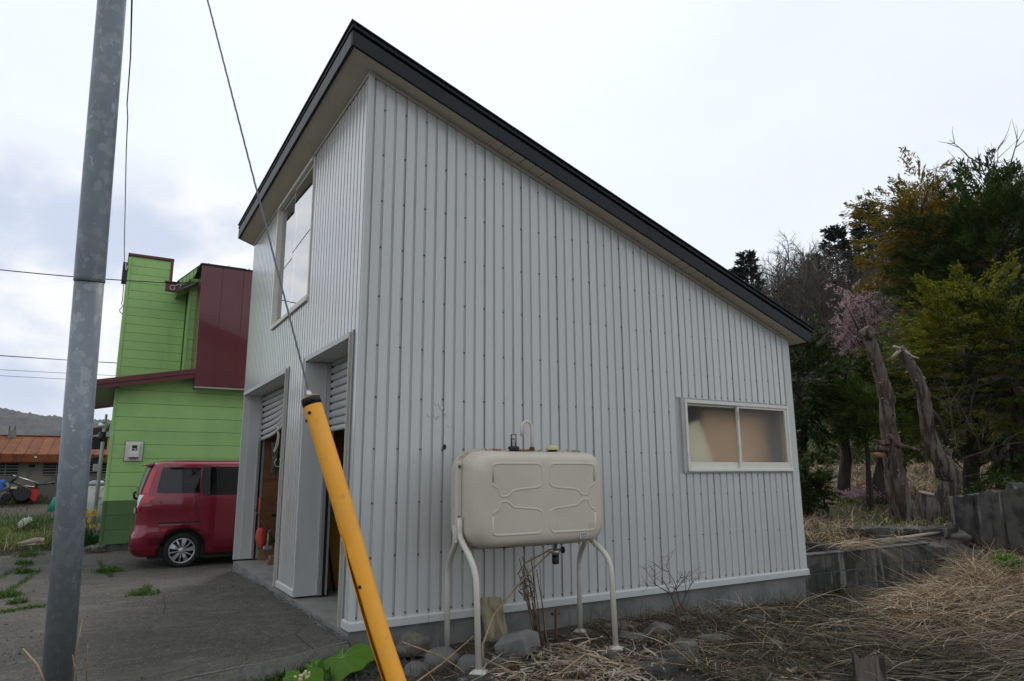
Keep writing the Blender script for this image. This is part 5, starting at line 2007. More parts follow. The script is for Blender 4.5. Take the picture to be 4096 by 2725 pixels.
def slabthing(name, c, size, rot, material, label, cat='slab', bev=0.015, rough=0.02, seed=1):
    rr = random.Random(seed)
    m = MB()
    c = Vector(c)
    E_ = Matrix.Rotation(rot[2], 3, 'Z') @ Matrix.Rotation(rot[1], 3, 'Y') @ Matrix.Rotation(rot[0], 3, 'X')
    nx, ny, nz = 8, 4, 3
    vid = {}
    for i in range(nx + 1):
        for j in range(ny + 1):
            for k in range(nz + 1):
                if i in (0, nx) or j in (0, ny) or k in (0, nz):
                    p = Vector(((i / nx - 0.5) * size[0] * 2, (j / ny - 0.5) * size[1] * 2, (k / nz - 0.5) * size[2] * 2))
                    p += Vector((rr.uniform(-1, 1), rr.uniform(-1, 1), rr.uniform(-1, 1))) * rough
                    vid[(i, j, k)] = len(m.v)
                    m.v.append(tuple(c + E_ @ p))
    def q(a, b_, c2, d):
        m.f.append((vid[a], vid[b_], vid[c2], vid[d]))
        m.sm.append(False)
    for i in range(nx):
        for j in range(ny):
            q((i, j, 0), (i, j + 1, 0), (i + 1, j + 1, 0), (i + 1, j, 0))
            q((i, j, nz), (i + 1, j, nz), (i + 1, j + 1, nz), (i, j + 1, nz))
    for i in range(nx):
        for k in range(nz):
            q((i, 0, k), (i + 1, 0, k), (i + 1, 0, k + 1), (i, 0, k + 1))
            q((i, ny, k), (i, ny, k + 1), (i + 1, ny, k + 1), (i + 1, ny, k))
    for j in range(ny):
        for k in range(nz):
            q((0, j, k), (0, j, k + 1), (0, j + 1, k + 1), (0, j + 1, k))
            q((nx, j, k), (nx, j + 1, k), (nx, j + 1, k + 1), (nx, j, k + 1))
    o = m.build(name, material, bevel=bev)
    return tag(o, label, cat)


slabthing('concrete_slab', (8.05, 0.52, 0.29), (0.85, 0.14, 0.07), (0.05, 0.02, -0.35), 'concrete_old', 'long dark concrete beam lying behind the low block wall', 'beam', seed=4)
slabthing('concrete_slab', (8.35, 0.16, 0.06), (0.55, 0.22, 0.10), (0.2, 0.12, -0.25), 'concrete_old', 'tilted dark concrete slab at the end of the block wall', 'slab', seed=5)
slabthing('concrete_chunk', (8.32, -0.06, -0.17), (0.20, 0.24, 0.30), (0.3, 0.35, 0.2), 'stone_rough', 'broken rough concrete chunk leaning by the block wall end', 'rubble', rough=0.04, seed=6)
rock('boulder', (8.88, 0.22, 0.19), (0.27, 0.2, 0.125), 'stone_rough', 'large brown rounded boulder beside the tall concrete wall', 'boulder', seed=2)
rock('boulder', (8.72, 0.05, -0.02), (0.15, 0.15, 0.12), 'stone_rough', 'small boulder wedged under the large brown one', 'boulder', seed=3)
slabthing('concrete_chunk', (8.70, -0.22, -0.17), (0.24, 0.16, 0.13), (0.2, -0.3, 0.3), 'stone_rough', 'flat-faced concrete chunk in front of the boulders', 'rubble', rough=0.03, seed=9)
b = MB()
b.tube([(7.35, 0.55, 0.205), (7.9, 0.36, 0.235), (8.55, 0.20, 0.30)], [0.02, 0.028, 0.018], 6, jit=0.2)
tag(b.build('split_plank', 'cut_wood'), 'pale split wooden slat lying on the concrete beam', 'plank')
b = MB()
b.tube([(8.28, -0.22, 0.13), (8.55, -0.30, -0.16)], 0.014, 6, jit=0.2)
tag(b.build('stick', 'bark_live'), 'short dark stick propped against the concrete chunk', 'stick')
b = MB()
b.tube([(8.75, -0.02, 0.16), (8.9, -0.42, -0.10)], 0.020, 6, jit=0.2)
tag(b.build('stick', 'bark_live'), 'longer dark stick leaning down from the boulder to the tall wall', 'stick')
# tall old concrete wall at the right edge
CW = thing('concrete_wall', 'tall stained old concrete wall with slits at the right edge', 'wall', (9.0, -0.6, -0.3))
pv = [(9.20, 0.38), (9.06, 0.0), (8.93, -0.42), (8.83, -0.75), (8.66, -1.35), (8.4, -2.3)]
tops = [0.74, 0.80, 0.88, 0.92, 0.95, 0.95]
for k in range(5):
    (x0, y0), (x1, y1) = pv[k], pv[k + 1]
    g = 0.012
    dx, dy = x1 - x0, y1 - y0
    l = math.hypot(dx, dy)
    ux, uy = dx / l, dy / l
    m = MB()
    nseg = 6
    thick = 0.24
    out = (0.03 if k == 0 else 0.0) + R.uniform(-0.01, 0.01)
    nx_, ny_ = uy, -ux
    ring = []
    topz = []
    for q in range(nseg + 1):
        t = q / nseg
        px = x0 + ux * (g + (l - 2 * g) * t)
        py = y0 + uy * (g + (l - 2 * g) * t)
        tz = tops[k] + (tops[k + 1] - tops[k]) * t + R.uniform(-0.03, 0.03) + (0.10 if k == 2 and q in (2, 3) else 0)
        ring.append((px, py))
        topz.append(tz)
    vv, ff = [], []
    for (px, py), tz in zip(ring, topz):
        for h in (-0.7, 0.0, 0.4, tz):
            vv.append((px + nx_ * out + R.uniform(-.006, .006), py + ny_ * out, h))
        for h in (tz, -0.7):
            vv.append((px - nx_ * thick, py - ny_ * thick, h))
    for q in range(nseg):
        a, c = q * 6, (q + 1) * 6
        for e in range(5):
            ff.append((a + e, c + e, c + e + 1, a + e + 1))
    ff.append((0, 1, 2, 3, 4, 5))
    ff.append(tuple(nseg * 6 + e for e in range(6))[::-1])
    m.add(vv, ff)
    m.build('wall_panel', 'concrete_old', CW, bevel=0.01)
# black netting roll on the block wall
n = 0
NT = thing('netting', 'crumpled black plastic netting on top of the block wall', 'netting', (5.8, 0.35, 0.2))
for k in range(26):
    m = MB()
    t0 = k / 25
    pts = []
    for q in range(9):
        s = q / 8
        x = 5.30 + 1.15 * s
        y = 0.26 + 0.42 * t0 + 0.04 * math.sin(6 * s + k)
        z = 0.20 + 0.09 * math.sin(PI * t0) * (0.5 + 0.5 * math.sin(3 * s + 1)) + 0.012 * math.sin(9 * s + 2 * k)
        pts.append((x, y, z))
    m.tube(pts, 0.006, 4)
    m.build('strand', 'net_black', NT)
for k in range(34):
    m = MB()
    s = k / 33
    pts = []
    for q in range(8):
        t0 = q / 7
        x = 5.30 + 1.15 * s + 0.01 * math.sin(q * 3)
        y = 0.26 + 0.42 * t0 + 0.04 * math.sin(6 * s)
        z = 0.20 + 0.09 * math.sin(PI * t0) * (0.5 + 0.5 * math.sin(3 * s + 1)) + 0.008
        pts.append((x, y, z))
    m.tube(pts, 0.006, 4)
    m.build('strand', 'net_black', NT)

# ---------------------------------------------------------------- bits around the tank
slabthing('paver', (0.62, -0.90, -0.215), (0.19, 0.12, 0.035), (0, 0.02, 0.3), 'concrete_old', 'flat concrete paver under the left front tank foot', 'paver', rough=0.008, seed=21)
slabthing('paver', (1.80, -0.87, -0.215), (0.20, 0.13, 0.035), (0, 0.0, 0.2), 'concrete_old', 'flat concrete paver under the right front tank foot', 'paver', rough=0.008, seed=22)
slabthing('paver', (1.92, -0.25, -0.215), (0.22, 0.17, 0.035), (0, 0.0, 0.1), 'concrete_old', 'flat concrete paver under the right back tank foot', 'paver', rough=0.008, seed=23)
slabthing('paver', (1.98, -1.20, -0.25), (0.34, 0.12, 0.05), (0.05, 0.02, 0.45), 'concrete_old', 'dark concrete slab in front of the tank, half sunk in soil', 'paver', rough=0.012, seed=24)
slabthing('paver', (0.62, -1.26, -0.245), (0.2, 0.12, 0.035), (0.1, 0.0, 0.6), 'concrete_old', 'cracked flat slab at the bottom edge left of the tank leg', 'paver', rough=0.012, seed=25)
# pyramidal footing block with a hole
FB = thing('footing_block', 'grey concrete footing block with a round socket lying under the tank', 'footing', (1.12, -0.48, -0.2))
E_ = Matrix.Rotation(0.55, 3, 'Z') @ Matrix.Rotation(-0.28, 3, 'X')
c = Vector((1.13, -0.50, -0.115))
m = MB()
lay = []
for s, z in ((0.125, -0.10), (0.13, 0.02), (0.075, 0.065)):
    lay.append([c + E_ @ Vector((sx * s, sy * s, z)) for sx, sy in ((-1, -1), (1, -1), (1, 1), (-1, 1))])
hole = [c + E_ @ Vector((0.045 * math.cos(2 * PI * k / 16), 0.045 * math.sin(2 * PI * k / 16), 0.066)) for k in range(16)]
hb = [p + E_ @ Vector((0, 0, -0.05)) for p in hole]
vv = [p for l in lay for p in l] + hole + hb
ff = [(0, 3, 2, 1)]
for i in range(2):
    for k in range(4):
        k2 = (k + 1) % 4
        ff.append((i * 4 + k, i * 4 + k2, i * 4 + 4 + k2, i * 4 + 4 + k))
for q in range(4):
    a = 8 + q
    nxt = 8 + (q + 1) % 4
    s = (q * 4 + 10) % 16
    idx = [12 + (s + i) % 16 for i in range(5)]
    ff.append((a, nxt) + tuple(idx[::-1]))
for k in range(16):
    ff.append((12 + k, 12 + (k + 1) % 16, 28 + (k + 1) % 16, 28 + k))
ff.append(tuple(28 + k for k in range(16)))
m.add(vv, ff)
m.build('block', 'concrete', FB, bevel=0.006)
slabthing('wood_offcut', (1.14, -0.13, -0.02), (0.10, 0.022, 0.17), (-0.42, 0.10, 0.15), 'weathered_wood', 'weathered wooden plank offcut leaning on the garage foundation', 'plank', bev=0.003, rough=0.003, seed=31)
rock('field_stone', (0.50, -0.50, -0.17), (0.13, 0.11, 0.10), 'stone', 'rounded grey stone behind the left front tank leg', 'stone', seed=11, flat=0.5)
rock('field_stone', (0.66, -0.66, -0.20), (0.12, 0.10, 0.085), 'stone', 'dark grey stone at the foot of the left front tank leg', 'stone', seed=12, flat=0.5)
rock('field_stone', (0.40, -0.22, -0.11), (0.12, 0.09, 0.095), 'stone_rough', 'dark jagged rock against the left back tank leg', 'stone', seed=13)
rock('field_stone', (0.30, -0.52, -0.20), (0.10, 0.08, 0.06), 'stone', 'flat dark stone left of the rounded grey one', 'stone', seed=14, flat=0.6)
rock('field_stone', (0.86, -0.66, -0.21), (0.10, 0.06, 0.05), 'stone', 'small grey stone by the corner of the footing block', 'stone', seed=15, flat=0.5)
rock('field_stone', (0.165, -0.16, -0.165), (0.095, 0.06, 0.046), 'stone', 'smooth oval grey stone at the garage corner by the yellow guard', 'stone', seed=16, flat=0.12)
rock('field_stone', (2.18, -0.62, -0.21), (0.14, 0.10, 0.07), 'stone_rough', 'rough low rock right of the tank', 'stone', seed=17)
rock('field_stone', (2.50, -0.55, -0.21), (0.16, 0.11, 0.085), 'stone_rough', 'wide rough rock near the foundation right of the tank', 'stone', seed=18)
rock('field_stone', (2.95, -0.40, -0.22), (0.18, 0.12, 0.08), 'stone_rough', 'rough rock below the dead sapling', 'stone', seed=19)
rock('field_stone', (2.30, -0.28, -0.20), (0.22, 0.13, 0.06), 'stone_rough', 'broad crumbly soil lump against the foundation', 'stone', seed=20)
# rusty stake
RS = thing('rusty_stake', 'rusty iron stake with a short crossbar in front of the wall', 'stake', (1.505, -0.47, -0.25))
m = MB()
m.tube([(1.505, -0.47, -0.25), (1.515, -0.46, 0.075)], 0.011, 8)
m.build('rod', 'rusty_iron', RS)
BX('crossbar', 'rusty_iron', RS, 1.48, 1.548, -0.475, -0.445, 0.03, 0.048)


def stalks(name, label, material, plist, r=0.006, part='stem', cat='dry stalks'):
    t = thing(name, label, cat, plist[0][0])
    for pts in plist:
        m = MB()
        m.tube(pts, [r * (1 - 0.5 * i / (len(pts) - 1)) for i in range(len(pts))], 6)
        m.build(part, material, t)
    return t


bx0, by0 = 1.33, -0.50
pl = []
for k in range(11):
    a = R.uniform(0, 6.28)
    q = R.uniform(0.02, 0.10)
    x0, y0 = bx0 + q * math.cos(a), by0 + q * math.sin(a)
    x1, y1 = 1.24 + R.gauss(0, 0.035), -0.46 + R.gauss(0, 0.02)
    pl.append([(x0, y0, -0.22), ((x0 + x1) / 2 + R.gauss(0, 0.015), (y0 + y1) / 2, 0.1), (x1, y1, R.uniform(0.30, 0.52))])
stalks('dead_stalk_clump', 'upright clump of dead brown stalks bound with wire under the tank', 'stalk_dark', pl, 0.0055)
stalks('dead_stalk_clump', 'pale dry stalks in the clump under the tank', 'stalk', [[(1.36, -0.5, -0.2), (1.30, -0.5, 0.1), (1.215, -0.47, 0.33)], [(1.42, -0.48, -0.2), (1.38, -0.47, 0.15), (1.37, -0.46, 0.42)], [(1.28, -0.52, -0.2), (1.27, -0.5, 0.0), (1.24, -0.48, 0.22)]], 0.0065)
m = MB()
for z, r in ((0.30, 0.055), (0.27, 0.05), (0.22, 0.06), (0.33, 0.045)):
    m.tube([(1.235 + r * math.cos(t), -0.47 + r * math.sin(t), z + 0.02 * math.sin(2 * t + z * 40)) for t in np.linspace(0, 2 * PI, 13)], 0.0035, 5)
tag(m.build('binding_wire', 'rusty_iron'), 'loops of rusty wire round the stalk clump under the tank', 'wire')
stalks('bent_stalk', 'long pale bent reed stalk leaning up towards the tank', 'stalk', [[(0.72, -0.72, -0.23), (0.74, -0.68, -0.05), (0.86, -0.62, 0.12), (1.22, -0.50, 0.36), (1.42, -0.56, 0.53)]], 0.010, cat='reed stalk')
stalks('bent_stalk', 'long pale stalk lying from the garage corner down to the stones', 'stalk', [[(0.16, -0.60, 0.02), (0.42, -0.66, -0.09), (0.52, -0.75, -0.16), (0.56, -0.98, -0.24)]], 0.006, cat='reed stalk')
stalks('bent_stalk', 'pale reed stalk sloping across the stones left of the tank leg', 'stalk', [[(-0.05, -1.0, -0.20), (0.35, -0.82, -0.10), (0.70, -0.62, 0.0), (0.74, -0.64, -0.2)]], 0.0065, cat='reed stalk')
stalks('bent_stalk', 'zigzag pale reed stalk lying in front of the tank', 'stalk', [[(1.05, -1.15, -0.19), (1.36, -1.05, -0.12), (1.62, -1.13, -0.20), (1.86, -1.30, -0.20), (2.0, -1.10, -0.05), (2.05, -1.4, -0.2)]], 0.007, cat='reed stalk')
stalks('bent_stalk', 'pale stalk lying just right of the left front tank foot', 'stalk', [[(0.66, -0.80, -0.10), (0.83, -1.05, -0.19), (0.95, -1.35, -0.24)]], 0.006, cat='reed stalk')
stalks('bent_stalk', 'thick dry stalk lying beside the left front tank foot', 'stalk', [[(0.66, -0.86, -0.185), (0.95, -0.80, -0.185)]], 0.008, cat='reed stalk')
# dead sapling in front of the foundation
DS = thing('dead_sapling', 'small bare dead sapling in front of the garage wall', 'sapling', (2.72, -0.62, -0.25))


def branchy(parent, p0, d0, L, r, depth, spread, material, name='branch', up_=0.05, nseg=5, kids=(3, 4), sides=5, store=None):
    pts = [Vector(p0)]
    d = Vector(d0).normalized()
    for k in range(nseg):
        d = (d + Vector((R.gauss(0, 0.13), R.gauss(0, 0.13), R.gauss(0, 0.10) + up_))).normalized()
        pts.append(pts[-1] + d * (L / nseg))
    m = store if store is not None else MB()
    m.tube(pts, [max(0.0012, r * (1 - 0.75 * i / nseg)) for i in range(nseg + 1)], sides if depth > 0 else 4, cap=False)
    if depth > 0:
        for k in range(R.randint(*kids)):
            t = R.uniform(0.25, 1.0)
            i = min(nseg - 1, int(t * nseg))
            q = pts[i].lerp(pts[i + 1], t * nseg - i)
            dd = (pts[i + 1] - pts[i]).normalized()
            ax = dd.orthogonal().normalized()
            ax.rotate(Matrix.Rotation(R.uniform(0, 2 * PI), 3, dd))
            nd_ = (dd * (1 - spread) + ax * spread).normalized()
            branchy(parent, q, nd_, L * R.uniform(0.42, 0.68), r * 0.5, depth - 1, spread, material, name, up_, max(3, nseg - 1), kids, sides, m)
    if store is None:
        return m.build(name, material, parent)


branchy(DS, (2.72, -0.62, -0.25), (0.25, 0.1, 0.9), 0.52, 0.012, 3, 0.6, 'stalk_dark', 'twigs', kids=(3, 4))
branchy(DS, (2.80, -0.58, -0.05), (-0.6, 0.1, 0.6), 0.42, 0.007, 2, 0.6, 'stalk_dark', 'twigs', kids=(3, 4))
# weathered stump, bottom right
SP = onz_(3485, 2772, -0.33)
ST = thing('tree_stump', 'short weathered split tree stump at the bottom edge on the right', 'stump', SP)
m = MB()
c = Vector(SP)
n = 26
rads = [0.10 * (1 + 0.14 * math.sin(5 * 2 * PI * k / n) + 0.10 * R.uniform(-1, 1)) for k in range(n)]
lv = [(-0.05, 1.25), (0.05, 1.08), (0.15, 1.0), (0.235, 0.97)]
vv = []
for h, s in lv:
    for k in range(n):
        a = 2 * PI * k / n
        hh = h + (R.uniform(-0.03, 0.045) if h > 0.17 else 0)
        vv.append((c.x + rads[k] * s * math.cos(a), c.y + rads[k] * s * math.sin(a), c.z + hh))
for k in range(n):
    a = 2 * PI * k / n
    vv.append((c.x + rads[k] * 0.55 * math.cos(a), c.y + rads[k] * 0.55 * math.sin(a), c.z + 0.19 + R.uniform(-0.03, 0.03)))
ff = []
for i in range(4):
    for k in range(n):
        k2 = (k + 1) % n
        ff.append((i * n + k, i * n + k2, (i + 1) * n + k2, (i + 1) * n + k))
ff.append(tuple(4 * n + k for k in range(n)))
m.add(vv, ff)
m.build('trunk', 'bark_dead', ST)
m = MB()
s2 = onz_(3615, 2790, -0.33)
m.tube([s2, s2 + Vector((0, 0, 0.085))], [0.055, 0.045], 9, jit=0.12)
m.build('side_stub', 'bark_dead', ST)
m = MB()
m.tube([s2 + Vector((0, 0, 0.086)), s2 + Vector((0, 0, 0.092))], 0.043, 9, jit=0.1)
m.build('cut_face', 'cut_wood', ST)

# ---------------------------------------------------------------- pruned dead trunks


def trunk_from_px(px, t, rad, dt=0.0):
    return [ray(x, y, t + dt * i / (len(px) - 1)) for i, (x, y) in enumerate(px)], [r / 2720.9 * t for r in rad]


def gnarl(m, pts, rs, n=14, amp=0.10, sub=4):
    P, Rr = [], []
    for i in range(len(pts) - 1):
        for k in range(sub):
            t = k / sub
            P.append(pts[i].lerp(pts[i + 1], t))
            Rr.append(rs[i] * (1 - t) + rs[i + 1] * t)
    P.append(pts[-1])
    Rr.append(rs[-1])
    m.tube(P, Rr, n, jit=amp)
    return P, Rr


def stubs(parent, P, Rr, n, ln=(0.03, 0.10), material='cut_wood'):
    for k in range(n):
        i = R.randrange(1, len(P) - 1)
        d = (P[i + 1] - P[i]).normalized()
        a = d.orthogonal().normalized()
        a.rotate(Matrix.Rotation(R.uniform(0, 2 * PI), 3, d))
        if a.dot(fw) > 0.3:
            a = -a
        a = (a + d * R.uniform(0.2, 0.7)).normalized()
        m = MB()
        L = R.uniform(*ln)
        m.tube([P[i] + a * Rr[i] * 0.8, P[i] + a * (Rr[i] + L * 0.6), P[i] + a * (Rr[i] + L) - Vector((0, 0, 0.01))], [0.011, 0.009, 0.004], 5)
        m.build('branch_stub', material if k % 4 == 0 else 'bark_dead', parent)


TT = 11.0
pts, rs = trunk_from_px([(3640, 2120), (3612, 2040), (3590, 1950), (3574, 1860), (3566, 1770), (3548, 1690), (3550, 1600), (3526, 1510), (3498, 1420), (3474, 1335)], TT, [50, 44, 38, 36, 33, 29, 28, 25, 23, 20])
D1 = thing('pruned_tree', 'tall pruned bare trunk with a knobby top, torn open on its left side', 'tree trunk', pts[0])
m = MB()
P, Rr = gnarl(m, pts, rs)
m.build('trunk', 'bark_dead', D1)
stubs(D1, P, Rr, 26)
m = MB()
m.tube([ray(3484, 1345, TT), ray(3470, 1325, TT), ray(3485, 1312, TT)], [0.13, 0.11, 0.06], 10, jit=0.25)
m.build('top_knob', 'bark_dead', D1)
for q in ([(3555, 1765), (3525, 1775), (3500, 1758)], [(3550, 1800), (3520, 1790), (3506, 1774)], [(3530, 1822), (3510, 1820), (3490, 1814)]):
    m = MB()
    m.tube([ray(x, y, TT - 0.08) for x, y in q], [0.05, 0.045, 0.008], 7, jit=0.25)
    m.build('torn_limb', 'split_wood' if q[0][1] == 1822 else 'bark_dead', D1)
for q in ([(3575, 1775), (3630, 1790), (3678, 1802)], [(3556, 1738), (3570, 1762)]):
    m = MB()
    m.tube([ray(x, y, TT - 0.12) for x, y in q], [0.045, 0.03, 0.02][:len(q)], 7, jit=0.1)
    m.build('cut_branch', 'bark_dead', D1)
m = MB()
m.tube([ray(3550, 1830, TT - 0.15), ray(3538, 1900, TT - 0.18), ray(3556, 1990, TT - 0.2), ray(3572, 2060, TT - 0.2)], [0.015, 0.02, 0.022, 0.012], 6, jit=0.3)
m.build('bark_strip', 'bark_dead', D1)
TT = 11.4
pts, rs = trunk_from_px([(3720, 2110), (3745, 2060), (3785, 1990), (3808, 1920), (3780, 1865), (3740, 1820), (3715, 1740), (3702, 1640), (3690, 1560), (3660, 1490), (3625, 1430), (3598, 1392)], TT, [52, 46, 40, 38, 36, 32, 27, 25, 23, 22, 19, 16])
D2 = thing('pruned_tree', 'slimmer curved bare trunk with an elbow at its base, right of the tall pruned one', 'tree trunk', pts[0])
m = MB()
P, Rr = gnarl(m, pts, rs)
m.build('trunk', 'bark_dead', D2)
stubs(D2, P, Rr, 22)
m = MB()
m.tube([ray(3690, 2120, TT - 0.25), ray(3698, 2040, TT - 0.25), ray(3706, 1975, TT - 0.25)], [0.14, 0.13, 0.12], 12, jit=0.08)
m.build('cut_stem', 'bark_dead', D2)
m = MB()
m.tube([ray(3705, 1976, TT - 0.26), ray(3706, 1969, TT - 0.26)], [0.12, 0.115], 12, jit=0.08)
m.build('cut_face', 'cut_wood', D2)
m = MB()
m.tube([ray(3790, 1900, TT), ray(3782, 1840, TT), ray(3796, 1795, TT)], [0.11, 0.08, 0.05], 9, jit=0.15)
m.build('torn_limb', 'bark_dead', D2)
for q in ([(3600, 1400), (3580, 1420), (3563, 1435)], [(3615, 1405), (3650, 1428), (3676, 1434)], [(3598, 1395), (3575, 1385)], [(3670, 1500), (3700, 1515)]):
    m = MB()
    m.tube([ray(x, y, TT - 0.05) for x, y in q], [0.035, 0.025, 0.012][:len(q)], 6, jit=0.15)
    m.build('cut_branch', 'cut_wood', D2)
pts, rs = trunk_from_px([(3525, 2010), (3520, 1930), (3535, 1850), (3520, 1800)], 13.0, [34, 30, 25, 18])
D3 = thing('pruned_tree', 'dark short trunk standing half hidden behind the tall pruned trunk', 'tree trunk', pts[0])
m = MB()
gnarl(m, pts, rs)
m.build('trunk', 'bark_live', D3)

# ---------------------------------------------------------------- foliage


def sprays(centers, dirs, per, L, Wd, droop=0.25, jitter=0.12, spread=0.9, flat=0.22, wob=0.25):
    """flat conifer sprays: each clump is a fan of narrow leaves along its direction"""
    n = len(centers)
    c = np.repeat(centers, per, 0)
    d = np.repeat(dirs, per, 0)
    s = rng.uniform(0, 1, len(c))
    perp = unit(np.cross(d, np.array([0, 0, 1.0])) + 1e-6)
    sd = rng.choice([-1.0, 1.0], len(c))
    p = c + d * (s * jitter * 2.2)[:, None] + perp * rng.normal(0, jitter * 0.55, len(c))[:, None] * (1.15 - s)[:, None] + np.array([0, 0, 1.0]) * rng.normal(0, jitter * flat, len(c))[:, None]
    ld = unit(d + perp * (sd * spread * rng.uniform(0.3, 1.0, len(c)))[:, None] + rng.normal(0, wob, (len(c), 3)) + np.array([0, 0, -droop]))
    ln = L * rng.uniform(0.6, 1.3, len(c))
    wv = unit(np.cross(ld, rng.normal(0, 1, (len(c), 3)) * 0.6 + np.array([0, 0, 1.0])))
    a = p
    b_ = p + ld * (ln * 0.55)[:, None] + wv * (Wd * 0.5)
    e = p + ld * ln[:, None]
    f = p + ld * (ln * 0.55)[:, None] - wv * (Wd * 0.5)
    V = np.stack([a, b_, e, f], 1).reshape(-1, 3)
    Q = np.arange(len(V)).reshape(-1, 4)
    return V, Q


def crown_points(n, c, r, layers=0, shell=0.5, seed=0, lo=-1.0, hi=1.0, noise=0.25):
    g = np.random.default_rng(seed)
    d = unit(g.normal(0, 1, (n * 3, 3)))
    d = d[(d[:, 2] > lo) & (d[:, 2] < hi)][:n]
    rr = (shell + (1 - shell) * g.uniform(0, 1, len(d)) ** 0.6)
    lump = 1 + noise * np.sin(d[:, 0] * 5 + seed) * np.sin(d[:, 1] * 6 + seed * 2) + noise * 0.7 * np.sin(d[:, 2] * 9 + d[:, 0] * 4 + seed)
    p = np.asarray(c) + d * (rr * lump)[:, None] * np.asarray(r)
    if layers:
        h = r[2] / layers
        p[:, 2] = np.round((p[:, 2] - c[2]) / h + 0.35 * np.sin(p[:, 0] * 2.1 + p[:, 1] * 1.7)) * h + c[2] + g.normal(0, h * 0.13, len(p))
    out = unit((p - np.asarray(c)) * np.array([1, 1, 0.35]) + g.normal(0, 0.15, p.shape))
    return p, out


def conifer(name, label, base, c, r, n, per, L, Wd, material, trunk_r=0.12, layers=6, seed=1, jitter=0.14, group=None, lo=-1.0, droop=0.15, limbs=14, bark='bark_live', noise=0.25, shell=0.5):
    t = thing(name, label, 'tree', base, group)
    base = Vector(base)
    m = MB()
    topp = Vector((c[0], c[1], c[2] + r[2] * 0.7))
    P = [base.lerp(topp, k / 6) + Vector((R.gauss(0, 0.03), R.gauss(0, 0.03), 0)) * (1 if 0 < k else 0) for k in range(7)]
    m.tube(P, [trunk_r * (1 - 0.85 * k / 6) for k in range(7)], 10, jit=0.08)
    m.build('trunk', bark, t)
    pts_, dr = crown_points(n, c, r, layers, shell, seed, lo, noise=noise)
    m = MB()
    for k in range(limbs):
        q = pts_[R.randrange(len(pts_))]
        st = base.lerp(topp, min(0.95, max(0.12, (q[2] - base.z) / max(0.1, topp.z - base.z) - 0.05)))
        mid = st.lerp(Vector(q), 0.5) + Vector((0, 0, 0.05))
        m.tube([st, mid, Vector(q)], [trunk_r * 0.32, trunk_r * 0.2, 0.006], 5, cap=False)
    if limbs:
        m.build('limbs', bark, t)['kind'] = 'stuff'
    V, Q = sprays(pts_, dr, per, L, Wd, droop, jitter, flat=0.10 if layers else 0.22, wob=0.13 if layers else 0.25)
    npmesh('crown', V, Q, material, t)
    return t


def gpos(px, py, t):
    p = ray(px, py, t)
    return Vector((p.x, p.y, float(gz(p.x, p.y)) - 0.03))


# big yew, right, in front: broad layered yellow-green
c = ray(3900, 1480, 13.2)
conifer('yew_tree', 'broad layered yew with yellow-green tips behind the curved bare trunk', gpos(3890, 2000, 13.2), c, (1.35, 1.35, 1.75), 620, 60, 0.095, 0.032, 'yew_yellow', 0.17, 8, 3, 0.20, lo=-0.75)
c2 = ray(4080, 1560, 12.4)
conifer('yew_tree', 'dark yew filling the lower right edge behind the tall concrete wall', gpos(4085, 2010, 12.4), c2, (1.1, 1.1, 1.7), 420, 44, 0.10, 0.030, 'yew_dark', 0.16, 8, 4, 0.16)
c3 = ray(4010, 1000, 17.0)
conifer('thuja_tree', 'tall dark green arborvitae at the right edge reaching the sky', gpos(3990, 1900, 17.0), (c3.x, c3.y, c3.z - 0.7), (1.95, 1.95, 2.25), 1150, 54, 0.14, 0.040, 'thuja_dark', 0.2, 0, 5, 0.22, lo=-0.8, droop=-0.3)
c4 = ray(3690, 960, 19.0)
conifer('cypress_tree', 'golden-green open cypress with feathery sprays left of the dark arborvitae', gpos(3760, 1900, 19.0), c4, (1.25, 1.25, 1.65), 360, 60, 0.13, 0.040, 'thuja_gold', 0.13, 0, 6, 0.20, limbs=70, shell=0.25, noise=0.4)
# yews left, behind the garage corner
c5 = ray(3385, 1560, 14.5)
conifer('yew_tree', 'dark dense yew with a bare lower trunk behind the garage corner', gpos(3375, 1985, 14.5), c5, (0.75, 0.75, 0.62), 230, 46, 0.095, 0.03, 'yew_dark', 0.16, 4, 7, 0.15)
c6 = ray(3460, 1660, 12.8)
conifer('yew_bush', 'lighter green shaggy yew left of the tall pruned trunk', gpos(3470, 1960, 12.8), c6, (0.50, 0.50, 0.50), 130, 52, 0.11, 0.024, 'yew_mid', 0.07, 0, 8, 0.13, droop=-0.3, limbs=20)
c7 = ray(3215, 1560, 13.4)
conifer('yew_tree', 'tall dark yew close against the garage corner', gpos(3225, 2030, 13.4), (c7.x, c7.y, c7.z), (0.50, 0.50, 1.15), 270, 46, 0.095, 0.03, 'yew_dark', 0.12, 7, 9, 0.14)
c8 = ray(3225, 1960, 11.2)
conifer('yew_bush', 'low dark yew bush at the garage corner', gpos(3255, 2060, 11.2), c8, (0.34, 0.34, 0.36), 110, 44, 0.085, 0.026, 'yew_dark', 0.12, 3, 10, 0.11)
c9 = ray(3600, 1600, 15.5)
conifer('yew_tree', 'yellow-green yew seen between the two bare trunks', gpos(3620, 1960, 15.5), c9, (0.55, 0.55, 1.3), 200, 44, 0.10, 0.03, 'yew_mid', 0.1, 6, 12, 0.16)
c10 = ray(4060, 1960, 9.9)
conifer('yew_bush', 'dark drooping yew twigs over the top of the tall concrete wall', gpos(4070, 2010, 10.2), c10, (0.45, 0.45, 0.22), 60, 40, 0.085, 0.026, 'yew_dark', 0.04, 0, 13, 0.11, limbs=6)

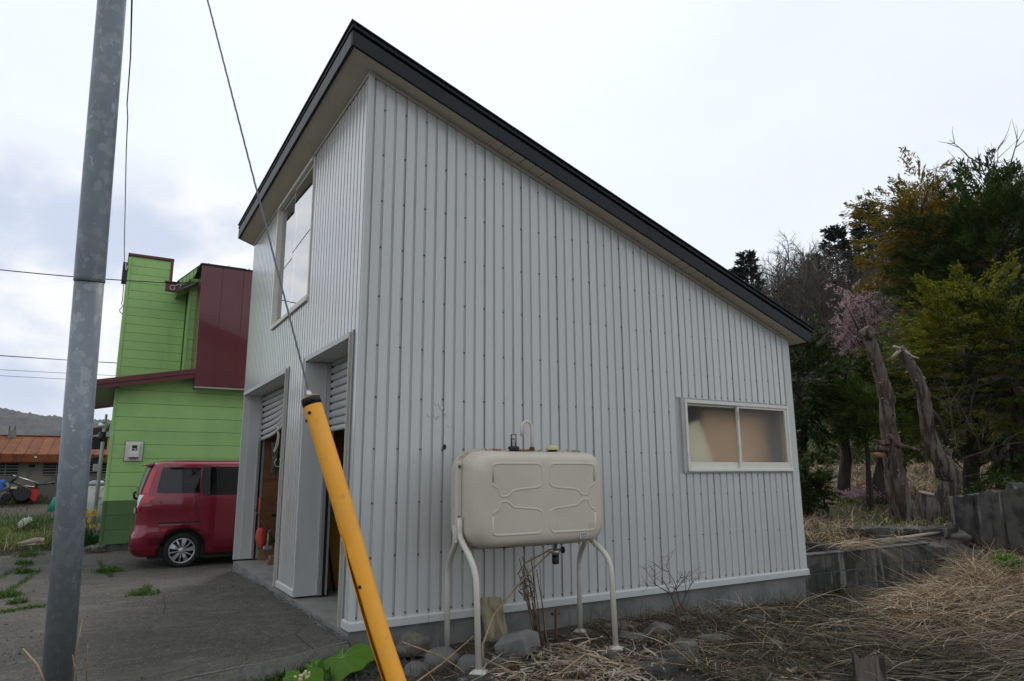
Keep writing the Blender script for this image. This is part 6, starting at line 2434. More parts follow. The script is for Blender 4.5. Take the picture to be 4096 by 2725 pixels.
# dead grey brush among the yews
DB = thing('dead_brush', 'tangle of thin bare grey branches under the yews on the right', 'brush', gpos(3930, 2000, 11.9))
for q in range(13):
    x0, y0 = R.uniform(3800, 4000), R.uniform(1700, 1960)
    m = MB()
    branchy(DB, ray(x0, y0, 11.7), Vector((R.uniform(-1, 1), R.uniform(-0.4, 0.2), R.uniform(-0.1, 0.7))), R.uniform(0.6, 1.3), 0.014, 2, 0.6, 'twig_grey', 'bare_branch', 0.0)
for a in ([(3905, 1800), (3950, 1640), (3965, 1560)], [(3790, 1780), (3760, 1680), (3720, 1630)], [(3960, 1780), (3985, 1850), (4010, 1890)]):
    m = MB()
    m.tube([ray(x, y, 12.2) for x, y in a], [0.05, 0.04, 0.02], 7, jit=0.1)
    m.build('dead_limb', 'bark_grey', DB)

# ---------------------------------------------------------------- bare trees (shared shapes)


def bare_tree_mesh(H, seed, slim=0.16):
    global R
    keep = R
    R = random.Random(seed)
    tr = MB()
    pts = [Vector((0, 0, -0.3))]
    d = Vector((R.gauss(0, 0.05), R.gauss(0, 0.05), 1)).normalized()
    for k in range(8):
        d = (d + Vector((R.gauss(0, 0.06), R.gauss(0, 0.06), 0.12))).normalized()
        pts.append(pts[-1] + d * (H / 8))
    r0 = H * 0.014
    tr.tube(pts, [r0 * (1 - 0.85 * k / 8) for k in range(9)], 6, cap=False)
    br = MB()
    for k in range(17):
        t = R.uniform(0.22, 0.98)
        i = min(7, int(t * 8))
        q = pts[i].lerp(pts[i + 1], t * 8 - i)
        a = R.uniform(0, 2 * PI)
        s = R.uniform(0.5, 1.0)
        nd_ = Vector((math.cos(a) * s, math.sin(a) * s, R.uniform(0.5, 1.1)))
        branchy(None, q, nd_, H * R.uniform(0.20, 0.38) * (1.15 - 0.5 * t), r0 * 0.42, 2, 0.5, 'x', 'x', 0.05, 4, (3, 4), 4, br)
    R = keep

    def mk(m, nm, mt):
        me = bpy.data.meshes.new(nm)
        me.from_pydata([tuple(p) for p in m.v], [], m.f)
        me.materials.append(MATS[mt])
        return me
    return mk(tr, 'trunk', 'bark_grey'), mk(br, 'crown', 'twig_grey')


BT = [bare_tree_mesh(6.5, 100 + k) for k in range(5)]


def place_tree(name, label, loc, meshes, s, rz, group=None, names=('trunk', 'crown')):
    t = thing(name, label, 'tree', loc, group, rz)
    t.scale = (s, s, s)
    for me, nm in zip(meshes, names):
        o = bpy.data.objects.new(nm, me)
        COL.objects.link(o)
        o.parent = t
    return t


def hp(px, d):
    u = (px - 2048) / 2720.9
    for _ in range(4):      # lateral ratio that puts this spot in the given photo column
        x, y, z = hill_pt(np.float64(u), np.float64(d))
        u = (px - 2048) / 2720.9 * (math.cos(PITCH) + (float(z) + 3 - CAM.z) / d * math.sin(PITCH))
    return Vector((float(x), float(y), float(z)))


ht = 0
for d in (32, 35, 38, 41, 44, 47, 50, 53, 56, 59, 62, 65, 68, 70):
    for k in range(14):
        px = 2860 + 72 * k + R.uniform(-45, 45) + (40 if int(d) % 2 else 0)
        if px > 3880:
            continue
        if d < 40 and px < 3600:
            continue
        place_tree('bare_tree', 'leafless tree ' + ('low on' if d < 45 else 'halfway up' if d < 58 else 'on the crest of') + ' the wooded hill ' + ('above the low roof end' if px < 3010 else 'left of the broad spruce' if px < 3270 else 'around the broad spruce' if px < 3450 else 'left of the golden cypress' if px < 3640 else 'behind the golden cypress'), hp(px, d + R.uniform(-2, 2)), BT[ht % 5], R.uniform(0.7, 1.25), R.uniform(0, 6.28), 'bare trees on the hillside')
        ht += 1
for px, d, s, lb in ((3830, 34, 1.9, 'tall bare tree rising above the dark arborvitae, left one'), (3985, 33, 2.0, 'tall bare tree rising above the dark arborvitae, right one'), (3905, 36, 1.7, 'bare tree with fine twigs between the two tallest above the arborvitae'), (4060, 35, 1.8, 'bare tree at the right edge above the dark arborvitae'), (3745, 34, 1.35, 'bare tree with fine twigs above the golden cypress'), (3330, 30, 0.95, 'pale leaning bare tree above the pink cherry'), (3100, 62, 1.2, 'slim bare tree left on the hill crest')):
    place_tree('bare_tree', lb, hp(px, d), BT[int(px) % 5], s, R.uniform(0, 6.28))


def fir_mesh(seed, H=7.5, wid=1.7, sharp=1.0):
    g = np.random.default_rng(seed)
    n = 420
    t = g.uniform(0, 1, n) ** 0.8
    lay = np.round(t * 13) / 13 + g.normal(0, 0.008, n)
    z = H * (0.14 + 0.86 * lay)
    rad = wid * (1.02 - lay) ** sharp * g.uniform(0.25, 1.0, n) * (1 + 0.25 * np.sin(lay * 40))
    a = g.uniform(0, 2 * PI, n)
    c = np.stack([rad * np.cos(a), rad * np.sin(a), z - rad * 0.18], -1)
    d = unit(np.stack([np.cos(a), np.sin(a), -0.15 + 0.6 * lay], -1))
    V, Q = sprays(c, d, 12, 0.34, 0.13, 0.1, 0.26)
    me = bpy.data.meshes.new('crown')
    me.from_pydata([tuple(p) for p in V], [], [tuple(q) for q in Q])
    me.materials.append(MATS['fir'])
    m = MB()
    m.tube([(0, 0, -0.5), (0, 0, H * 0.5), (0, 0, H * 0.98)], [0.13, 0.09, 0.015], 6)
    tm = bpy.data.meshes.new('trunk')
    tm.from_pydata([tuple(p) for p in m.v], [], m.f)
    tm.materials.append(MATS['bark_live'])
    return tm, me


FM = [fir_mesh(1), fir_mesh(2, 7.5, 2.0, 0.8), fir_mesh(3, 7.5, 1.5, 1.1)]
for px, d, k, s, lb in ((2962, 57, 0, 1.05, 'dark fir nearest the roof edge on the skyline, left of a pair'), (3003, 58, 0, 1.2, 'dark fir nearest the roof edge on the skyline, right of a pair'), (3268, 60, 2, 0.95, 'narrow dark fir on the skyline between the pair and the broad spruce'),
                        (3362, 58, 1, 1.2, 'broad dark spruce standing out on the skyline'), (3500, 54, 1, 1.25, 'tall dark spruce with flat layers highest on the hill'), (3190, 61, 2, 0.7, 'small dark fir low among the bare trees'), (3130, 60, 0, 0.65, 'small dark fir left among the bare trees'), (3440, 52, 0, 0.8, 'dark fir half sunk in the bare wood below the tall spruce')):
    place_tree('fir_tree', lb, hp(px, d), FM[k], s, R.uniform(0, 6))
# budding pale-green shrub tree on the hill
for px, d, s, lb in ((3560, 44, 0.95, 'bare tree in yellowish bud left of the golden cypress'), (3610, 38, 0.8, 'second tree in yellowish bud, lower, left of the golden cypress')):
    loc = hp(px, d)
    t = place_tree('budding_tree', lb, loc, BT[2], s, 1.0)
    pts_, dr = crown_points(260, (0, 0, 4.6), (1.9, 1.9, 2.3), 0, 0.3, int(px), noise=0.3)
    V, Q = sprays(pts_, dr, 9, 0.16, 0.11, 0, 0.25)
    o = npmesh('leaf_buds', V, Q, 'bud_green')
    o.parent = t
# pink cherry
cb = hp(3500, 38)
CH = thing('cherry_tree', 'pink blossoming cherry tree on the slope behind the bare trunks', 'tree', cb)
m = MB()
top0 = cb + Vector((0, 0, 0.5))
m.tube([cb, cb + Vector((-0.05, 0.05, 1.2)), cb + Vector((-0.15, 0, 2.2))], [0.17, 0.14, 0.10], 8)
m.build('trunk', 'bark_grey', CH)
m = MB()
tips = []
for k in range(60):
    a = R.uniform(0, 2 * PI)
    e = cb + Vector((math.cos(a) * R.uniform(0.6, 2.6) - 0.2, math.sin(a) * R.uniform(0.6, 2.4) + 0.2, R.uniform(2.2, 6.0)))
    s = cb + Vector((-0.1, 0, R.uniform(0.9, 2.2)))
    mid = s.lerp(e, 0.5) + Vector((0, 0, -0.1))
    m.tube([s, mid, e], [0.05, 0.03, 0.008], 5, cap=False)
    tips += [mid.lerp(e, q) for q in (0.2, 0.5, 0.8, 1.0)]
m.build('branches', 'bark_grey', CH)
tp = np.array([tuple(p) for p in tips])
cc = np.repeat(tp, 3, 0) + rng.normal(0, 0.26, (len(tp) * 3, 3))
V, Q = sprays(cc, unit(rng.normal(0, 1, cc.shape) + np.array([0, 0, 0.6])), 18, 0.11, 0.08, 0, 0.17)
npmesh('blossom', V, Q, 'blossom', CH)

# slope undergrowth, sasa, tan slope, guard fences, railway
n = 26000
u = rng.uniform(0.24, 0.80, n)
d = 25.5 + 46 * rng.uniform(0, 1, n) ** 1.2
x, y, z = hill_pt(u, d)
ok_ = ~((d < 29) & (u > 0.40) & (u < 0.60) & (rng.uniform(0, 1, n) < 0.5))
hgt = np.where(d > 40, 3.2, 0.8)
c = np.stack([x, y, z + rng.uniform(0, 1, n) ** 1.6 * hgt], -1)[ok_]
V, Q = sprays(c, unit(rng.normal(0, 1, c.shape) + np.array([0, 0, 0.7])), 4, 0.50, 0.055, 0.0, 0.4)
npmesh('undergrowth', V, Q, 'brush', kind='stuff', label='brown and olive brush covering the hillside')
n = 9000
u = rng.uniform(0.36, 0.62, n)
d = rng.uniform(25.2, 33.5, n)
x, y, z = hill_pt(u, d)
c = np.stack([x, y, z + rng.uniform(0.1, 0.9, n)], -1)
keep = d > 0
c = c[keep]
V, Q = sprays(c, unit(rng.normal(0, 1, c.shape) + np.array([0, 0, 0.2])), 5, 0.26, 0.045, 0.3, 0.2)
npmesh('dwarf_bamboo', V, Q, 'sasa', kind='stuff', label='dwarf bamboo with pale leaf edges on the railway bank')
us2 = np.linspace(0.525, 0.60, 12)
ds2 = np.linspace(36.5, 46.0, 12)
U_, D_ = np.meshgrid(us2, ds2)
X, Y, Z = hill_pt(U_, D_)
Z = Z + 0.22
i = np.arange(11)[None, :] + (np.arange(11) * 12)[:, None]
o = npmesh('bare_slope', np.stack([X, Y, Z], -1), np.stack([i, i + 1, i + 13, i + 12], -1).reshape(-1, 4), 'tan_slope', smooth=True)
o['kind'] = 'structure'


def hill_t(px, py, lift=0.4):
    """depth at which the sight line of a photo pixel meets the hillside (plus lift)"""
    t = 24.0
    while t < 80:
        p = ray(px, py, t)
        dx, dy = p.x - CAM.x, p.y - CAM.y
        d_ = dx * GX + dy * GY
        u_ = (dx * RX + dy * RY) / d_
        if d_ > 25 and p.z < float(hill_local(np.float64(u_), np.float64(d_))) + lift:
            return t
        t += 0.2
    return t


def slope_fence(name, label, pa, pb, t0, t1, posts, rails, ph=0.6):
    t0, t1 = hill_t(*pa), hill_t(*pb)
    f = thing(name, label, 'fence', ray(*pa, t0))
    A_, B_ = ray(*pa, t0), ray(*pb, t1)
    for k in range(rails):
        m = MB()
        o_ = Vector((0, 0, -0.16 * k))
        m.tube([A_ + o_, B_ + o_], 0.04, 6)
        m.build('rail', 'galvanized', f)
    for k in range(posts):
        q = A_.lerp(B_, (k + 0.5) / posts if posts > 1 else 1.0)
        BX('post', 'galvanized', f, q.x - 0.08, q.x + 0.08, q.y - 0.08, q.y + 0.08, q.z - ph, q.z + 0.1)


slope_fence('slope_fence', 'steel snow fence with a tall post on the slope right of the roof edge', (3205, 1423), (3330, 1397), 33, 31, 1, 3, 1.4)
slope_fence('slope_fence', 'steel fence rails on the slope beside the pink cherry', (3365, 1388), (3480, 1368), 33, 31, 2, 2, 0.5)
slope_fence('slope_fence', 'steel fence rails at the foot of the tan bare slope', (3470, 1540), (3620, 1528), 26.3, 26.0, 3, 4, 0.8)
rx0, rx1 = ray(2900, 1872, 24.0), ray(4200, 1858, 24.0)
RL = thing('railway_rail', 'rusty railway rail behind the trees at eye level', 'rail', rx0)
for k in range(2):
    m = MB()
    o_ = fw * (1.1 * k)
    o_.z = 0.0
    m.tube([rx0 + o_, rx1 + o_], 0.05, 4)
    m.build('rail_bar', 'rusty_iron', RL)
n = 5000
t = rng.uniform(0, 1, n)
ww = rng.uniform(-1.6, 2.2, n)
A_, B_ = np.array(rx0), np.array(rx1)
f2 = np.array([GX, GY, 0])
c = A_ + (B_ - A_) * t[:, None] + f2 * ww[:, None]
c[:, 2] = rx0.z - 0.12 - np.clip(-ww - 0.3, 0, 2) * 0.45 + rng.normal(0, 0.02, n)
s = rng.uniform(0.04, 0.09, n)
dd = unit(rng.normal(0, 1, (n, 4, 3)))
V = c[:, None, :] + dd * s[:, None, None]
Q = np.stack([np.arange(n) * 4 + np.array(a)[:, None] for a in ((0, 0, 0, 1), (1, 2, 3, 2), (2, 3, 1, 3))], 0)
F3 = np.concatenate([np.stack([np.arange(n) * 4 + a for a in tri], 1) for tri in ((0, 1, 2), (0, 2, 3), (0, 3, 1), (1, 3, 2))])
npmesh('ballast', V, F3, 'ballast', kind='stuff', label='grey ballast stones of the railway track bed')

# ---------------------------------------------------------------- left background: barn, machine, yard things
BY = 26.0
BN = thing('barn', 'long low barn with a rusty orange metal roof and slatted windows', 'barn', (-5, BY, 0.3))
b = MB()
b.box(-16, -0.6, BY, BY + 0.2, -0.2, 1.72)
bw = b.build('wall', 'barn_wall', BN)
BX('rear_wall', 'barn_wall', BN, -16, -0.6, BY + 5.8, BY + 6.0, -0.2, 1.72)
pw = 0.36
rid, eav = 2.72, 1.93
k = 0
x = -16.0
while x < -0.5:
    m = MB()
    m.prism([(x + 0.012, BY - 0.45, eav - 0.02), (x + pw - 0.012, BY - 0.45, eav - 0.02), (x + pw - 0.012, BY + 3.0, rid), (x + 0.012, BY + 3.0, rid)], (0, 0, 0.02))
    m.build('roof_panel', 'rust_roof', BN)
    m = MB()
    m.prism([(x - 0.012, BY - 0.45, eav - 0.02), (x + 0.011, BY - 0.45, eav - 0.02), (x + 0.011, BY + 3.0, rid), (x - 0.012, BY + 3.0, rid)], (0, 0, 0.05))
    m.build('roof_seam', 'rust_roof', BN)
    BX('eave_panel', 'rust_roof', BN, x + 0.006, x + pw - 0.006, BY - 0.47, BY - 0.44, 1.64, eav - 0.022)
    x += pw
m = MB()
m.prism([(-16, BY + 3.01, rid - 0.01), (-0.5, BY + 3.01, rid - 0.01), (-0.5, BY + 6.4, eav), (-16, BY + 6.4, eav)], (0, 0, 0.02))
m.build('roof_back', 'rust_roof', BN)
BX('ridge_cap', 'rust_roof', BN, -16, -0.5, BY + 2.9, BY + 3.1, rid + 0.02, rid + 0.06)
ch = BX('chimney', 'concrete', BN, -4.98, -4.72, BY + 2.6, BY + 2.9, rid - 0.2, rid + 0.24)
for dx in (0.02, 0.2):
    m = MB()
    m.tube([(-4.98 + dx, BY + 2.7, rid + 0.241), (-4.98 + dx, BY + 2.7, rid + 0.42)], 0.02, 6)
    m.build('rebar', 'black_metal', ch)
for x0, x1 in ((-5.6, -4.28), (-3.52, -2.15), (-2.10, -1.05)):
    wn = BX('window', 'dark_inside', BN, x0, x1, BY - 0.012, BY - 0.002, 1.16, 1.60)
    for q in range(4):
        z = 1.18 + 0.105 * q
        BX('slat', 'grey_wood', wn, x0 - 0.05, x1 + 0.05, BY - 0.05, BY - 0.025, z, z + 0.035)
    for xx in (x0 + 0.3 * (x1 - x0), x0 + 0.7 * (x1 - x0)):
        BX('bar', 'grey_wood', wn, xx, xx + 0.03, BY - 0.022, BY - 0.0125, 1.16, 1.60)
BX('vent_hole', 'dark_inside', BN, -3.98, -3.78, BY - 0.012, BY - 0.002, 1.46, 1.56)
BX('outside_lamp', 'white_plastic', BN, -3.80, -3.72, BY - 0.52, BY - 0.471, 1.80, 1.85)

# rotary tiller with red hood
TL = thing('rotary_tiller', 'black and red tractor tiller implement parked in front of the barn', 'farm implement', (-4.2, 24.3, 0.13))


def tp(px, py, dy=0.0):
    d = fw + rt * ((px - 2048) / 2720.9) - up * ((py - 1362.5) / 2720.9)
    return CAM + d * ((24.3 + dy - CAM.y) / d.y)


m = MB()
poly = [tp(x, y) for x, y in ((105, 1955), (112, 1948), (148, 1950), (152, 1975), (146, 2000), (138, 2008), (112, 1992))]
m.prism(poly, (0, 0.7, 0))
m.build('red_hood', 'tiller_red', TL, bevel=0.02)
m = MB()
a = tp(88, 1975)
m.lathe((a.x, 24.20, a.z), [(0.23, 0.0), (0.26, 0.02), (0.26, 0.08), (0.23, 0.1)], 24, 'y')
m.build('tine_disc', 'black_metal', TL)
m = MB()
a = tp(88, 1990)
m.lathe((a.x, 24.50, a.z), [(0.10, 0.0), (0.24, 0.02), (0.25, 0.3), (0.1, 0.32)], 24, 'y')
m.build('rotor_drum', 'black', TL)
m = MB()
a = tp(27, 1990)
m.lathe((a.x, 24.15, a.z), [(0.05, 0.0), (0.13, 0.0), (0.15, 0.03), (0.15, 0.11), (0.13, 0.14)], 20, 'y')
m.build('gauge_wheel', 'tyre', TL)
m = MB()
a = tp(-3, 2008)
m.lathe((a.x, 24.15, a.z), [(0.05, 0.0), (0.13, 0.0), (0.17, 0.03), (0.17, 0.11), (0.13, 0.14)], 20, 'y')
m.build('gauge_wheel', 'tyre', TL)
for q, r_, mt in (([(52, 1902), (150, 1932)], 0.018, 'aluminium'), ([(150, 1940), (215, 1933)], 0.03, 'black_metal'), ([(45, 1928), (72, 1905)], 0.045, 'black_metal'), ([(30, 1925), (100, 1948), (158, 1952)], 0.03, 'black_metal'), ([(100, 1943), (156, 1952)], 0.016, 'aluminium'), ([(140, 1930), (152, 1945)], 0.05, 'black_metal'), ([(8, 1935), (40, 1950), (60, 1945)], 0.022, 'black_metal'), ([(30, 1930), (34, 1970)], 0.05, 'steel_cable'), ([(0, 1968), (40, 1952)], 0.03, 'rusty_iron'), ([(208, 1928), (218, 1938)], 0.045, 'black_metal')):
    m = MB()
    m.tube([tp(x, y) for x, y in q], r_, 7)
    m.build('frame_bar', mt, TL)
a, c = tp(40, 1955), tp(112, 1990)
BX('gear_case', 'black', TL, a.x, c.x, 24.3, 24.7, c.z, a.z, bevel=0.04)
a = tp(56, 1952)
BX('oil_cup', 'yellow_cap', TL, a.x - 0.09, a.x + 0.08, 24.2, 24.3, a.z - 0.04, a.z + 0.04, bevel=0.02)
TB = thing('tractor_part', 'blue steel tractor frame showing at the left edge', 'tractor', tp(0, 2010))
for q in ([(-20, 1920), (8, 1952)], [(10, 1920), (16, 1950)], [(-20, 1955), (15, 1950)], [(0, 1925), (18, 1935)], [(-5, 1940), (18, 1920)]):
    m = MB()
    m.tube([tp(x, y, 0.3) for x, y in q], 0.05, 6)
    m.build('frame_bar', 'tractor_blue', TB)
BX('hitch_plate', 'tractor_blue', TB, tp(-18, 1960).x, tp(10, 1960).x, 24.5, 24.6, tp(0, 1962).z, tp(0, 1925).z, bevel=0.02)
# green cone
p = onz_(211, 2054, -0.08)
pz = float(gz(p.x, p.y))
CN = thing('traffic_cone', 'faded green cone standing in the grass by the pole', 'cone', (p.x, p.y, p.z - 0.05))
m = MB()
m.lathe((p.x, p.y, p.z), [(0.20, 0.0), (0.045, 0.52), (0.03, 0.53)], 18)
m.build('cone_body', 'cone_green', CN)
BX('cone_base', 'cone_green', CN, p.x - 0.24, p.x + 0.24, p.y - 0.24, p.y + 0.24, p.z - 0.04, p.z, bevel=0.02)
# shoe on a flat stone
p = onz_(118, 2186, -0.095)
slabthing('flat_stone', (p.x + 0.15, p.y, p.z - 0.03), (0.42, 0.12, 0.03), (0, 0, 0.1), 'stone_rough', 'flat grey stone in the grass under the lone shoe', 'stone', seed=41)
SH = thing('shoe', 'lone beige sneaker lying on a flat stone in the grass', 'shoe', (p.x, p.y, p.z))
rings = []
for t, w_, h0, h1 in ((0.0, 0.035, 0.01, 0.10), (0.15, 0.045, 0.0, 0.12), (0.4, 0.045, 0.0, 0.115), (0.55, 0.05, 0.0, 0.09), (0.75, 0.055, 0.0, 0.065), (0.92, 0.045, 0.005, 0.05), (1.0, 0.015, 0.02, 0.035)):
    xx = p.x + 0.21 - 0.42 * t
    rings.append([(xx, p.y + w_ * 1.3 * math.cos(a), p.z + 0.03 + (h0 + h1) / 2 + (h1 - h0) / 2 * math.sin(a)) for a in np.linspace(0, 2 * PI, 13)[:-1]])
for nm, mt, dz, sc_ in (('upper', 'shoe', 0.0, 1.0), ('sole', 'shoe_sole', -0.015, 0.34)):
    m = MB()
    vv = []
    for r_ in rings:
        zc_ = p.z + 0.03
        for q in r_:
            vv.append((p.x + (q[0] - p.x) * (1.0 if nm == 'upper' else 1.05), p.y + (q[1] - p.y) * (1 if nm == 'upper' else 1.1), zc_ + (q[2] - zc_) * sc_ + dz))
    ff = []
    for i in range(len(rings) - 1):
        for k in range(12):
            k2 = (k + 1) % 12
            ff.append((i * 12 + k, i * 12 + k2, (i + 1) * 12 + k2, (i + 1) * 12 + k))
    ff += [tuple(range(12)), tuple(range((len(rings) - 1) * 12, len(rings) * 12))]
    m.add(vv, ff, True)
    m.build(nm, mt, SH)
p = onz_(365, 2200, -0.12)
slabthing('broken_slab', (p.x + 0.02, p.y, p.z + 0.02), (0.16, 0.12, 0.045), (0.1, -0.15, 0.3), 'stone_rough', 'broken concrete piece at the corner of the green house', 'slab', seed=43)
p = onz_(382, 2165, -0.08)
m = MB()
m.tube([p - Vector((0.02, 0, 0.15)), p + Vector((0.02, 0, 0.12))], 0.045, 14)
m.tube([p + Vector((0.012, 0, 0.05)), p + Vector((0.02, 0, 0.13))], 0.056, 14)
tag(m.build('drain_pipe', 'grey_plastic'), 'short grey plastic drain pipe stub by the green house corner', 'pipe')


def gcl(px, py, y):
    d = fw + rt * ((px - 2048) / 2720.9) - up * ((py - 1362.5) / 2720.9)
    return CAM + d * ((y - CAM.y) / d.y)


# narcissus clumps
def narcissus(name, label, base, nleaf, flowers, petal, h, spread, trumpet_=True):
    t = thing(name, label, 'flowers', base)
    n = nleaf
    bs = np.array(base) + rng.normal(0, 1, (n, 3)) * np.array([spread * 0.5, spread * 0.4, 0])
    az = np.arctan2(bs[:, 1] - base[1], bs[:, 0] - base[0]) + rng.normal(0, 0.8, n)
    P, s_2, w_ = blades(bs, h * rng.uniform(0.7, 1.15, n), az, rng.uniform(1.1, 1.5, n), rng.uniform(0.3, 1.3, n), rng.uniform(0.006, 0.011, n))
    V, Q = ribbons(P, s_2, w_)
    npmesh('leaves', V, Q, 'narcissus_leaf', t)
    for f_ in flowers:
        f_ = Vector(f_)
        m = MB()
        face = (Vector((CAM.x, CAM.y, f_.z)) - f_).normalized() + Vector((R.gauss(0, 0.3), 0, R.gauss(0, 0.2)))
        face.normalize()
        a = face.orthogonal().normalized()
        b2 = face.cross(a)
        vv, ff = [tuple(f_)], []
        for k in range(6):
            th = 2 * PI * k / 6 + R.uniform(-0.1, 0.1)
            for dth, rr in ((-0.38, 0.030), (0, 0.062), (0.38, 0.030)):
                q = f_ + a * (rr * math.cos(th + dth)) + b2 * (rr * math.sin(th + dth)) + face * (0.006 if dth else -0.004)
                vv.append(tuple(q))
            i0 = 1 + 3 * k
            ff.append((0, i0, i0 + 1, i0 + 2))
        m.add(vv, ff)
        fl = m.build('flower', petal, t)
        if trumpet_:
            m = MB()
            m.tube([f_, f_ + face * 0.03], [0.012, 0.022], 10, cap=False)
            m.build('trumpet', 'trumpet', fl)
        m = MB()
        m.tube([f_ - face * 0.01, f_ + Vector((0, 0.02, -0.06)), Vector((f_.x * 0.7 + base[0] * 0.3, f_.y, base[2]))], 0.004, 5)
        m.build('stem', 'narcissus_leaf', t)
    return t


nb = gcl(350, 2180, 9.9)
fl = [gcl(x, y, 9.85) for x, y in ((340, 2045), (350, 2040), (348, 2055), (352, 2063), (335, 2064), (370, 2056), (383, 2057), (372, 2047), (356, 2083), (334, 2104), (369, 2106), (333, 2072), (378, 2050))]
narcissus('daffodil_clump', 'yellow daffodils blooming at the corner of the green house', (nb.x, nb.y, -0.12), 190, fl, 'petal_yellow', 0.42, 0.26)
nb = gcl(115, 2120, 13.5)
fl = [gcl(75 + 50 * R.random() ** 0.8 + 0, 2100 - 0.0 + R.uniform(-14, 6), 13.4) for _ in range(16)]
fl = [gcl(x, y, 13.4) for x, y in ((78, 2098), (84, 2092), (90, 2086), (96, 2090), (102, 2082), (108, 2080), (112, 2084), (116, 2076), (98, 2080), (92, 2095), (80, 2106), (120, 2080), (88, 2100), (105, 2088))]
narcissus('daffodil_clump', 'white daffodils blooming in the grass left of the pole', (nb.x, nb.y, -0.13), 150, fl, 'petal_white', 0.42, 0.36, False)
for k, (px, py, y, h, lb) in enumerate(((85, 2080, 16.0, 0.5, 'daffodil leaves without flowers, farthest left in the grass'), (150, 2078, 16.5, 0.45, 'daffodil leaves in bud right of the white daffodils'), (205, 2082, 15.5, 0.48, 'daffodil leaves in bud beside the green cone'))):
    nb = gcl(px, py, y)
    narcissus('daffodil_clump', lb, (nb.x, nb.y, float(gz(nb.x, nb.y))), 90, [], 'petal_white', h, 0.5)

# grass and weeds on the left yard edge
def scatter(n, fx, fy, L, wd, el=(0.9, 1.5), curl=(0.3, 1.6)):
    x, y = fx(n), fy(n)
    z = np.maximum(gz(x, y), np.where((y < 9.4) & (y > edge_y(x)) & (x < -0.03), apron_z(x, y), -9)) - 0.01
    base = np.stack([x, y, z], -1)
    az = rng.uniform(0, 2 * PI, len(x))
    P, s_2, w_ = blades(base, rng.uniform(*L, len(x)), az, rng.uniform(*el, len(x)), rng.uniform(*curl, len(x)), rng.uniform(*wd, len(x)))
    return ribbons(P, s_2, w_)


def patchy(n, x0, x1, y0, y1, thr=0.0, s=1.0):
    x = rng.uniform(x0, x1, n * 3)
    y = rng.uniform(y0, y1, n * 3)
    f = np.sin(x * 1.7 / s + 0.6) + np.sin(y * 1.3 / s + x * 0.7 / s + 1) + 0.7 * np.sin(x * 4.1 / s - y * 3.3 / s)
    k = (f + rng.normal(0, 0.5, n * 3)) > thr
    return x[k][:n], y[k][:n]


x_, y_ = patchy(15000, -6.5, -1.62, 9.5, 19.0, -0.3)
V, Q = scatter(0, lambda n: x_, lambda n: y_, (0.08, 0.26), (0.005, 0.010))
npmesh('grass', V, Q, 'grass', kind='stuff', label='green grass beyond the paved yard')
x_, y_ = patchy(5000, -6.5, -1.62, 9.6, 20.0, 0.2, 0.8)
V, Q = scatter(0, lambda n: x_, lambda n: y_, (0.1, 0.30), (0.004, 0.008))
npmesh('dry_grass', V, Q, 'straw', kind='stuff', label='dead straw mixed in the grass beyond the paved yard')
x_, y_ = patchy(3000, -7, -1.0, 20.0, 26.0, 0.1, 1.5)
V, Q = scatter(0, lambda n: x_, lambda n: y_, (0.08, 0.22), (0.008, 0.014))
npmesh('grass', V, Q, 'moss', kind='stuff', label='mossy grass in front of the barn')

# weed tufts in the cracks of the yard
tufts = [(255, 2290, 'largest weed tuft in the paving, right of the pole near the house corner', 0.20), (325, 2380, 'weed tuft in the paving crack below the van', 0.17), (330, 2170 + 40, 'weeds along the foot of the green house corner', 0.16), (110, 2235, 'bushy weed tuft in the paving left of the pole', 0.24), (75, 2300, 'small weed tuft in the crack left of the pole', 0.13), (20, 2370, 'weed tuft at the left picture edge', 0.17), (60, 2415, 'tiny weed tuft near the left edge', 0.09), (120, 2265, 'low weed tuft behind the crack left of the pole', 0.13)]
tufts = [(435, 2285, tufts[0][2], 0.22), (570, 2380, tufts[1][2], 0.18), (400, 2212, tufts[2][2], 0.16), (120, 2225, tufts[3][2], 0.26), (100, 2290, tufts[4][2], 0.14), (25, 2385, tufts[5][2], 0.18), (70, 2415, tufts[6][2], 0.10), (95, 2255, tufts[7][2], 0.13)]
for px, py, lb, sp in tufts:
    d = fw + rt * ((px - 2048) / 2720.9) - up * ((py - 1362.5) / 2720.9)
    q = CAM + d * ((-0.13 - CAM.z) / d.z)
    zz_ = float(apron_z(q.x, q.y))
    q = CAM + d * ((zz_ - CAM.z) / d.z)
    t = thing('weed_tuft', lb, 'weeds', (q.x, q.y, zz_), 'weed tufts in the paving')
    n = int(700 * sp / 0.2)
    bs = np.array([q.x, q.y, zz_ - 0.005]) + rng.normal(0, 1, (n, 3)) * np.array([sp * 0.32, sp * 0.5, 0])
    P, s_2, w_ = blades(bs, rng.uniform(0.03, 0.10, n), rng.uniform(0, 6.28, n), rng.uniform(0.4, 1.4, n), rng.uniform(0.4, 2.0, n), rng.uniform(0.004, 0.010, n), 4)
    V, Q = ribbons(P, s_2, w_)
    npmesh('leaves', V, Q, 'weeds', t)

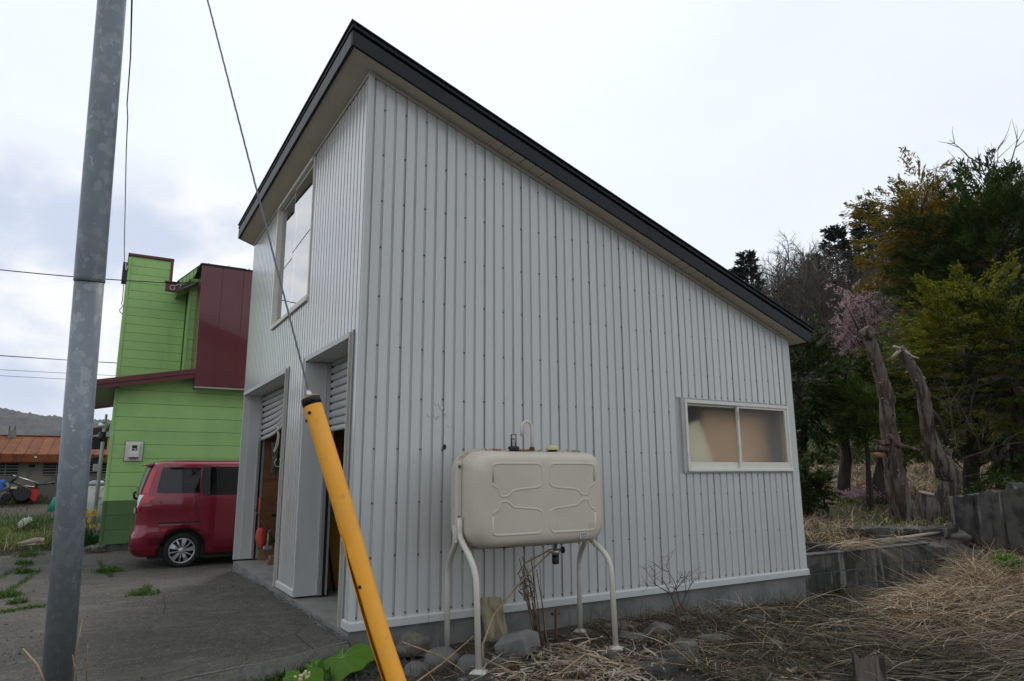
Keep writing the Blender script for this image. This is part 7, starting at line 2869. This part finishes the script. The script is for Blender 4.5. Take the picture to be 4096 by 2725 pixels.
crk = [[(0, 2395), (60, 2340), (105, 2300), (165, 2262)], [(0, 2290), (60, 2262), (130, 2240)], [(395, 2225), (430, 2268), (445, 2300)], [(600, 2345), (560, 2378), (520, 2398)], [(180, 2440), (90, 2450), (0, 2470)]]
k = 0
for line in crk:
    for (xa_, ya_), (xb_, yb_) in zip(line[:-1], line[1:]):
        n = 150
        t = rng.uniform(0, 1, n)
        B_ = []
        for q in t:
            d = fw + rt * ((xa_ + (xb_ - xa_) * q - 2048 + R.gauss(0, 6)) / 2720.9) - up * ((ya_ + (yb_ - ya_) * q - 1362.5 + R.gauss(0, 3)) / 2720.9)
            p = CAM + d * ((-0.12 - CAM.z) / d.z)
            B_.append((p.x, p.y, float(apron_z(p.x, p.y)) - 0.004))
        P, s_2, w_ = blades(np.array(B_), rng.uniform(0.02, 0.07, n), rng.uniform(0, 6.28, n), rng.uniform(0.3, 1.4, n), rng.uniform(0.4, 2.0, n), rng.uniform(0.003, 0.008, n), 4)
        V, Q = ribbons(P, s_2, w_)
        npmesh('crack_weeds', V, Q, 'weeds', kind='stuff', label='thin green weeds growing along a crack in the paving')
n = 9000
x = rng.uniform(-5.0, -0.1, n)
y = edge_y(x) + rng.uniform(0.02, 8.5, n)
keep = rng.uniform(0, 1, n) < np.where(x < -1.9, 1.0, 0.35) * (0.35 + 0.65 * (np.sin(x * 2.1 + y * 0.6) > 0))
x, y = x[keep], y[keep]
n = len(x)
z = apron_z(x, y)
s = rng.uniform(0.003, 0.009, n) * rng.uniform(0.6, 1.6, n)
dd = unit(rng.normal(0, 1, (n, 4, 3)))
V = np.stack([x, y, z + s * 0.3], -1)[:, None, :] + dd * s[:, None, None]
F3 = np.concatenate([np.stack([np.arange(n) * 4 + a for a in tri], 1) for tri in ((0, 1, 2), (0, 2, 3), (0, 3, 1), (1, 3, 2))])
npmesh('grit', V, F3, 'pebbles', kind='stuff', label='loose grit on the old paving')

# weeds and gravel along the front of the paved edge
x_ = rng.uniform(-1.6, 0.1, 2600)
y_ = edge_y(x_) - np.abs(rng.normal(0, 0.10, len(x_))) - 0.01
V, Q = scatter(0, lambda n: x_, lambda n: y_, (0.04, 0.13), (0.004, 0.010), (0.4, 1.4), (0.3, 1.8))
npmesh('edge_weeds', V, Q, 'weeds', kind='stuff', label='low green weeds along the broken paving edge')
n = 5200
x = rng.uniform(-1.4, 1.9, n)
y = np.minimum(edge_y(x), -0.12) - rng.uniform(0.02, 1.3, n) ** 1.0
z = gz(x, y)
s = rng.uniform(0.006, 0.020, n) * rng.uniform(0.6, 1.3, n)
dd = unit(rng.normal(0, 1, (n, 4, 3)))
V = np.stack([x, y, z + s * 0.3], -1)[:, None, :] + dd * s[:, None, None]
F3 = np.concatenate([np.stack([np.arange(n) * 4 + a for a in tri], 1) for tri in ((0, 1, 2), (0, 2, 3), (0, 3, 1), (1, 3, 2))])
npmesh('gravel', V, F3, 'pebbles', kind='stuff', label='dark gravel and grit on the soil beside the garage')


# butterbur leaves
def bur_leaf(parent, c, size, tilt, rot, name='leaf', seed=1, fold=0.25):
    rr = random.Random(seed)
    m = MB()
    n, k = 44, 9
    E_ = Matrix.Rotation(rot, 3, 'Z') @ Matrix.Rotation(tilt[1], 3, 'Y') @ Matrix.Rotation(tilt[0], 3, 'X')
    vv, ff = [tuple(Vector(c))], []
    ph = [rr.uniform(0, 6.28) for _ in range(4)]
    for i in range(1, k + 1):
        t = i / k
        for j in range(n):
            a = 2 * PI * j / n
            notch = 1 - 0.80 * math.exp(-((math.atan2(math.sin(a - PI / 2), math.cos(a - PI / 2))) / 0.28) ** 2)
            lob = 1 + 0.05 * math.sin(9 * a + ph[0]) + 0.012 * math.sin(21 * a + ph[1])
            r_ = size * t * notch * lob * (1.0 + 0.15 * math.cos(a))
            vein = abs(math.sin(4.5 * a + ph[2]))
            z = fold * size * (0.25 * t - 0.55 * t * t) + size * 0.10 * t * (vein - 0.5) + size * 0.10 * t * math.sin(3 * a + ph[3]) + rr.uniform(-1, 1) * 0.006 * size
            vv.append(tuple(Vector(c) + E_ @ Vector((r_ * math.cos(a), r_ * math.sin(a), z))))
    for j in range(n):
        ff.append((0, 1 + j, 1 + (j + 1) % n))
    for i in range(k - 1):
        for j in range(n):
            j2 = (j + 1) % n
            ff.append((1 + i * n + j, 1 + (i + 1) * n + j, 1 + (i + 1) * n + j2, 1 + i * n + j2))
    m.add(vv, ff, True)
    lf = m.build(name, 'butterbur', parent)
    for q in range(7):
        j = int((0.86 + q * 0.105) * n + 0.25 * n) % n
        mv = MB()
        pts = [Vector(vv[0]) + Vector((0, 0, 0.002))] + [Vector(vv[1 + i * n + j]) + Vector((0, 0, 0.0022)) for i in range(k - 1)]
        mv.tube(pts, [0.0022 * (1 - 0.8 * i / len(pts)) for i in range(len(pts))], 5, cap=False)
        mv.build('vein', 'leaf_vein', lf)
    return lf


c = onz_(1372, 2632, -0.10)
B1 = thing('butterbur', 'large round green butterbur leaf beside the yellow guard', 'plant', (c.x, c.y, -0.25))
bur_leaf(B1, c, 0.185, (0.42, -0.12), -0.75, seed=3, fold=0.5)
m = MB()
m.tube([(c.x, c.y, -0.26), (c.x + 0.01, c.y, -0.18), (c.x, c.y, -0.105)], 0.010, 8)
m.build('stem', 'stalk', B1)
c = onz_(1205, 2705, -0.12)
B2 = thing('butterbur', 'smaller butterbur leaf with pale flower buds at the bottom edge', 'plant', (c.x, c.y, -0.25))
bur_leaf(B2, c, 0.125, (0.35, 0.05), -0.3, seed=5, fold=0.5)
m = MB()
m.tube([(c.x, c.y, -0.26), (c.x, c.y, -0.125)], 0.009, 8)
m.build('stem', 'stalk', B2)
c2 = onz_(1215, 2722, -0.08)
for k in range(16):
    m = MB()
    q = c2 + Vector((R.gauss(0, 0.03), R.gauss(0, 0.02), R.gauss(0.01, 0.012)))
    m.tube([q, q + Vector((R.gauss(0, 0.006), R.gauss(0, 0.006), 0.016))], [0.005, 0.008], 6)
    m.build('flower_bud', 'yellow_cap', B2)
for px, py, sz, sd in ((1265, 2655, 0.05, 7), (1245, 2670, 0.045, 8)):
    c = onz_(px, py, -0.12)
    t = thing('butterbur', ('upright' if sd == 7 else 'drooping') + ' small young butterbur leaf between the two large ones', 'plant', (c.x, c.y, -0.2))
    bur_leaf(t, c, sz, (0.9, 0.1), 0.4, seed=sd, fold=0.4)
# dry stems in front of the pole
stalks('dry_stem', 'pair of thin dry stems standing in front of the pole base', 'stalk', [[onz_(288, 2790, -0.2), ray(300, 2620, 3.0), ray(330, 2480, 3.05)], [onz_(345, 2790, -0.2), ray(345, 2700, 3.0), ray(352, 2575, 3.0)], [onz_(300, 2790, -0.2), ray(305, 2700, 3.0), ray(290, 2620, 3.0)]], 0.0035, cat='dry stems')
stalks('dry_stem', 'thick bent straw stem in the bottom left corner', 'stalk', [[onz_(290, 2960, -0.3), ray(190, 2760, 2.6), ray(150, 2660, 2.6), ray(92, 2595, 2.65)]], 0.0055, cat='dry stems')

# ---------------------------------------------------------------- straw and matted grass on the right


def strawmat(name, label, n, fxy, L, el, curl, wd, material, lift=(0.0, 0.1), az=None, k=7, kink=0.12):
    x, y = fxy(n)
    z = gz(x, y) + rng.uniform(*lift, len(x))
    base = np.stack([x, y, z], -1)
    a = rng.uniform(0, 2 * PI, len(x)) if az is None else az(len(x))
    P, s_2, w_ = blades(base, rng.uniform(*L, len(x)), a, rng.uniform(*el, len(x)), rng.uniform(*curl, len(x)), rng.uniform(*wd, len(x)), k, kink)
    g = gz(P[:, :, 0], P[:, :, 1])
    P[:, :, 2] = np.maximum(P[:, :, 2], g + rng.uniform(0.0, 0.05, len(x))[:, None])
    V, Q = ribbons(P, s_2, w_)
    return npmesh(name, V, Q, material, kind='stuff', label=label)


def ell(cx, cy, rx, ry, ang=0.0):
    def f(n):
        r_ = np.sqrt(rng.uniform(0, 1, n))
        t = rng.uniform(0, 2 * PI, n)
        a, b_ = r_ * np.cos(t) * rx, r_ * np.sin(t) * ry
        return cx + a * math.cos(ang) - b_ * math.sin(ang), cy + a * math.sin(ang) + b_ * math.cos(ang)
    return f


flow = lambda m, s: (lambda n: np.where(rng.uniform(0, 1, n) < 0.5, m, m + PI) + rng.normal(0, s, n))
strawmat('straw', 'thick heap of dry straw in front of the block wall', 9500, ell(6.7, -1.10, 1.7, 0.62, 0.12), (0.15, 0.65), (-0.1, 0.6), (0.1, 1.5), (0.0018, 0.0055), 'straw', (0.0, 0.10), flow(-0.5, 0.75))
strawmat('straw', 'dry straw heap below the tall concrete wall', 6500, ell(7.9, -1.1, 1.2, 0.75, 0.3), (0.15, 0.7), (0.0, 1.0), (0.3, 2.0), (0.0018, 0.0055), 'straw', (0.0, 0.14), flow(-0.4, 1.0))
strawmat('straw', 'flattened straw lying along the lower right ground', 6500, ell(5.2, -2.0, 1.9, 0.75, 0.15), (0.25, 0.9), (-0.05, 0.25), (0.0, 0.4), (0.0025, 0.006), 'straw_dark', (0.0, 0.04), flow(-0.45, 0.35))
strawmat('straw', 'pale loose straw stems over the lower right ground', 420, ell(5.4, -1.8, 1.7, 0.7, 0.15), (0.35, 1.0), (0.0, 0.35), (0.1, 0.7), (0.003, 0.006), 'straw', (0.01, 0.06), flow(-0.4, 0.6))


def low_right(n):
    x = rng.uniform(2.0, 5.5, n)
    y = -0.15 - rng.uniform(0, 1, n) ** 0.9 * 1.9
    return x, y


strawmat('matted_grass', 'dark matted dead grass on the bank below the garage wall', 19000, low_right, (0.04, 0.20), (-0.1, 0.7), (0.0, 1.2), (0.0015, 0.0045), 'straw_dark', (0.0, 0.03), flow(-1.0, 0.8), 5)
strawmat('matted_grass', 'thin green shoots in the bank below the garage wall', 1500, low_right, (0.03, 0.09), (0.8, 1.5), (0.0, 0.7), (0.0015, 0.003), 'weeds', (0.0, 0.01), None, 4)
strawmat('reddish_sprigs', 'short reddish dead horsetail sprigs on the bank', 2600, lambda n: (rng.uniform(0.1, 5.2, n), -0.2 - rng.uniform(0, 1.5, n)), (0.04, 0.11), (1.2, 1.57), (0.0, 0.3), (0.0012, 0.003), 'stalk_dark', (0.0, 0.01), None, 4, 0.03)
strawmat('dry_litter', 'dry pale leaf litter and broken stems in front of the tank', 900, lambda n: (rng.normal(1.45, 0.42, n), rng.normal(-1.0, 0.22, n)), (0.06, 0.34), (-0.1, 0.45), (0.1, 1.4), (0.003, 0.010), 'dry_leaf', (0.0, 0.05), None, 6, 0.25)
strawmat('dry_litter', 'dead brown stems lying under and right of the tank', 1400, lambda n: (rng.uniform(0.3, 2.6, n), -0.3 - rng.uniform(0, 1, n)), (0.08, 0.4), (-0.1, 0.3), (0.0, 0.6), (0.0015, 0.004), 'straw_dark', (0.0, 0.05), None, 6, 0.15)
strawmat('loose_straw', 'loose pale straws at the bottom edge left of the tank', 240, lambda n: (rng.uniform(-0.5, 1.0, n), -1.0 - rng.uniform(0, 0.7, n)), (0.2, 0.6), (-0.05, 0.3), (0.0, 0.5), (0.002, 0.005), 'straw', (0.01, 0.05), None, 6, 0.12)
# arching stems falling over the block wall
n = 90
bs = np.stack([np.where(rng.uniform(0, 1, n) < 0.75, rng.normal(6.2, 0.3, n), rng.uniform(5.5, 7.8, n)), rng.uniform(0.05, 0.45, n), np.full(n, 0.21) + rng.uniform(0, 0.04, n)], -1)
P, s_2, w_ = blades(bs, rng.uniform(0.5, 1.15, n), -0.9 + rng.normal(0, 0.45, n), rng.uniform(0.05, 0.5, n), rng.uniform(1.0, 1.7, n), rng.uniform(0.0025, 0.005, n), 9, 0.03)
P[:, :, 2] = np.maximum(P[:, :, 2], gz(P[:, :, 0], np.minimum(P[:, :, 1], 0.0)) + 0.02)
V, Q = ribbons(P, s_2, w_)
npmesh('straw', V, Q, 'straw', kind='stuff', label='long dry stems arching down over the block wall')
# upper ground behind the wall: grass and straw


def upper(n, y0=0.35, y1=9.0):
    d = rng.uniform(8.5, 24.5, n * 2)
    u = rng.uniform(0.38, 0.75, n * 2)
    x = CAM.x + GX * d + RX * d * u
    y = CAM.y + GY * d + RY * d * u
    k = (y > y0) & (x > 5.35)
    return x[k][:n], y[k][:n]


strawmat('straw', 'tufts of dry straw right behind the block wall', 2600, lambda n: (rng.uniform(5.4, 8.0, n), 0.6 + rng.uniform(0, 1.6, n)), (0.12, 0.45), (0.3, 1.4), (0.6, 2.4), (0.003, 0.007), 'straw', (0.0, 0.04), None, 6, 0.15)
strawmat('straw', 'dry grass under the trees behind the wall', 12000, upper, (0.08, 0.30), (0.1, 1.2), (0.3, 2.0), (0.004, 0.008), 'straw', (0.0, 0.02), None, 5)
strawmat('grass', 'fresh green grass under the trees behind the wall', 8000, lambda n: upper(n, 0.7), (0.06, 0.2), (0.8, 1.5), (0.3, 1.4), (0.004, 0.008), 'grass', (0.0, 0.01), None, 5)


def bank(n):
    d = rng.uniform(15.5, 23.2, n)
    u = rng.uniform(0.40, 0.72, n)
    return CAM.x + GX * d + RX * d * u, CAM.y + GY * d + RY * d * u


strawmat('straw', 'dry grass on the bank below the railway', 7000, bank, (0.2, 0.5), (0.2, 1.2), (0.3, 1.8), (0.008, 0.016), 'straw', (0.0, 0.04), None, 5)
strawmat('loose_straw', 'tangled long dead stems across the bank below the garage wall', 620, low_right, (0.25, 0.8), (-0.05, 0.5), (0.1, 1.0), (0.0018, 0.0042), 'straw', (0.0, 0.05), None, 8, 0.16)
strawmat('dead_weeds', 'standing dead weed stems along the garage foundation', 520, lambda n: (rng.uniform(1.9, 5.3, n), -0.06 - rng.uniform(0, 0.5, n)), (0.08, 0.28), (1.0, 1.57), (0.1, 1.0), (0.001, 0.0025), 'straw_dark', (0.0, 0.01), None, 6, 0.12)
for k_, (x, y, a, b_, c_) in enumerate(((3.35, -0.30, 0.15, 0.10, 0.07), (3.7, -0.55, 0.12, 0.09, 0.05), (2.75, -0.95, 0.16, 0.11, 0.06), (4.2, -0.35, 0.10, 0.08, 0.05), (2.35, -1.0, 0.13, 0.10, 0.07), (3.1, -1.25, 0.10, 0.08, 0.05))):
    rock('field_stone', (x, y, float(gz(x, y)) + 0.01), (a, b_, c_), 'stone_rough', ('half-buried rock against the foundation right of the dead sapling', 'low rock on the bank below the frosted window', 'broad half-buried rock on the bank below the sapling', 'small rock at the foundation near the right garage corner', 'rough rock right of the zigzag reed stalk', 'small rock low on the bank in the matted grass')[k_], 'stone', seed=60 + k_)
n = 2600
x = rng.uniform(1.9, 5.4, n)
y = -0.12 - rng.uniform(0, 1.9, n)
z = gz(x, y)
s = rng.uniform(0.006, 0.018, n) * rng.uniform(0.6, 1.5, n)
dd = unit(rng.normal(0, 1, (n, 4, 3)))
V = np.stack([x, y, z + s * 0.4], -1)[:, None, :] + dd * s[:, None, None]
F3 = np.concatenate([np.stack([np.arange(n) * 4 + a for a in tri], 1) for tri in ((0, 1, 2), (0, 2, 3), (0, 3, 1), (1, 3, 2))])
npmesh('gravel', V, F3, 'pebbles', kind='stuff', label='small stones and clods in the bank below the garage wall')
strawmat('dry_litter', 'dead curled leaves scattered on the bank below the garage wall', 420, low_right, (0.05, 0.16), (-0.1, 0.5), (0.3, 2.2), (0.006, 0.014), 'dry_leaf', (0.0, 0.03), None, 6, 0.3)
x_, y_ = patchy(2200, 2.4, 6.5, -2.7, -0.3, 0.9, 0.5)
V, Q = scatter(0, lambda n: x_, lambda n: y_, (0.03, 0.10), (0.002, 0.005), (0.6, 1.5), (0.2, 1.2))
npmesh('grass', V, Q, 'weeds', kind='stuff', label='patches of fresh green shoots in the matted grass')
# pink ground flowers
for k, (px, py, t) in enumerate(((3395, 1988, 12.9), (3480, 1985, 12.9), (3420, 1980, 13.5), (3455, 1978, 13.4))):
    q = ray(px, py, t)
    f_ = thing('pink_flowers', ('leftmost', 'rightmost', 'second from left', 'third from left')[k] + ' patch of small pink flowers in the grass behind the trunks', 'flowers', (q.x, q.y, float(gz(q.x, q.y))), 'pink flower patches under the trees')
    n = 160
    c = np.array([q.x, q.y, q.z]) + rng.normal(0, 1, (n, 3)) * np.array([0.12, 0.12, 0.04])
    V, Q = sprays(c, unit(rng.normal(0, 1, c.shape) + np.array([0, 0, 1.0])), 3, 0.035, 0.025, 0, 0.03)
    npmesh('petals', V, Q, 'petal_pink', f_)['kind'] = 'stuff'
    P, s_2, w_ = blades(c - np.array([0, 0, 0.10]), rng.uniform(0.06, 0.14, n), rng.uniform(0, 6.28, n), rng.uniform(1.0, 1.5, n), rng.uniform(0.2, 1, n), rng.uniform(0.004, 0.008, n), 4)
    V, Q = ribbons(P, s_2, w_)
    npmesh('leaves', V, Q, 'grass', f_)
# moss on the foot of the block wall
n = 1400
bs = np.stack([rng.normal(5.75, 0.13, n), 0.05 - np.abs(rng.normal(0, 0.03, n)), -0.36 + np.abs(rng.normal(0, 0.09, n))], -1)
P, s_2, w_ = blades(bs, rng.uniform(0.02, 0.05, n), -PI / 2 + rng.normal(0, 0.8, n), rng.uniform(0.2, 1.2, n), rng.uniform(0.2, 1, n), rng.uniform(0.002, 0.005, n), 4)
V, Q = ribbons(P, s_2, w_)
npmesh('moss', V, Q, 'moss', kind='stuff', label='olive moss at the foot of the block wall')
# green plants
c = onz_(4030, 2290, -0.05)
WP = thing('wild_plant', 'small fresh green plant at the foot of the tall concrete wall', 'plant', c)
n = 60
cc = np.array(c) + rng.normal(0, 1, (n, 3)) * np.array([0.06, 0.06, 0.04]) + np.array([0, 0, 0.06])
V, Q = sprays(cc, unit(rng.normal(0, 1, cc.shape) + np.array([0, 0, 1.0])), 6, 0.05, 0.03, 0, 0.05)
npmesh('leaves', V, Q, 'butterbur', WP)
c = onz_(3325, 2722, -0.38)
LP_ = thing('tulip_leaf', 'pointed bluish green leaf at the bottom edge left of the stump', 'plant', c)
P, s_2, w_ = blades(np.array([tuple(c), tuple(c + Vector((0.03, 0, 0)))]), np.array([0.16, 0.14]), np.array([2.6, 0.3]), np.array([0.9, 1.2]), np.array([0.8, 0.6]), np.array([0.018, 0.015]), 8)
V, Q = ribbons(P, s_2, w_)
npmesh('leaves', V, Q, 'narcissus_leaf', LP_)

# ---------------------------------------------------------------- air
hzb = BX('haze', 'haze', None, -4200, 4200, -2200, 5200, -8, 95)
hzb['kind'] = 'stuff'
hzb['label'] = 'thin pale air over the whole place'
